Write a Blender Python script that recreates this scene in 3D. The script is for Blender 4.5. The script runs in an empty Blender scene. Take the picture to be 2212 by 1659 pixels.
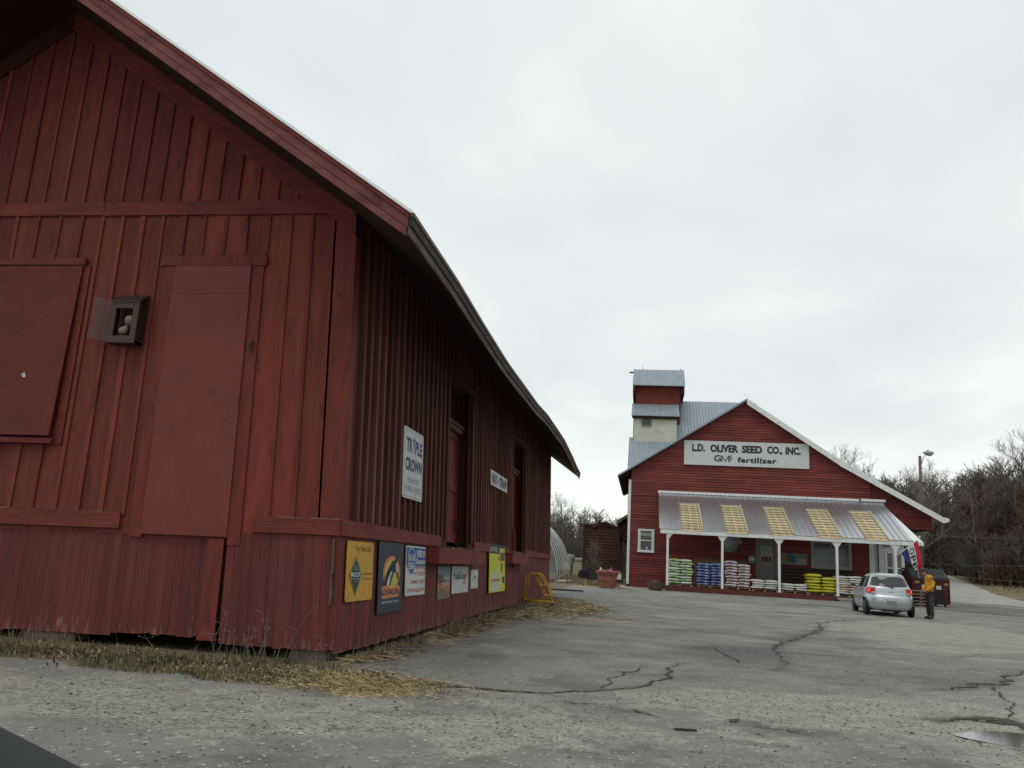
import bpy, bmesh, math, random
from mathutils import Vector, Matrix, Euler, noise as mnoise

# ------------------------------------------------------------------ camera, sky, sun, exposure
scene = bpy.context.scene
COL = scene.collection
CAMH = 1.2
cam_d = bpy.data.cameras.new('camera')
cam = bpy.data.objects.new('camera', cam_d)
COL.objects.link(cam)
Rm = Matrix(((0.9869644, -0.0232528, 0.1592499), (0.1506456, -0.2147102, -0.9649898), (0.0566313, 0.9764010, -0.2084084)))
cam.matrix_world = Matrix.Translation((0, 0, CAMH)) @ Rm.to_4x4()
cam_d.sensor_width = 36.0
cam_d.lens = 36.0 * 1800.0 / 2212.0
cam_d.clip_start = 0.05
cam_d.clip_end = 3000
scene.camera = cam

world = bpy.data.worlds.new('World')
scene.world = world
world.use_nodes = True
wn, wl = world.node_tree.nodes, world.node_tree.links
wn.clear()
w_out = wn.new('ShaderNodeOutputWorld')
w_bg = wn.new('ShaderNodeBackground'); w_bg.inputs['Strength'].default_value = 0.1
sky = wn.new('ShaderNodeTexSky'); sky.sky_type = 'NISHITA'; sky.sun_disc = False
SUN_EL, SUN_AZ = math.radians(68), math.radians(190)      # azimuth measured from +Y towards +X
sky.sun_elevation = SUN_EL; sky.sun_rotation = SUN_AZ
tc = wn.new('ShaderNodeTexCoord')
sep = wn.new('ShaderNodeSeparateXYZ'); wl.new(tc.outputs['Generated'], sep.inputs[0])
def wmath(op, a, b=None):
    n = wn.new('ShaderNodeMath'); n.operation = op
    for i, q in enumerate((a, b)):
        if q is None: continue
        if isinstance(q, (int, float)): n.inputs[i].default_value = q
        else: wl.new(q, n.inputs[i])
    return n.outputs[0]
zc = wmath('ADD', wmath('MAXIMUM', sep.outputs['Z'], 0.0), 0.22)
cx, cy = wmath('DIVIDE', sep.outputs['X'], zc), wmath('DIVIDE', sep.outputs['Y'], zc)
cmb = wn.new('ShaderNodeCombineXYZ'); wl.new(cx, cmb.inputs[0]); wl.new(cy, cmb.inputs[1])
n1 = wn.new('ShaderNodeTexNoise'); n1.inputs['Scale'].default_value = 1.55; n1.inputs['Detail'].default_value = 5.5
n1.inputs['Roughness'].default_value = 0.5; n1.inputs['Distortion'].default_value = 0.25
wl.new(cmb.outputs[0], n1.inputs['Vector'])
cr = wn.new('ShaderNodeValToRGB'); wl.new(n1.outputs['Fac'], cr.inputs[0])
e = cr.color_ramp.elements
e[0].position = 0.30; e[0].color = (0.615, 0.655, 0.66, 1)
e[1].position = 0.72; e[1].color = (0.80, 0.835, 0.825, 1)
m_ = cr.color_ramp.elements.new(0.5); m_.color = (0.675, 0.71, 0.715, 1)
hz = wn.new('ShaderNodeMapRange'); wl.new(sep.outputs['Z'], hz.inputs[0])
hz.inputs[1].default_value = 0.07; hz.inputs[2].default_value = 0.2; hz.inputs[3].default_value = 0.78; hz.inputs[4].default_value = 0.0
hz.interpolation_type = 'SMOOTHSTEP'
hm = wn.new('ShaderNodeMix'); hm.data_type = 'RGBA'
wl.new(hz.outputs[0], hm.inputs[0]); wl.new(cr.outputs[0], hm.inputs[6]); hm.inputs[7].default_value = (0.88, 0.91, 0.865, 1)
gain = wn.new('ShaderNodeVectorMath'); gain.operation = 'SCALE'; wl.new(hm.outputs[2], gain.inputs[0])
sm_ = wn.new('ShaderNodeMapRange'); sm_.interpolation_type = 'SMOOTHSTEP'; wl.new(wmath('SUBTRACT', sep.outputs['X'], wmath('MULTIPLY', sep.outputs['Y'], 0.35)), sm_.inputs[0])
sm_.inputs[1].default_value = 0.3; sm_.inputs[2].default_value = 0.95; sm_.inputs[3].default_value = 0.0; sm_.inputs[4].default_value = 0.62      # added dimming of the unseen right-hand sky, darkens the barn's side wall
low_ = wmath('SUBTRACT', 1.0, wmath('MULTIPLY', sm_.outputs[0], wmath('SUBTRACT', 1.0, wmath('MULTIPLY', wmath('MAXIMUM', sep.outputs['Z'], 0.0), 0.8))))
wl.new(wmath('MULTIPLY', low_, 12.2), gain.inputs[3])
fin = wn.new('ShaderNodeMix'); fin.data_type = 'RGBA'; fin.inputs[0].default_value = 0.97
wl.new(sky.outputs[0], fin.inputs[6]); wl.new(gain.outputs[0], fin.inputs[7])
wl.new(fin.outputs[2], w_bg.inputs['Color']); wl.new(w_bg.outputs[0], w_out.inputs[0])

sun_d = bpy.data.lights.new('sun', 'SUN'); sun_d.energy = 0.7; sun_d.angle = math.radians(28); sun_d.color = (1.0, 0.97, 0.93)
sun = bpy.data.objects.new('sun', sun_d); COL.objects.link(sun)
sdir = Vector((math.sin(SUN_AZ) * math.cos(SUN_EL), math.cos(SUN_AZ) * math.cos(SUN_EL), math.sin(SUN_EL)))
sun.rotation_euler = sdir.to_track_quat('Z', 'Y').to_euler()
scene.view_settings.view_transform = 'Standard'
scene.view_settings.look = 'None'
scene.view_settings.exposure = 0.0
scene.view_settings.gamma = 1.0
scene.render.engine = 'CYCLES'
scene.cycles.max_bounces = 6
scene.cycles.use_denoising = True

rnd = random.Random(7)
PI = math.pi
def ss(t):
    t = min(max(t, 0.0), 1.0); return t * t * (3 - 2 * t)
def lerp(a, b, t): return a + (b - a) * t

# ------------------------------------------------------------------ materials
def mk(name, col, rough=0.8, metal=0.0, var=0.25, scale=3.0, stretch=(1, 1, 1), island=0.0, col2=None, thr=0.62, soft=0.08,
       scale2=6.0, stretch2=None, bump=0.0, bscale=40.0, bstretch=None, objrand=0.0, spec=0.35, alpha=None, trans=0.0, coat=0.0, emit=None, knots=0.0, col3=None, peel=False):
    m = bpy.data.materials.new(name); m.use_nodes = True
    N, L = m.node_tree.nodes, m.node_tree.links
    b = N['Principled BSDF']
    b.inputs['Roughness'].default_value = rough; b.inputs['Metallic'].default_value = metal
    b.inputs['Specular IOR Level'].default_value = spec
    if coat: b.inputs['Coat Weight'].default_value = coat; b.inputs['Coat Roughness'].default_value = 0.12
    t = N.new('ShaderNodeTexCoord')
    def nz(sc, st, det=5.0, rg=0.6):
        mp = N.new('ShaderNodeMapping'); mp.inputs['Scale'].default_value = st; L.new(t.outputs['Object'], mp.inputs[0])
        n = N.new('ShaderNodeTexNoise'); n.inputs['Scale'].default_value = sc; n.inputs['Detail'].default_value = det
        n.inputs['Roughness'].default_value = rg; L.new(mp.outputs[0], n.inputs['Vector']); return n.outputs['Fac']
    def mth(op, a, b2):
        n = N.new('ShaderNodeMath'); n.operation = op
        for i, q in enumerate((a, b2)):
            if isinstance(q, (int, float)): n.inputs[i].default_value = q
            else: L.new(q, n.inputs[i])
        return n.outputs[0]
    cur = N.new('ShaderNodeRGB'); cur.outputs[0].default_value = (*col, 1); cur = cur.outputs[0]
    if col2:
        mr = N.new('ShaderNodeMapRange'); L.new(nz(scale2, stretch2 or stretch, 8.0, 0.65), mr.inputs[0])
        mr.inputs[1].default_value = thr - soft; mr.inputs[2].default_value = thr + soft
        mx = N.new('ShaderNodeMix'); mx.data_type = 'RGBA'; L.new(mr.outputs[0], mx.inputs[0]); L.new(cur, mx.inputs[6])
        mx.inputs[7].default_value = (*col2, 1); cur = mx.outputs[2]
    if col3:
        mr = N.new('ShaderNodeMapRange'); L.new(nz(scale2 * 1.7, (1, 1, 0.10), 9.0, 0.7), mr.inputs[0]); mr.inputs[1].default_value = 0.60; mr.inputs[2].default_value = 0.70
        mx = N.new('ShaderNodeMix'); mx.data_type = 'RGBA'; L.new(mr.outputs[0], mx.inputs[0]); L.new(cur, mx.inputs[6]); mx.inputs[7].default_value = (*col3, 1); cur = mx.outputs[2]
    if peel:                                            # flaked paint and dried splash low on the boards
        g2 = N.new('ShaderNodeNewGeometry'); s2 = N.new('ShaderNodeSeparateXYZ'); L.new(g2.outputs['Position'], s2.inputs[0])
        hh = N.new('ShaderNodeMapRange'); L.new(s2.outputs['Z'], hh.inputs[0]); hh.inputs[1].default_value = 0.55; hh.inputs[2].default_value = 0.1; hh.inputs[3].default_value = 0.0; hh.inputs[4].default_value = 0.20
        mr = N.new('ShaderNodeMapRange'); L.new(mth('ADD', nz(26, (1, 1, 0.13), 7.0, 0.7), hh.outputs[0]), mr.inputs[0]); mr.inputs[1].default_value = 0.70; mr.inputs[2].default_value = 0.78
        mx = N.new('ShaderNodeMix'); mx.data_type = 'RGBA'; L.new(mth('MULTIPLY', mr.outputs[0], 0.65), mx.inputs[0]); L.new(cur, mx.inputs[6]); mx.inputs[7].default_value = (0.22, 0.17, 0.14, 1); cur = mx.outputs[2]
    if knots:
        mp = N.new('ShaderNodeMapping'); mp.inputs['Scale'].default_value = (1, 1, 0.8); L.new(t.outputs['Object'], mp.inputs[0])
        vo = N.new('ShaderNodeTexVoronoi'); vo.inputs['Scale'].default_value = knots; L.new(mp.outputs[0], vo.inputs['Vector'])
        sc = N.new('ShaderNodeSeparateColor'); L.new(vo.outputs['Color'], sc.inputs[0])
        rad = mth('MULTIPLY', mth('MAXIMUM', mth('SUBTRACT', sc.outputs[0], 0.35), 0.0), 0.17)
        q = mth('LESS_THAN', mth('ADD', vo.outputs['Distance'], mth('MULTIPLY', mth('SUBTRACT', nz(40, (1, 1, 1), 3), 0.5), 0.12)), rad)
        q = mth('MULTIPLY', q, 0.62)
        mx = N.new('ShaderNodeMix'); mx.data_type = 'RGBA'; L.new(q, mx.inputs[0]); L.new(cur, mx.inputs[6]); mx.inputs[7].default_value = (0.03, 0.013, 0.012, 1); cur = mx.outputs[2]
    k = None
    if var:
        k = mth('ADD', mth('MULTIPLY', mth('SUBTRACT', nz(scale, stretch), 0.5), 2 * var * 1.6), 1.0)
    if island:
        g = N.new('ShaderNodeNewGeometry')
        q = mth('ADD', mth('MULTIPLY', mth('SUBTRACT', g.outputs['Random Per Island'], 0.5), 2 * island), 1.0)
        k = q if k is None else mth('MULTIPLY', k, q)
    if objrand:
        g = N.new('ShaderNodeObjectInfo')
        q = mth('ADD', mth('MULTIPLY', mth('SUBTRACT', g.outputs['Random'], 0.5), 2 * objrand), 1.0)
        k = q if k is None else mth('MULTIPLY', k, q)
    if k is not None:
        vm = N.new('ShaderNodeVectorMath'); vm.operation = 'SCALE'; L.new(cur, vm.inputs[0]); L.new(k, vm.inputs[3]); cur = vm.outputs[0]
    L.new(cur, b.inputs['Base Color'])
    if bump:
        bm_ = N.new('ShaderNodeBump'); bm_.inputs['Strength'].default_value = bump; bm_.inputs['Distance'].default_value = 0.02
        L.new(nz(bscale, bstretch or stretch, 6.0), bm_.inputs['Height']); L.new(bm_.outputs[0], b.inputs['Normal'])
    if alpha is not None: b.inputs['Alpha'].default_value = alpha
    if trans: b.inputs['Transmission Weight'].default_value = trans
    if emit: b.inputs['Emission Color'].default_value = (*emit[0], 1); b.inputs['Emission Strength'].default_value = emit[1]
    return m

RED = (0.184, 0.036, 0.023)
M = {}
M['red_board'] = mk('red_board', RED, 0.75, var=0.38, scale=9, stretch=(1, 1, 0.12), island=0.28, col2=(0.085, 0.022, 0.016), thr=0.65, soft=0.07, scale2=7, stretch2=(1, 1, 0.3), bump=0.7, bscale=50, bstretch=(1, 1, 0.06), knots=5.5, col3=(0.105, 0.048, 0.036))
M['red_vtrim'] = mk('red_vtrim', (0.182, 0.033, 0.023), 0.75, var=0.35, scale=9, stretch=(1, 1, 0.12), col2=(0.09, 0.024, 0.02), thr=0.62, soft=0.08, scale2=7, stretch2=(1, 1, 0.3), bump=0.6, bscale=50, bstretch=(1, 1, 0.06), knots=3.5, col3=(0.10, 0.048, 0.036))
M['side_board'] = mk('side_board', (0.085, 0.018, 0.014), 0.8, var=0.4, scale=9, stretch=(1, 1, 0.12), island=0.2, col2=(0.05, 0.016, 0.014), thr=0.58, soft=0.1, scale2=5, stretch2=(1, 1, 0.3), bump=0.5, bscale=50, bstretch=(1, 1, 0.06))  # red darkened: shade between battens and under the eave put into the colour
M['red_trim'] = mk('red_trim', (0.178, 0.033, 0.023), 0.75, var=0.35, scale=5, stretch=(0.3, 0.3, 1.5), island=0.12, col2=(0.10, 0.024, 0.02), thr=0.62, soft=0.08, scale2=5, stretch2=(0.5, 0.5, 1.5), bump=0.6, bscale=30, bstretch=(0.15, 0.15, 1.5))
M['worn_batten'] = mk('worn_batten', (0.130, 0.034, 0.026), 0.85, var=0.45, scale=8, stretch=(1, 1, 0.15), island=0.3, col2=(0.13, 0.063, 0.047), thr=0.54, soft=0.14, scale2=5, stretch2=(1, 1, 0.2), bump=0.6, bscale=50, bstretch=(1, 1, 0.08))
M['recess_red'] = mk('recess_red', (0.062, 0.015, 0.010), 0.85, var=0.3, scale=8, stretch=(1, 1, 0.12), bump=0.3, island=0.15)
M['skirt'] = mk('skirt', (0.150, 0.030, 0.022), 0.72, var=0.36, scale=7, stretch=(1, 1, 0.12), island=0.14, col2=(0.095, 0.03, 0.025), thr=0.58, soft=0.14, scale2=2.2, stretch2=(1, 1, 0.35), bump=0.5, bscale=45, bstretch=(1, 1, 0.06), peel=True, col3=(0.10, 0.045, 0.035))
M['plywood'] = mk('plywood', (0.205, 0.044, 0.033), 0.7, var=0.16, scale=2.0, col2=(0.15, 0.03, 0.024), thr=0.63, soft=0.1, scale2=3.2, bump=0.25, bscale=60)
M['chipboard'] = mk('chipboard', (0.16, 0.031, 0.022), 0.8, var=0.25, scale=6, col2=(0.12, 0.026, 0.02), thr=0.58, soft=0.06, scale2=28, bump=0.7, bscale=45)
M['soffit_dark'] = mk('soffit_dark', (0.030, 0.011, 0.008), 0.9, var=0.4, scale=4, stretch=(1, 0.2, 1), island=0.2)  # old dark wood, with the shade under the overhang put into the colour
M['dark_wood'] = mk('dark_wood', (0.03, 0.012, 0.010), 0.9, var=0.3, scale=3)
M['grey_wood'] = mk('grey_wood', (0.15, 0.115, 0.095), 0.9, var=0.5, scale=7, stretch=(1, 0.2, 1), col2=(0.08, 0.045, 0.035), thr=0.52, soft=0.1, bump=0.5)
M['rake_wood'] = mk('rake_wood', (0.19, 0.065, 0.055), 0.8, var=0.35, scale=6, stretch=(0.6, 1, 1), col2=(0.09, 0.03, 0.024), thr=0.6, soft=0.1, scale2=4, bump=0.4)
M['fascia_dark'] = mk('fascia_dark', (0.032, 0.038, 0.033), 0.8, var=0.6, scale=6, stretch=(1, 0.3, 1), col2=(0.10, 0.07, 0.055), thr=0.60, soft=0.1, scale2=7, bump=0.3)
M['tin_roof'] = mk('tin_roof', (0.42, 0.45, 0.47), 0.45, metal=0.5, var=0.2, scale=3, stretch=(1, 0.2, 1), bump=0.05)
M['rust_tin'] = mk('rust_tin', (0.20, 0.15, 0.11), 0.7, metal=0.3, var=0.4, scale=6, col2=(0.12, 0.07, 0.04), thr=0.5)
M['stone'] = mk('stone', (0.17, 0.145, 0.125), 0.9, var=0.4, scale=5, bump=0.8, bscale=15, objrand=0.2)
M['red_stone'] = mk('red_stone', (0.16, 0.07, 0.05), 0.9, var=0.5, scale=6, col2=(0.2, 0.17, 0.13), thr=0.5, bump=0.8, bscale=15)
M['clap'] = mk('clap', (0.205, 0.040, 0.029), 0.7, var=0.3, scale=1.3, stretch=(0.3, 1, 1.6), island=0.22, col2=(0.13, 0.03, 0.028), thr=0.58, soft=0.12, scale2=1.2, stretch2=(0.5, 1, 1.4), bump=0.3, bscale=30)
M['clap_dark'] = mk('clap_dark', (0.16, 0.028, 0.021), 0.8, var=0.3, scale=1.5, island=0.2, bump=0.2)
M['white_paint'] = mk('white_paint', (0.76, 0.78, 0.76), 0.6, var=0.1, scale=3, col2=(0.5, 0.5, 0.47), thr=0.65, soft=0.1, scale2=5)
M['white_clap'] = mk('white_clap', (0.66, 0.69, 0.68), 0.6, var=0.08, scale=2, island=0.08)
M['cream_wall'] = mk('cream_wall', (0.58, 0.57, 0.46), 0.75, var=0.14, scale=0.8, col2=(0.42, 0.40, 0.32), thr=0.64, soft=0.12, scale2=1.2)
M['blue_tin'] = mk('blue_tin', (0.27, 0.33, 0.37), 0.5, metal=0.35, var=0.15, scale=1.5, stretch=(2, 0.3, 0.3), col2=(0.32, 0.37, 0.40), thr=0.55, soft=0.15)
M['porch_tin'] = mk('porch_tin', (0.56, 0.575, 0.59), 0.31, metal=0.9, var=0.16, scale=1.4, stretch=(1, 0.4, 1), island=0.04, col2=(0.50, 0.50, 0.52), thr=0.52, soft=0.22, scale2=0.55)
M['bright_tin'] = mk('bright_tin', (0.72, 0.75, 0.76), 0.35, metal=0.5, var=0.1)
M['porch_red'] = mk('porch_red', (0.12, 0.028, 0.024), 0.8, var=0.3, scale=2, stretch=(0.4, 1, 1.5), col2=(0.10, 0.055, 0.045), thr=0.6)
M['deck_wood'] = mk('deck_wood', (0.15, 0.11, 0.08), 0.9, var=0.3, scale=4)
M['pallet'] = mk('pallet', (0.30, 0.205, 0.125), 0.9, var=0.4, scale=6, stretch=(0.3, 1, 1), objrand=0.2, island=0.2)
M['glass'] = mk('glass', (0.02, 0.025, 0.025), 0.08, var=0, spec=0.6)
M['dirty_glass'] = mk('dirty_glass', (0.10, 0.11, 0.10), 0.15, var=0.5, scale=1.5, spec=0.6)
M['blind'] = mk('blind', (0.32, 0.33, 0.32), 0.8, var=0.15, scale=8, stretch=(0.3, 1, 4))
M['door_grey'] = mk('door_grey', (0.22, 0.23, 0.21), 0.6, var=0.1)
M['black'] = mk('black', (0.012, 0.012, 0.012), 0.6, var=0)
M['dark_metal'] = mk('dark_metal', (0.05, 0.05, 0.05), 0.5, metal=0.4, var=0.2)
M['steel'] = mk('steel', (0.55, 0.57, 0.58), 0.35, metal=0.8, var=0.15)
M['yellow_paint'] = mk('yellow_paint', (0.62, 0.36, 0.03), 0.5, var=0.2, scale=20, col2=(0.25, 0.13, 0.03), thr=0.66, soft=0.05, scale2=30)
M['rubber'] = mk('rubber', (0.018, 0.018, 0.018), 0.85, var=0.2)
M['twig'] = mk('twig', (0.19, 0.168, 0.145), 0.95, var=0.25, scale=1.0, objrand=0.25)
M['twig_dark'] = mk('twig_dark', (0.120, 0.104, 0.088), 0.95, var=0.25, scale=1.0, objrand=0.25)
M['leaf_rust'] = mk('leaf_rust', (0.10, 0.042, 0.024), 0.9, var=0.35, scale=1.5, island=0.4, objrand=0.2)
M['leaf_olive'] = mk('leaf_olive', (0.10, 0.065, 0.03), 0.9, var=0.3, scale=1.5, island=0.4)
M['needle'] = mk('needle', (0.022, 0.032, 0.022), 0.9, var=0.4, scale=1.5, island=0.4, objrand=0.2)
M['straw'] = mk('straw', (0.42, 0.32, 0.175), 0.9, var=0.3, scale=3, island=0.45)
M['straw_dull'] = mk('straw_dull', (0.28, 0.22, 0.13), 0.9, var=0.3, scale=3, island=0.5)
M['grass_green'] = mk('grass_green', (0.060, 0.082, 0.036), 0.9, var=0.4, scale=2.5, island=0.5, col2=(0.23, 0.19, 0.10), thr=0.52, soft=0.1, scale2=2.2)
M['white_bag'] = mk('white_bag', (0.66, 0.66, 0.63), 0.5, var=0.12, scale=8, objrand=0.08, bump=0.4, bscale=12)
M['yellow_bag'] = mk('yellow_bag', (0.55, 0.50, 0.035), 0.45, var=0.2, scale=6, col2=(0.16, 0.14, 0.03), thr=0.66, soft=0.03, scale2=7, objrand=0.1, bump=0.5, bscale=12)
M['terracotta'] = mk('terracotta', (0.29, 0.105, 0.068), 0.8, var=0.15, scale=3, col2=(0.42, 0.2, 0.13), thr=0.6)
M['rust_car'] = mk('rust_car', (0.088, 0.034, 0.025), 0.85, var=0.4, scale=2, stretch=(1, 1, 0.6), col2=(0.05, 0.02, 0.017), thr=0.55, soft=0.12, scale2=1.8)
M['galv'] = mk('galv', (0.62, 0.66, 0.66), 0.35, metal=0.7, var=0.12)
M['film'] = mk('film', (0.30, 0.32, 0.29), 0.6, var=0.2, alpha=0.6)
M['pole_wood'] = mk('pole_wood', (0.14, 0.105, 0.10), 0.9, var=0.3, scale=2, stretch=(1, 1, 0.1))
M['flag_red'] = mk('flag_red', (0.42, 0.02, 0.03), 0.8, var=0.1)
M['flag_white'] = mk('flag_white', (0.66, 0.66, 0.66), 0.8, var=0.05)
M['flag_blue'] = mk('flag_blue', (0.02, 0.03, 0.11), 0.8, var=0.1)
M['bin_red'] = mk('bin_red', (0.095, 0.014, 0.016), 0.55, var=0.25, scale=2, col2=(0.06, 0.015, 0.015), thr=0.6)
M['bin_lid'] = mk('bin_lid', (0.03, 0.037, 0.035), 0.5, var=0.15)
M['car_paint'] = mk('car_paint', (0.50, 0.54, 0.57), 0.28, metal=0.35, var=0.05, coat=0.6, col2=(0.36, 0.38, 0.37), thr=0.62, soft=0.15, scale2=1.5)
M['car_glass'] = mk('car_glass', (0.018, 0.022, 0.022), 0.07, var=0.2, spec=0.7)
M['brake_on'] = mk('brake_on', (0.6, 0.02, 0.01), 0.3, var=0, emit=((1.0, 0.05, 0.02), 1.1))
M['lamp_red'] = mk('lamp_red', (0.42, 0.03, 0.02), 0.2, var=0.1, coat=0.5)
M['lamp_clear'] = mk('lamp_clear', (0.55, 0.42, 0.40), 0.2, var=0.1)
def plain(name, col, rough=0.6, **k):
    if name not in M: M[name] = mk(name, col, rough, var=k.pop('var', 0.06), **k)
    return M[name]
for nme, c in dict(sign_yellow=(0.64, 0.345, 0.04), sign_navy=(0.035, 0.047, 0.065), sign_white=(0.60, 0.63, 0.62), sign_blue=(0.035, 0.11, 0.36),
                   ink_dark=(0.03, 0.035, 0.045), ink_purple=(0.06, 0.05, 0.16), ink_grey=(0.30, 0.31, 0.33), ink_red=(0.50, 0.07, 0.07), ink_green=(0.018, 0.055, 0.045),
                   ink_orange=(0.62, 0.22, 0.09), ink_gold=(0.60, 0.50, 0.09), poster_yellow=(0.62, 0.62, 0.06), ink_brown=(0.15, 0.09, 0.03),
                   photo_sky=(0.20, 0.30, 0.36), photo_land=(0.40, 0.17, 0.09), photo_grass=(0.20, 0.16, 0.11), photo_tree=(0.11, 0.10, 0.08),
                   sticker_yellow=(0.45, 0.42, 0.10), paper=(0.55, 0.57, 0.58), plate_green=(0.17, 0.25, 0.20), pink=(0.6, 0.08, 0.2), teal=(0.10, 0.28, 0.30),
                   skin=(0.45, 0.24, 0.17), jacket=(0.62, 0.30, 0.015), trousers=(0.045, 0.037, 0.035), boot=(0.025, 0.02, 0.018), hair=(0.035, 0.025, 0.02), cap=(0.04, 0.045, 0.035),
                   bulb=(0.26, 0.21, 0.17), paint_chip=(0.55, 0.53, 0.50), dash=(0.035, 0.042, 0.042), hay_wall=(0.10, 0.065, 0.035), counter=(0.045, 0.043, 0.036)).items():
    if nme.startswith('sign_') or nme.startswith('poster') or nme.startswith('ink_'): M[nme] = mk(nme, c, 0.6, var=0.08, scale=3, col2=tuple(v * 0.72 + 0.02 for v in c), thr=0.60, soft=0.08, scale2=9)
    else: plain(nme, c)
M['dash'] = mk('dash_plastic', (0.03, 0.035, 0.035), 0.75, var=0.15, scale=4)

# skylight sheet: ribbed yellowed fibreglass that lets the slats below show through
def fibreglass():
    m = bpy.data.materials.new('fibreglass'); m.use_nodes = True
    N, L = m.node_tree.nodes, m.node_tree.links
    b = N['Principled BSDF']; b.inputs['Base Color'].default_value = (0.66, 0.64, 0.46, 1); b.inputs['Roughness'].default_value = 0.35
    b.inputs['Specular IOR Level'].default_value = 0.3
    b.inputs['Alpha'].default_value = 0.33
    return m
M['fibreglass'] = fibreglass()

# bag prints: coloured bands that belong to the bag, laid in the bag's own coordinates
def bag_mat(name, base, band, label, bx=(-0.1, 1.0), lx=(-0.35, 0.1), speck=None):
    m = bpy.data.materials.new(name); m.use_nodes = True
    N, L = m.node_tree.nodes, m.node_tree.links
    b = N['Principled BSDF']; b.inputs['Roughness'].default_value = 0.45
    t = N.new('ShaderNodeTexCoord'); s = N.new('ShaderNodeSeparateXYZ'); L.new(t.outputs['Object'], s.inputs[0])
    def step(inp, a, c):
        x = N.new('ShaderNodeMath'); x.operation = 'GREATER_THAN'; L.new(inp, x.inputs[0]); x.inputs[1].default_value = a
        y = N.new('ShaderNodeMath'); y.operation = 'LESS_THAN'; L.new(inp, y.inputs[0]); y.inputs[1].default_value = c
        z = N.new('ShaderNodeMath'); z.operation = 'MULTIPLY'; L.new(x.outputs[0], z.inputs[0]); L.new(y.outputs[0], z.inputs[1]); return z.outputs[0]
    def mix(f, a, c):
        x = N.new('ShaderNodeMix'); x.data_type = 'RGBA'; L.new(f, x.inputs[0])
        for i, q in ((6, a), (7, c)):
            if isinstance(q, tuple): x.inputs[i].default_value = (*q, 1)
            else: L.new(q, x.inputs[i])
        return x.outputs[2]
    c = mix(step(s.outputs['X'], *bx), base, band)
    if speck:
        n = N.new('ShaderNodeTexNoise'); n.inputs['Scale'].default_value = 11; n.inputs['Detail'].default_value = 3; L.new(t.outputs['Object'], n.inputs['Vector'])
        g = N.new('ShaderNodeMath'); g.operation = 'GREATER_THAN'; L.new(n.outputs['Fac'], g.inputs[0]); g.inputs[1].default_value = 0.55
        c = mix(g.outputs[0], c, speck)
    lz = step(s.outputs['Z'], 0.045, 0.105)
    lxx = step(s.outputs['X'], *lx)
    q = N.new('ShaderNodeMath'); q.operation = 'MULTIPLY'; L.new(lz, q.inputs[0]); L.new(lxx, q.inputs[1])
    c = mix(q.outputs[0], c, label)
    L.new(c, b.inputs['Base Color'])
    return m
M['green_bag'] = bag_mat('green_bag', (0.66, 0.70, 0.62), (0.36, 0.56, 0.20), (0.03, 0.20, 0.09), (-0.3, 0.26), (-0.2, 0.02))
M['blue_bag'] = bag_mat('blue_bag', (0.10, 0.17, 0.42), (0.06, 0.12, 0.36), (0.10, 0.09, 0.14), (-0.2, 0.2), (-0.2, 0.1), speck=(0.36, 0.45, 0.66))
M['pink_bag'] = bag_mat('pink_bag', (0.64, 0.52, 0.50), (0.66, 0.58, 0.54), (0.10, 0.08, 0.22), (-0.3, 0.1), (-0.24, 0.06))
M['peach_bag'] = mk('peach_bag', (0.66, 0.47, 0.34), 0.5, var=0.12, scale=8, objrand=0.08)
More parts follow.
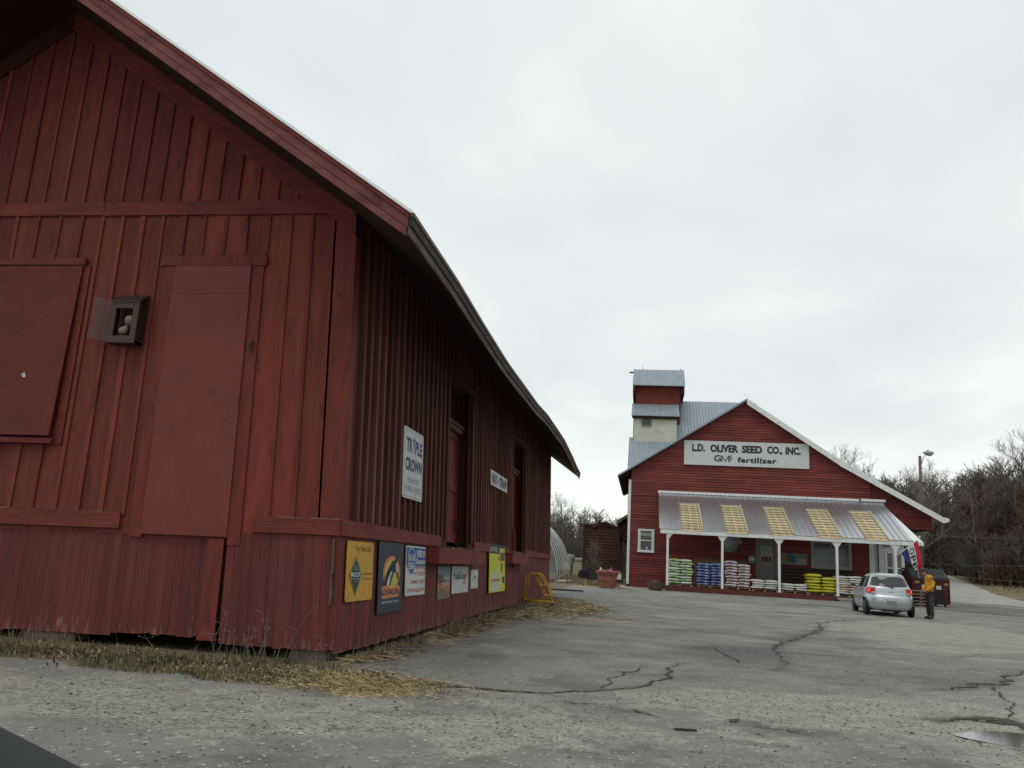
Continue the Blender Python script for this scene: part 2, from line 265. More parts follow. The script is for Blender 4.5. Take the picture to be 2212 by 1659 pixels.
# ------------------------------------------------------------------ mesh helpers
ORG = {}
class MB:
    def __init__(s): s.v = []; s.f = []; s.m = []; s.sm = []
    def add(s, vs, fs, mi=0, smooth=False):
        o = len(s.v); s.v.extend(Vector(p) for p in vs)
        for f in fs: s.f.append([i + o for i in f]); s.m.append(mi); s.sm.append(smooth)
        return s
    def box(s, x0, x1, y0, y1, z0, z1, mi=0):
        return s.add([(x, y, z) for z in (z0, z1) for y in (y0, y1) for x in (x0, x1)],
                     [(0, 2, 3, 1), (4, 5, 7, 6), (0, 1, 5, 4), (2, 6, 7, 3), (0, 4, 6, 2), (1, 3, 7, 5)], mi)
    def obox(s, c, h, rot=(0, 0, 0), mi=0):
        R = Euler(rot).to_matrix(); c = Vector(c)
        return s.add([c + R @ Vector((x * h[0], y * h[1], z * h[2])) for z in (-1, 1) for y in (-1, 1) for x in (-1, 1)],
                     [(0, 2, 3, 1), (4, 5, 7, 6), (0, 1, 5, 4), (2, 6, 7, 3), (0, 4, 6, 2), (1, 3, 7, 5)], mi)
    def prism(s, a, b, mi=0, smooth=False):
        n = len(a)
        return s.add(list(a) + list(b), [list(range(n - 1, -1, -1)), list(range(n, 2 * n))] + [(i, (i + 1) % n, n + (i + 1) % n, n + i) for i in range(n)], mi, smooth)
    def pxz(s, pts, y0, y1, mi=0): return s.prism([(x, y0, z) for x, z in pts], [(x, y1, z) for x, z in pts], mi)
    def pyz(s, pts, x0, x1, mi=0): return s.prism([(x0, y, z) for y, z in pts], [(x1, y, z) for y, z in pts], mi)
    def pxy(s, pts, z0, z1, mi=0): return s.prism([(x, y, z0) for x, y in pts], [(x, y, z1) for x, y in pts], mi)
    def tube(s, path, r, n=8, mi=0, cap=True, smooth=True):
        path = [Vector(p) for p in path]; k = len(path)
        rs = r if isinstance(r, (list, tuple)) else [r] * k
        vs = []; up = None
        for i, p in enumerate(path):
            d = (path[min(i + 1, k - 1)] - path[max(i - 1, 0)]).normalized()
            if up is None: up = Vector((0, 0, 1)) if abs(d.z) < 0.9 else Vector((1, 0, 0))
            a = d.cross(up)
            if a.length < 1e-5: a = d.orthogonal()
            a.normalize(); b = d.cross(a); up = b.cross(d) if b.length else up; up = -d.cross(a) if False else a.cross(d)
            for j in range(n):
                t = 2 * PI * j / n; vs.append(p + (a * math.cos(t) + b * math.sin(t)) * rs[i])
        fs = [(i * n + j, i * n + (j + 1) % n, (i + 1) * n + (j + 1) % n, (i + 1) * n + j) for i in range(k - 1) for j in range(n)]
        if cap: fs += [tuple(range(n - 1, -1, -1)), tuple(range((k - 1) * n, k * n))]
        return s.add(vs, fs, mi, smooth)
    def lathe(s, prof, c=(0, 0, 0), n=24, mi=0, smooth=True, axis='z'):
        vs = []
        for r, z in prof:
            for j in range(n):
                t = 2 * PI * j / n; p = (r * math.cos(t), r * math.sin(t), z)
                if axis == 'x': p = (p[2], p[0], p[1])
                if axis == 'y': p = (p[0], p[2], p[1])
                vs.append(Vector(c) + Vector(p))
        k = len(prof)
        fs = [(i * n + j, i * n + (j + 1) % n, (i + 1) * n + (j + 1) % n, (i + 1) * n + j) for i in range(k - 1) for j in range(n)]
        fs += [tuple(range(n - 1, -1, -1)), tuple(range((k - 1) * n, k * n))]
        return s.add(vs, fs, mi, smooth)
    def ell(s, c, r, nu=12, nv=8, mi=0):
        return s.lathe_scaled(c, r, nu, nv, mi)
    def lathe_scaled(s, c, r, nu, nv, mi):
        vs = []
        for i in range(nv + 1):
            a = PI * (i + 0.02) / (nv + 0.04) - PI / 2
            for j in range(nu):
                t = 2 * PI * j / nu; vs.append(Vector(c) + Vector((r[0] * math.cos(a) * math.cos(t), r[1] * math.cos(a) * math.sin(t), r[2] * math.sin(a))))
        fs = [(i * nu + j, i * nu + (j + 1) % nu, (i + 1) * nu + (j + 1) % nu, (i + 1) * nu + j) for i in range(nv) for j in range(nu)]
        fs += [tuple(range(nu - 1, -1, -1)), tuple(range(nv * nu, (nv + 1) * nu))]
        return s.add(vs, fs, mi, True)
    def map(s, fn): s.v = [Vector(fn(p)) for p in s.v]; return s
    def build(s, name, mats, parent=None, org=None, recalc=True):
        if not isinstance(mats, (list, tuple)): mats = [mats]
        o_ = Vector(ORG[parent.as_pointer()]) if parent is not None else Vector(org or (0, 0, 0))
        me = bpy.data.meshes.new(name)
        me.from_pydata([p - o_ for p in s.v], [], s.f)
        for m in mats: me.materials.append(M[m] if isinstance(m, str) else m)
        me.polygons.foreach_set('material_index', s.m); me.polygons.foreach_set('use_smooth', s.sm)
        if recalc and len(s.f) < 60000:
            b = bmesh.new(); b.from_mesh(me); bmesh.ops.recalc_face_normals(b, faces=b.faces); b.to_mesh(me); b.free()
        o = bpy.data.objects.new(name, me); COL.objects.link(o)
        ORG[o.as_pointer()] = o_
        if parent is not None: o.parent = parent
        else: o.location = o_
        return o
def tag(o, label, cat, group=None):
    o['label'] = label; o['category'] = cat
    if group: o['group'] = group
    return o
def thing(name, label, cat, loc=(0, 0, 0), rotz=0.0, group=None, local=False):
    o = bpy.data.objects.new(name, None); o.empty_display_size = 0.3; COL.objects.link(o)
    o.location = loc; o.rotation_euler = (0, 0, rotz); ORG[o.as_pointer()] = Vector((0, 0, 0)) if local else Vector(loc)
    return tag(o, label, cat, group)
def struct(o): o['kind'] = 'structure'; return o
def copy_tree(o, parent=None):
    c = o.copy(); COL.objects.link(c)
    if parent is not None: c.parent = parent
    for ch in list(o.children): copy_tree(ch, c)
    return c

_txt = {}
def text2d(body, bold=0.0, spacing=1.0):
    key = (body, bold, spacing)
    if key not in _txt:
        cu = bpy.data.curves.new('t', 'FONT'); cu.body = body; cu.offset = bold; cu.space_character = spacing; cu.resolution_u = 3
        ob = bpy.data.objects.new('t', cu); COL.objects.link(ob)
        dg = bpy.context.evaluated_depsgraph_get(); dg.update()
        me = bpy.data.meshes.new_from_object(ob.evaluated_get(dg))
        vs = [(v.co.x, v.co.y) for v in me.vertices]; fs = [tuple(p.vertices) for p in me.polygons]
        bpy.data.objects.remove(ob); bpy.data.meshes.remove(me); bpy.data.curves.remove(cu)
        x0, x1 = min(v[0] for v in vs), max(v[0] for v in vs); y0, y1 = min(v[1] for v in vs), max(v[1] for v in vs)
        _txt[key] = ([((x - x0) / (x1 - x0), (y - y0) / (y1 - y0)) for x, y in vs], fs)
    return _txt[key]
def put_text(mb, body, rect, mapper, mi=0, bold=0.0, shear=0.0, spacing=1.0):
    vs, fs = text2d(body, bold, spacing); u0, v0, u1, v1 = rect
    mb.add([mapper(u0 + (x + shear * y) * (u1 - u0), v0 + y * (v1 - v0)) for x, y in vs], fs, mi)
def put_poly(mb, pts, mapper, mi=0):
    mb.add([mapper(u, v) for u, v in pts], [tuple(range(len(pts)))], mi)
def ellipse(cu, cv, ru, rv, n=20, a0=0, a1=2 * PI): return [(cu + ru * math.cos(a0 + (a1 - a0) * i / n), cv + rv * math.sin(a0 + (a1 - a0) * i / n)) for i in range(n)]

# ------------------------------------------------------------------ terrain
def gz(x, y):
    z = 0.17 * ss((y - 22) / 22)
    if y > 50: z += 0.033 * min(max(0.0, y - 54), 110) * ss((x - 13) / 9)
    if x < -1 and y > 46: z += 0.12 * ss((y - 46) / 12) * ss((-1 - x) / 3)
    return z
def seg_d(px, py, a, b):
    vx, vy = b[0] - a[0], b[1] - a[1]; L2 = vx * vx + vy * vy
    t = max(0, min(1, ((px - a[0]) * vx + (py - a[1]) * vy) / L2)) if L2 else 0
    return math.hypot(px - a[0] - t * vx, py - a[1] - t * vy)
def poly_d(px, py, pl): return min(seg_d(px, py, pl[i], pl[i + 1]) for i in range(len(pl) - 1))
def in_poly(x, y, P):
    c = False; j = len(P) - 1
    for i in range(len(P)):
        if (P[i][1] > y) != (P[j][1] > y) and x < (P[j][0] - P[i][0]) * (y - P[i][1]) / (P[j][1] - P[i][1]) + P[i][0]: c = not c
        j = i
    return c
def fbm(x, y, s, o=4): return mnoise.fractal((x * s, y * s, 3.7), 1.0, 2.0, o)
EDGE = [(-2.98, 8.98), (-2.78, 8.82), (-2.35, 8.41), (-1.77, 8.29), (-1.26, 8.26), (-0.87, 8.33), (-0.37, 8.78), (-0.05, 9.24), (0.14, 9.58), (0.31, 10.32), (0.40, 11.43), (0.55, 12.09)]
CRACK = [(1.91, 11.93), (2.10, 13.53), (2.28, 15.57), (2.81, 17.47), (3.56, 19.71), (4.49, 22.72), (4.91, 25.47), (6.74, 28.72), (7.75, 29.95)]
CRACK2 = [(1.94, 12.49), (1.39, 12.58), (1.18, 14.68), (0.72, 14.48)]
RCRACK = [(3.28, 10.99), (3.73, 11.25), (4.36, 12.14), (4.60, 12.19), (5.3, 13.61), (5.85, 14.54), (7.2, 15.6)]
RCRACK2 = [(4.53, 12.15), (4.2, 11.13), (3.9, 10.0), (3.45, 9.0)]
RIM = [(2.72, 8.62), (2.95, 8.86), (3.11, 8.94), (3.37, 8.93), (3.45, 8.74), (3.48, 8.4), (3.9, 7.9)]
POT = [[(-0.08, 7.72), (0.08, 7.69), (0.27, 7.5)], [(0.97, 7.47), (1.15, 7.45), (1.37, 7.26)], [(0.76, 7.58), (0.87, 7.85)], [(-0.65, 7.85), (-0.21, 8.04)]]
def ell_m(x, y, cx_, cy_, rx, ry, rot=0.0, soft=0.35):
    dx, dy = x - cx_, y - cy_; c, s = math.cos(rot), math.sin(rot)
    u, v = (dx * c + dy * s) / rx, (-dx * s + dy * c) / ry
    return ss((1 + soft - math.hypot(u, v)) / (2 * soft))
def ground_attrs(x, y):
    n1 = fbm(x, y, 0.55); n2 = fbm(x + 40, y, 1.7); n3 = fbm(x, y - 70, 5.0, 3)
    d = (n2 * 0.3 + n3 * 0.08)
    dark = 0.0; grav = 0.0; dz = 0.0
    # paved apron beside the barn, its broken edge; loose pale gravel in front
    paved = in_poly(x + 0.12 * n2, y + 0.12 * n3, EDGE + [(0.7, 14), (1.9, 18), (3.2, 24), (-3.5, 60), (-3.5, 8.98)])
    if y < 34: grav = 0.30 + 0.38 * n1 + 0.18 * n2
    if paved: grav = -0.1 + 0.12 * n1
    elif y < 9.6: grav = max(grav, 0.62 + 0.5 * n2)
    grav -= 0.12 * (y < 9.6)
    grav += 0.9 * ell_m(x + d, y + d, 1.9, 8.8, 1.9, 0.95, 0.3) - 0.1
    grav += 0.55 * ell_m(x + d, y + d, -1.1, 6.6, 0.7, 0.9)
    grav += 0.65 * ell_m(x + d, y, -3.5, 6.3, 2.2, 0.75)
    grav += 1.1 * ell_m(x + 2 * d, y + 3 * d, 7.3, 23.5, 2.3, 6.5, -0.35, 0.2)
    grav += 0.5 * ell_m(x + d, y + d, 0.0, 41.0, 5.5, 3.0)
    grav += 0.35 * ell_m(x + 2 * d, y + 3 * d, 2.5, 33, 4.5, 5)
    dark += 0.55 * ell_m(x + 2 * d, y + 3 * d, 1.3, 13.9, 0.8, 1.7, -0.2)
    dark += 0.5 * ell_m(x + 2 * d, y + 2 * d, 3.6, 12.9, 1.6, 2.0, -0.4)
    dark += 0.45 * ell_m(x + d, y + d, -1.5, 6.9, 0.75, 0.28, 0.4)
    dark += 0.45 * ell_m(x + d, y + d, 0.8, 6.1, 1.5, 0.35, 0.25) + 0.4 * ell_m(x + d, y + d, 0.3, 7.1, 1.2, 0.2, -0.3) + 0.35 * ell_m(x + d, y + d, -3.6, 5.5, 1.3, 0.2, 0.35) + 0.5 * ell_m(x + 2 * d, y + 3 * d, 3.4, 18.2, 1.0, 5.0, -0.35, 0.5)
    dark += 0.6 * ell_m(x + d, y + d, -0.2, 7.62, 0.3, 0.14, -0.4) + 0.6 * ell_m(x + d, y + d, 1.1, 7.4, 0.38, 0.14, -0.4)
    dark += 0.9 * ell_m(x + d, y + 2 * d, -3.1, 21, 0.9, 2.6) + 0.35 * ell_m(x + d, y + d, -2.6, 11.5, 0.9, 3.5, 0.15)
    dark += 0.5 * ell_m(x + d, y + 2 * d, 1.6, 19.0, 0.6, 1.0) 
    dark += 0.5 * ell_m(x + 2 * d, y + 3 * d, 10.5, 38, 5, 1.2) + 0.4 * ell_m(x + 2 * d, y + 3 * d, 4, 36, 4, 0.6) + 0.35 * ell_m(x + 2 * d, y + 3 * d, 3, 30, 3, 0.7)
    st = mnoise.fractal((x * 0.35, y * 0.9, 9.1), 1.0, 2.0, 4)
    dark += 0.5 * ss((st - 0.12) / 0.25) * (0.45 if y < 14 else 0.8)
    w = 0.05 + 0.05 * abs(n2)
    for pl, amp, ww in ((EDGE, 1.0, 1.5), (CRACK, 1.0, 1.6 + y * 0.05), (CRACK2, 0.7, 1.3), (RCRACK, 1.0, 3.0), (RCRACK2, 0.8, 0.8), (RIM, 1.8, 3.2)):
        x0 = min(p[0] for p in pl) - 1; x1 = max(p[0] for p in pl) + 1; y0 = min(p[1] for p in pl) - 1; y1 = max(p[1] for p in pl) + 1
        if x0 < x < x1 and y0 < y < y1:
            q = poly_d(x + 0.16 * n2 + 0.05 * n3, y + 0.16 * n2, pl)
            k = ss((w * ww * 1.3 - q) / (w * ww * 1.3)) * (0.55 + 0.9 * abs(n3 + 0.3))
            dark += 0.6 * amp * k; dz -= 0.004 * amp * k
    for pl in POT:
        if abs(y - 7.6) < 1 and abs(x) < 2:
            q = poly_d(x + 0.1 * n3, y, pl); k = ss((0.05 - q) / 0.05); dark += 0.9 * k; dz -= 0.015 * k
    # shallow hollow that holds the puddle
    k = ell_m(x + 0.3 * d, y, 3.2, 8.0, 0.52, 0.36, 0.0, 0.3); dz -= 0.05 * k; grav *= 1 - 0.5 * k
    # grass and earth away from the yard
    g = 0.0
    yb = 47.5 if x < -0.7 else 60.5
    g = ss((y + 1.5 * n1 - yb) / 2.0) * (0.35 if (x < -0.7 and y < 54) else 1.0)
    if x < -3.3: g = max(g, ss((-3.3 - x + 0.3 * n2) / 0.5) if y > 31 else 0)
    if y < 9.15: 
        q = min(ss((y - (7.25 + 0.13 * (-x - 3)) + 0.3 * n2) / 0.25), ss((-2.75 - x + 0.4 * n2) / 0.3)); g = max(g, q)
    g = max(g, ss((-3.15 - x + 0.25 * n2) / 0.35) if 9 < y < 31 else 0)
    hay = 0.0
    hay = max(hay, ell_m(x + d, y + d, -2.55, 7.85, 0.65, 0.5, -0.4) * 0.9)
    hay = max(hay, (0.55 + 0.6 * n2) * ell_m(x + 2 * d, y + 3 * d, -2.4, 24.5, 1.5, 3.5))
    hay = max(hay, (0.5 + 0.7 * n2) * ell_m(x + d, y + 2 * d, -2.95, 16, 0.45, 6.5))
    hay = max(hay, 0.75 * ell_m(x + 2 * d, y + 3 * d, -0.4, 20.3, 0.9, 0.25, 0.9))
    hay = max(hay, 0.8 * ell_m(x + 2 * d, y + 3 * d, -2.2, 46, 3.2, 2.2))
    return (min(max(grav, 0), 1), min(max(dark, 0), 1), min(max(g, 0), 1), min(max(hay, 0), 1), dz)

def ground_material():
    m = bpy.data.materials.new('yard_surface'); m.use_nodes = True
    N, L = m.node_tree.nodes, m.node_tree.links; b = N['Principled BSDF']
    b.inputs['Roughness'].default_value = 0.85; b.inputs['Specular IOR Level'].default_value = 0.25
    t = N.new('ShaderNodeTexCoord')
    def nz(sc, det=5, rg=0.6):
        n = N.new('ShaderNodeTexNoise'); n.inputs['Scale'].default_value = sc; n.inputs['Detail'].default_value = det; n.inputs['Roughness'].default_value = rg
        L.new(t.outputs['Object'], n.inputs['Vector']); return n.outputs['Fac']
    def mp(a, lo, hi, o0=0.0, o1=1.0):
        r = N.new('ShaderNodeMapRange'); L.new(a, r.inputs[0]); r.inputs[1].default_value = lo; r.inputs[2].default_value = hi
        r.inputs[3].default_value = o0; r.inputs[4].default_value = o1; return r.outputs[0]
    def mix(f, a, c, mode='MIX'):
        x = N.new('ShaderNodeMix'); x.data_type = 'RGBA'; x.blend_type = mode
        if isinstance(f, float): x.inputs[0].default_value = f
        else: L.new(f, x.inputs[0])
        for i, q in ((6, a), (7, c)):
            if isinstance(q, tuple): x.inputs[i].default_value = (*q, 1)
            else: L.new(q, x.inputs[i])
        return x.outputs[2]
    def at(nm):
        a = N.new('ShaderNodeAttribute'); a.attribute_name = nm; return a.outputs['Fac']
    def mth(op, a, c):
        n = N.new('ShaderNodeMath'); n.operation = op
        for i, q in enumerate((a, c)):
            if isinstance(q, (int, float)): n.inputs[i].default_value = q
            else: L.new(q, n.inputs[i])
        return n.outputs[0]
    vo = N.new('ShaderNodeTexVoronoi'); vo.inputs['Scale'].default_value = 34; L.new(t.outputs['Object'], vo.inputs['Vector'])
    vo2 = N.new('ShaderNodeTexVoronoi'); vo2.inputs['Scale'].default_value = 90; L.new(t.outputs['Object'], vo2.inputs['Vector'])
    s1 = N.new('ShaderNodeSeparateColor'); L.new(vo.outputs['Color'], s1.inputs[0])
    s2 = N.new('ShaderNodeSeparateColor'); L.new(vo2.outputs['Color'], s2.inputs[0])
    asph = mix(mp(nz(1.3, 6), 0.3, 0.7), (0.185, 0.180, 0.161), (0.285, 0.278, 0.248))
    asph = mix(mp(s2.outputs[0], 0.0, 1.0, 0.0, 0.5), asph, (0.12, 0.12, 0.115))
    asph = mix(mp(s1.outputs[1], 0.965, 0.985), asph, (0.40, 0.40, 0.37))
    blot = mth('MULTIPLY', mp(nz(0.75, 9, 0.68), 0.535, 0.60), 0.62)
    asph = mix(blot, asph, (0.115, 0.114, 0.105))
    asph = mix(mp(nz(0.33, 8, 0.62), 0.55, 0.64, 0.0, 0.75), asph, (0.32, 0.312, 0.275))
    pale = mix(mp(nz(3.0, 5), 0.35, 0.65), (0.235, 0.228, 0.192), (0.36, 0.347, 0.29))
    stone = mix(mp(s1.outputs[0], 0.0, 1.0), (0.115, 0.112, 0.098), (0.46, 0.442, 0.375))
    pale = mix(0.45, pale, stone)
    col = mix(mp(mth('ADD', at('grav'), mth('MULTIPLY', mth('SUBTRACT', nz(5, 6, 0.7), 0.5), 1.1)), 0.32, 0.72), asph, pale)
    dk = mp(mth('ADD', at('dark'), mth('MULTIPLY', mth('SUBTRACT', nz(9, 5, 0.7), 0.5), 0.7)), 0.25, 1.15)
    grit = mth('MULTIPLY', mp(nz(2.6, 10, 0.72), 0.55, 0.63), 0.55)
    col = mix(grit, col, (0.10, 0.098, 0.088))
    col = mix(dk, col, (0.045, 0.043, 0.037))
    hayc = mix(mp(nz(22, 4), 0.3, 0.7), (0.30, 0.21, 0.10), (0.44, 0.33, 0.17))
    col = mix(mp(mth('ADD', at('hay'), mth('MULTIPLY', mth('SUBTRACT', nz(14, 6, 0.75), 0.5), 1.6)), 0.38, 0.8), col, hayc)
    gr = mix(mp(nz(1.2, 6), 0.38, 0.62), (0.115, 0.095, 0.055), (0.235, 0.195, 0.11))
    gr = mix(mp(nz(0.6, 6), 0.52, 0.66), gr, (0.075, 0.09, 0.04))
    col = mix(at('grass'), col, gr)
    L.new(col, b.inputs['Base Color'])
    L.new(mp(at('dark'), 0.2, 1.0, 0.85, 0.55), b.inputs['Roughness'])
    h = mth('ADD', mth('MULTIPLY', mp(vo.outputs['Distance'], 0.0, 0.6, 1.0, 0.0), mth('ADD', mth('MULTIPLY', at('grav'), 0.9), 0.15)), mth('MULTIPLY', nz(60, 4), 0.5))
    bp = N.new('ShaderNodeBump'); bp.inputs['Strength'].default_value = 0.9; bp.inputs['Distance'].default_value = 0.012
    L.new(h, bp.inputs['Height']); L.new(bp.outputs[0], b.inputs['Normal'])
    return m

def build_ground():
    ys = []; y = 2.6
    while y < 62: ys.append(y); y *= 1.0105
    while y < 800: ys.append(y); y *= 1.06
    ts = [-1.7 + 3.4 * i / 420 for i in range(421)]
    vs = []; A = {'grav': [], 'dark': [], 'grass': [], 'hay': []}
    for y in ys:
        for t in ts:
            x = y * t
            if y < 62 and -14 < x < 24:
                g, d, gs, h, dz = ground_attrs(x, y)
            else:
                far = y > 61 or x < -14 or x > 24
                g, d, gs, h, dz = 0.4, 0.0, 1.0 if far else 0.0, 0.0, 0.0
            vs.append((x, y, gz(x, y) + dz)); A['grav'].append(g); A['dark'].append(d); A['grass'].append(gs); A['hay'].append(h)
    n = len(ts); fs = [(i * n + j, i * n + j + 1, (i + 1) * n + j + 1, (i + 1) * n + j) for i in range(len(ys) - 1) for j in range(n - 1)]
    k = len(vs)
    vs += [(-900, -300, 0), (900, -300, 0), (900, 2.6, 0), (-900, 2.6, 0), (-1500, ys[-1], 0), (1500, ys[-1], gz(1500, ys[-1]))]
    fs.append((k, k + 1, k + 2, *[j for j in range(n - 1, -1, -1)], k + 3))
    fs.append((k + 3, *[i * n for i in range(len(ys))], k + 4))
    fs.append((k + 2, k + 5, *[i * n + n - 1 for i in range(len(ys) - 1, -1, -1)]))
    for q in range(6): A['grav'].append(0.4); A['dark'].append(0); A['grass'].append(0.3); A['hay'].append(0)
    me = bpy.data.meshes.new('ground'); me.from_pydata(vs, [], fs); me.materials.append(ground_material())
    for kx, val in A.items():
        a = me.attributes.new(kx, 'FLOAT', 'POINT'); a.data.foreach_set('value', val)
    o = bpy.data.objects.new('ground', me); COL.objects.link(o); struct(o)
build_ground()

def drape(name, pts_l, pts_r, mat, dz):       # a strip between two polylines laid on the terrain
    mb = MB(); vs = []; fs = []; n = 8
    rows = []
    for i in range(len(pts_l) - 1):
        for k in range(12):
            t = k / 12; rows.append((lerp(pts_l[i][0], pts_l[i + 1][0], t), lerp(pts_l[i][1], pts_l[i + 1][1], t), lerp(pts_r[i][0], pts_r[i + 1][0], t), lerp(pts_r[i][1], pts_r[i + 1][1], t)))
    rows.append((*pts_l[-1], *pts_r[-1]))
    for r in rows:
        for j in range(n + 1):
            x = lerp(r[0], r[2], j / n); y = lerp(r[1], r[3], j / n); w = 0.12 * mnoise.noise((x * 1.3, y * 1.3, 0)) if j in (0, n) else 0
            vs.append((x + w, y + w, gz(x, y) + dz))
    for i in range(len(rows) - 1):
        for j in range(n): a = i * (n + 1) + j; fs.append((a, a + 1, a + n + 2, a + n + 1))
    mb.add(vs, fs); return struct(mb.build(name, mat, recalc=False))
M['road_dark'] = mk('road_dark', (0.155, 0.145, 0.13), 0.9, var=0.25, scale=0.8, col2=(0.11, 0.105, 0.10), thr=0.55, soft=0.15, scale2=0.5, bump=0.4, bscale=40)
M['road_pale'] = mk('road_pale', (0.33, 0.325, 0.29), 0.9, var=0.2, scale=0.6, col2=(0.24, 0.235, 0.215), thr=0.58, soft=0.15, scale2=0.5, bump=0.4, bscale=40)
M['verge'] = mk('verge', (0.24, 0.19, 0.10), 0.95, var=0.4, scale=2, col2=(0.13, 0.10, 0.06), thr=0.5, soft=0.15, scale2=0.8)
drape('road', [(12.6, 43.4), (15.9, 38.8), (30, 22)], [(15.5, 58), (22, 53.5), (45, 36)], 'road_dark', 0.012)
drape('road', [(17.5, 58.5), (20, 74), (27, 100), (37, 137)], [(24.5, 56.0), (28.0, 74), (32.5, 90), (45.7, 137)], 'road_pale', 0.02)
drape('road_line', [(16.3, 57.5), (20, 55.6), (23, 53.6)], [(16.3, 57.25), (20, 55.35), (23, 53.35)], plain('line_yellow', (0.45, 0.40, 0.20)), 0.03)

def crack(pl, w0, seed, step=0.035, wob=0.05):
    rr = random.Random(seed); pts = []
    for i in range(len(pl) - 1):
        a, b = Vector(pl[i]), Vector(pl[i + 1]); n = max(2, int((b - a).length / step))
        for k in range(n): pts.append(a.lerp(b, k / n))
    g = MB(); L_, R_ = [], []
    for i in range(len(pts)):
        d = (pts[min(i + 1, len(pts) - 1)] - pts[max(i - 1, 0)]).normalized(); nrm = Vector((-d.y, d.x))
        q = pts[i] + nrm * (mnoise.noise((pts[i].x * 2.2, pts[i].y * 2.2, seed)) * wob * 3 + mnoise.noise((pts[i].x * 9, pts[i].y * 9, seed)) * wob)
        t = min(1, 6 * min(i, len(pts) - 1 - i) / len(pts))
        w = w0 * t * max(0.12, 0.6 + 1.3 * mnoise.noise((q.x * 1.7, q.y * 1.7, seed + 5)) + rr.uniform(-0.25, 0.25))
        w2 = w0 * t * max(0.12, 0.6 + 1.3 * mnoise.noise((q.x * 2.1, q.y * 2.1, seed + 9)) + rr.uniform(-0.25, 0.25))
        L_.append(q + nrm * w); R_.append(q - nrm * w2)
    vs = [(p.x, p.y, gz(p.x, p.y) + ground_attrs(p.x, p.y)[4] + 0.007) for pr in zip(L_, R_) for p in pr]
    g.add(vs, [(2 * i, 2 * i + 2, 2 * i + 3, 2 * i + 1) for i in range(len(pts) - 1)])
    struct(g.build('pavement_crack', 'crack_dark', recalc=False))
M['crack_dark'] = mk('crack_dark', (0.062, 0.059, 0.051), 0.95, var=0.6, scale=25, bump=1.0, bscale=60, col2=(0.12, 0.115, 0.10), thr=0.57, soft=0.06, scale2=30)
crack(EDGE, 0.026, 1, wob=0.03); crack(EDGE[1:6], 0.05, 2, wob=0.025); crack(CRACK, 0.042, 3, 0.05, 0.045); crack(CRACK2, 0.018, 4, wob=0.03); crack(RCRACK, 0.055, 5, wob=0.045); crack(RCRACK2, 0.02, 6)
crack(RIM, 0.10, 7, wob=0.05); crack([(3.0, 8.72), (3.3, 8.78), (3.6, 8.6), (3.9, 8.2)], 0.08, 17)
for i, p in enumerate(POT): crack(p, 0.025, 10 + i)
for i, p in enumerate([[(4.2, 21), (5.6, 20.6), (7.4, 21.5), (9.2, 21.2)], [(2.2, 17.0), (0.9, 17.4), (-0.4, 17.1)], [(6.5, 27), (5.0, 29.5), (2.5, 31)], [(5.2, 16), (6.4, 17.5), (8.3, 18.0)], [(-0.4, 8.8), (-0.2, 10.4), (0.25, 11.6)],
                       [(9.4, 26.5), (10.6, 27.4), (12.4, 27.2)], [(7.9, 19.2), (8.8, 20.4), (10.6, 20.9)], [(0.6, 24), (1.8, 24.8), (3.6, 24.4)], [(-1.2, 29), (0.8, 30.2), (2.9, 29.8)], [(4.5, 35), (7.5, 36), (10, 35.2)]]): crack(p, 0.016, 30 + i, 0.08, 0.05)
# ------------------------------------------------------------------ the near red freight barn
XW, YW = -3.315, 9.209             # side wall plane, gable wall plane
YB = 31.1; XR = -7.96; XL = -12.6
def lean(p):
    x, y, z = p; zz = min(z, 5.3)
    k = 0.053 * min(max((x + 7.2) / 3.83, 0), 1) * (1 - 0.3 * (y - 9.2) / 22)
    return (x - k * zz, y, z + 0.017 * min(x + 3.37, 0) * max(0, 1 - z / 5))
_sag = [(7.0, 4.70), (7.86, 4.71), (10, 4.73), (12, 4.69), (14, 4.67), (18.2, 4.76), (21, 4.90), (25.2, 4.96), (28.1, 4.88), (31, 4.74), (33, 4.70)]
def sagz(y):
    for i in range(len(_sag) - 1):
        if y <= _sag[i + 1][0]: return lerp(_sag[i][1], _sag[i + 1][1], ss((y - _sag[i][0]) / (_sag[i + 1][0] - _sag[i][0])) * 0.5 + 0.5 * (y - _sag[i][0]) / (_sag[i + 1][0] - _sag[i][0]))
    return _sag[-1][1]
XE = -2.47
def rz(x, y):                       # top of the roof sheet
    xx = x if x > XR else 2 * XR - x
    f = (xx - XR) / (XE - XR)
    return lerp(4.71, sagz(y), f) + 0.70 * (XE - xx)

barn = thing('freight_barn', 'long weathered dark red board-and-batten freight barn filling the left side', 'barn', (XR, 20, 0))
r_ = random.Random(3)
# gable wall
g = MB()
def lxx(x): return lean((x, YW, 5.3))[0]
def roofline(x): return rz(lxx(x), YW) - 0.195
mid_b = [-3.62 - 0.311 * i for i in range(30)]
top_b = [-4.20 - 0.290 * i for i in range(29)]
def strip_boards(mb, xs, z0f, z1f, y, wid, t, mi):
    for i in range(len(xs) - 1):
        a, b = xs[i + 1] + 0.009, xs[i] - 0.004
        yy = y + r_.uniform(-0.004, 0.004)
        z1a, z1b = z1f(a), z1f(b)
        z0 = z0f(0.5 * (a + b))
        if max(z1a, z1b) - z0 < 0.05: continue
        mb.pxz([(a, z0), (b, z0), (b, z1b), (a, z1a)], yy, yy + t, mi)
DX0, DX1 = -5.86, -4.62            # service door opening
SH0, SH1 = -9.6, -7.16
xs = [XW] + mid_b
strip_boards(g, xs, lambda x: 1.30, lambda x: 5.42, YW, 0.31, 0.03, 0)
g.box(XL, XW, YW + 0.04, YW + 0.12, 0.35, 5.2, 1)
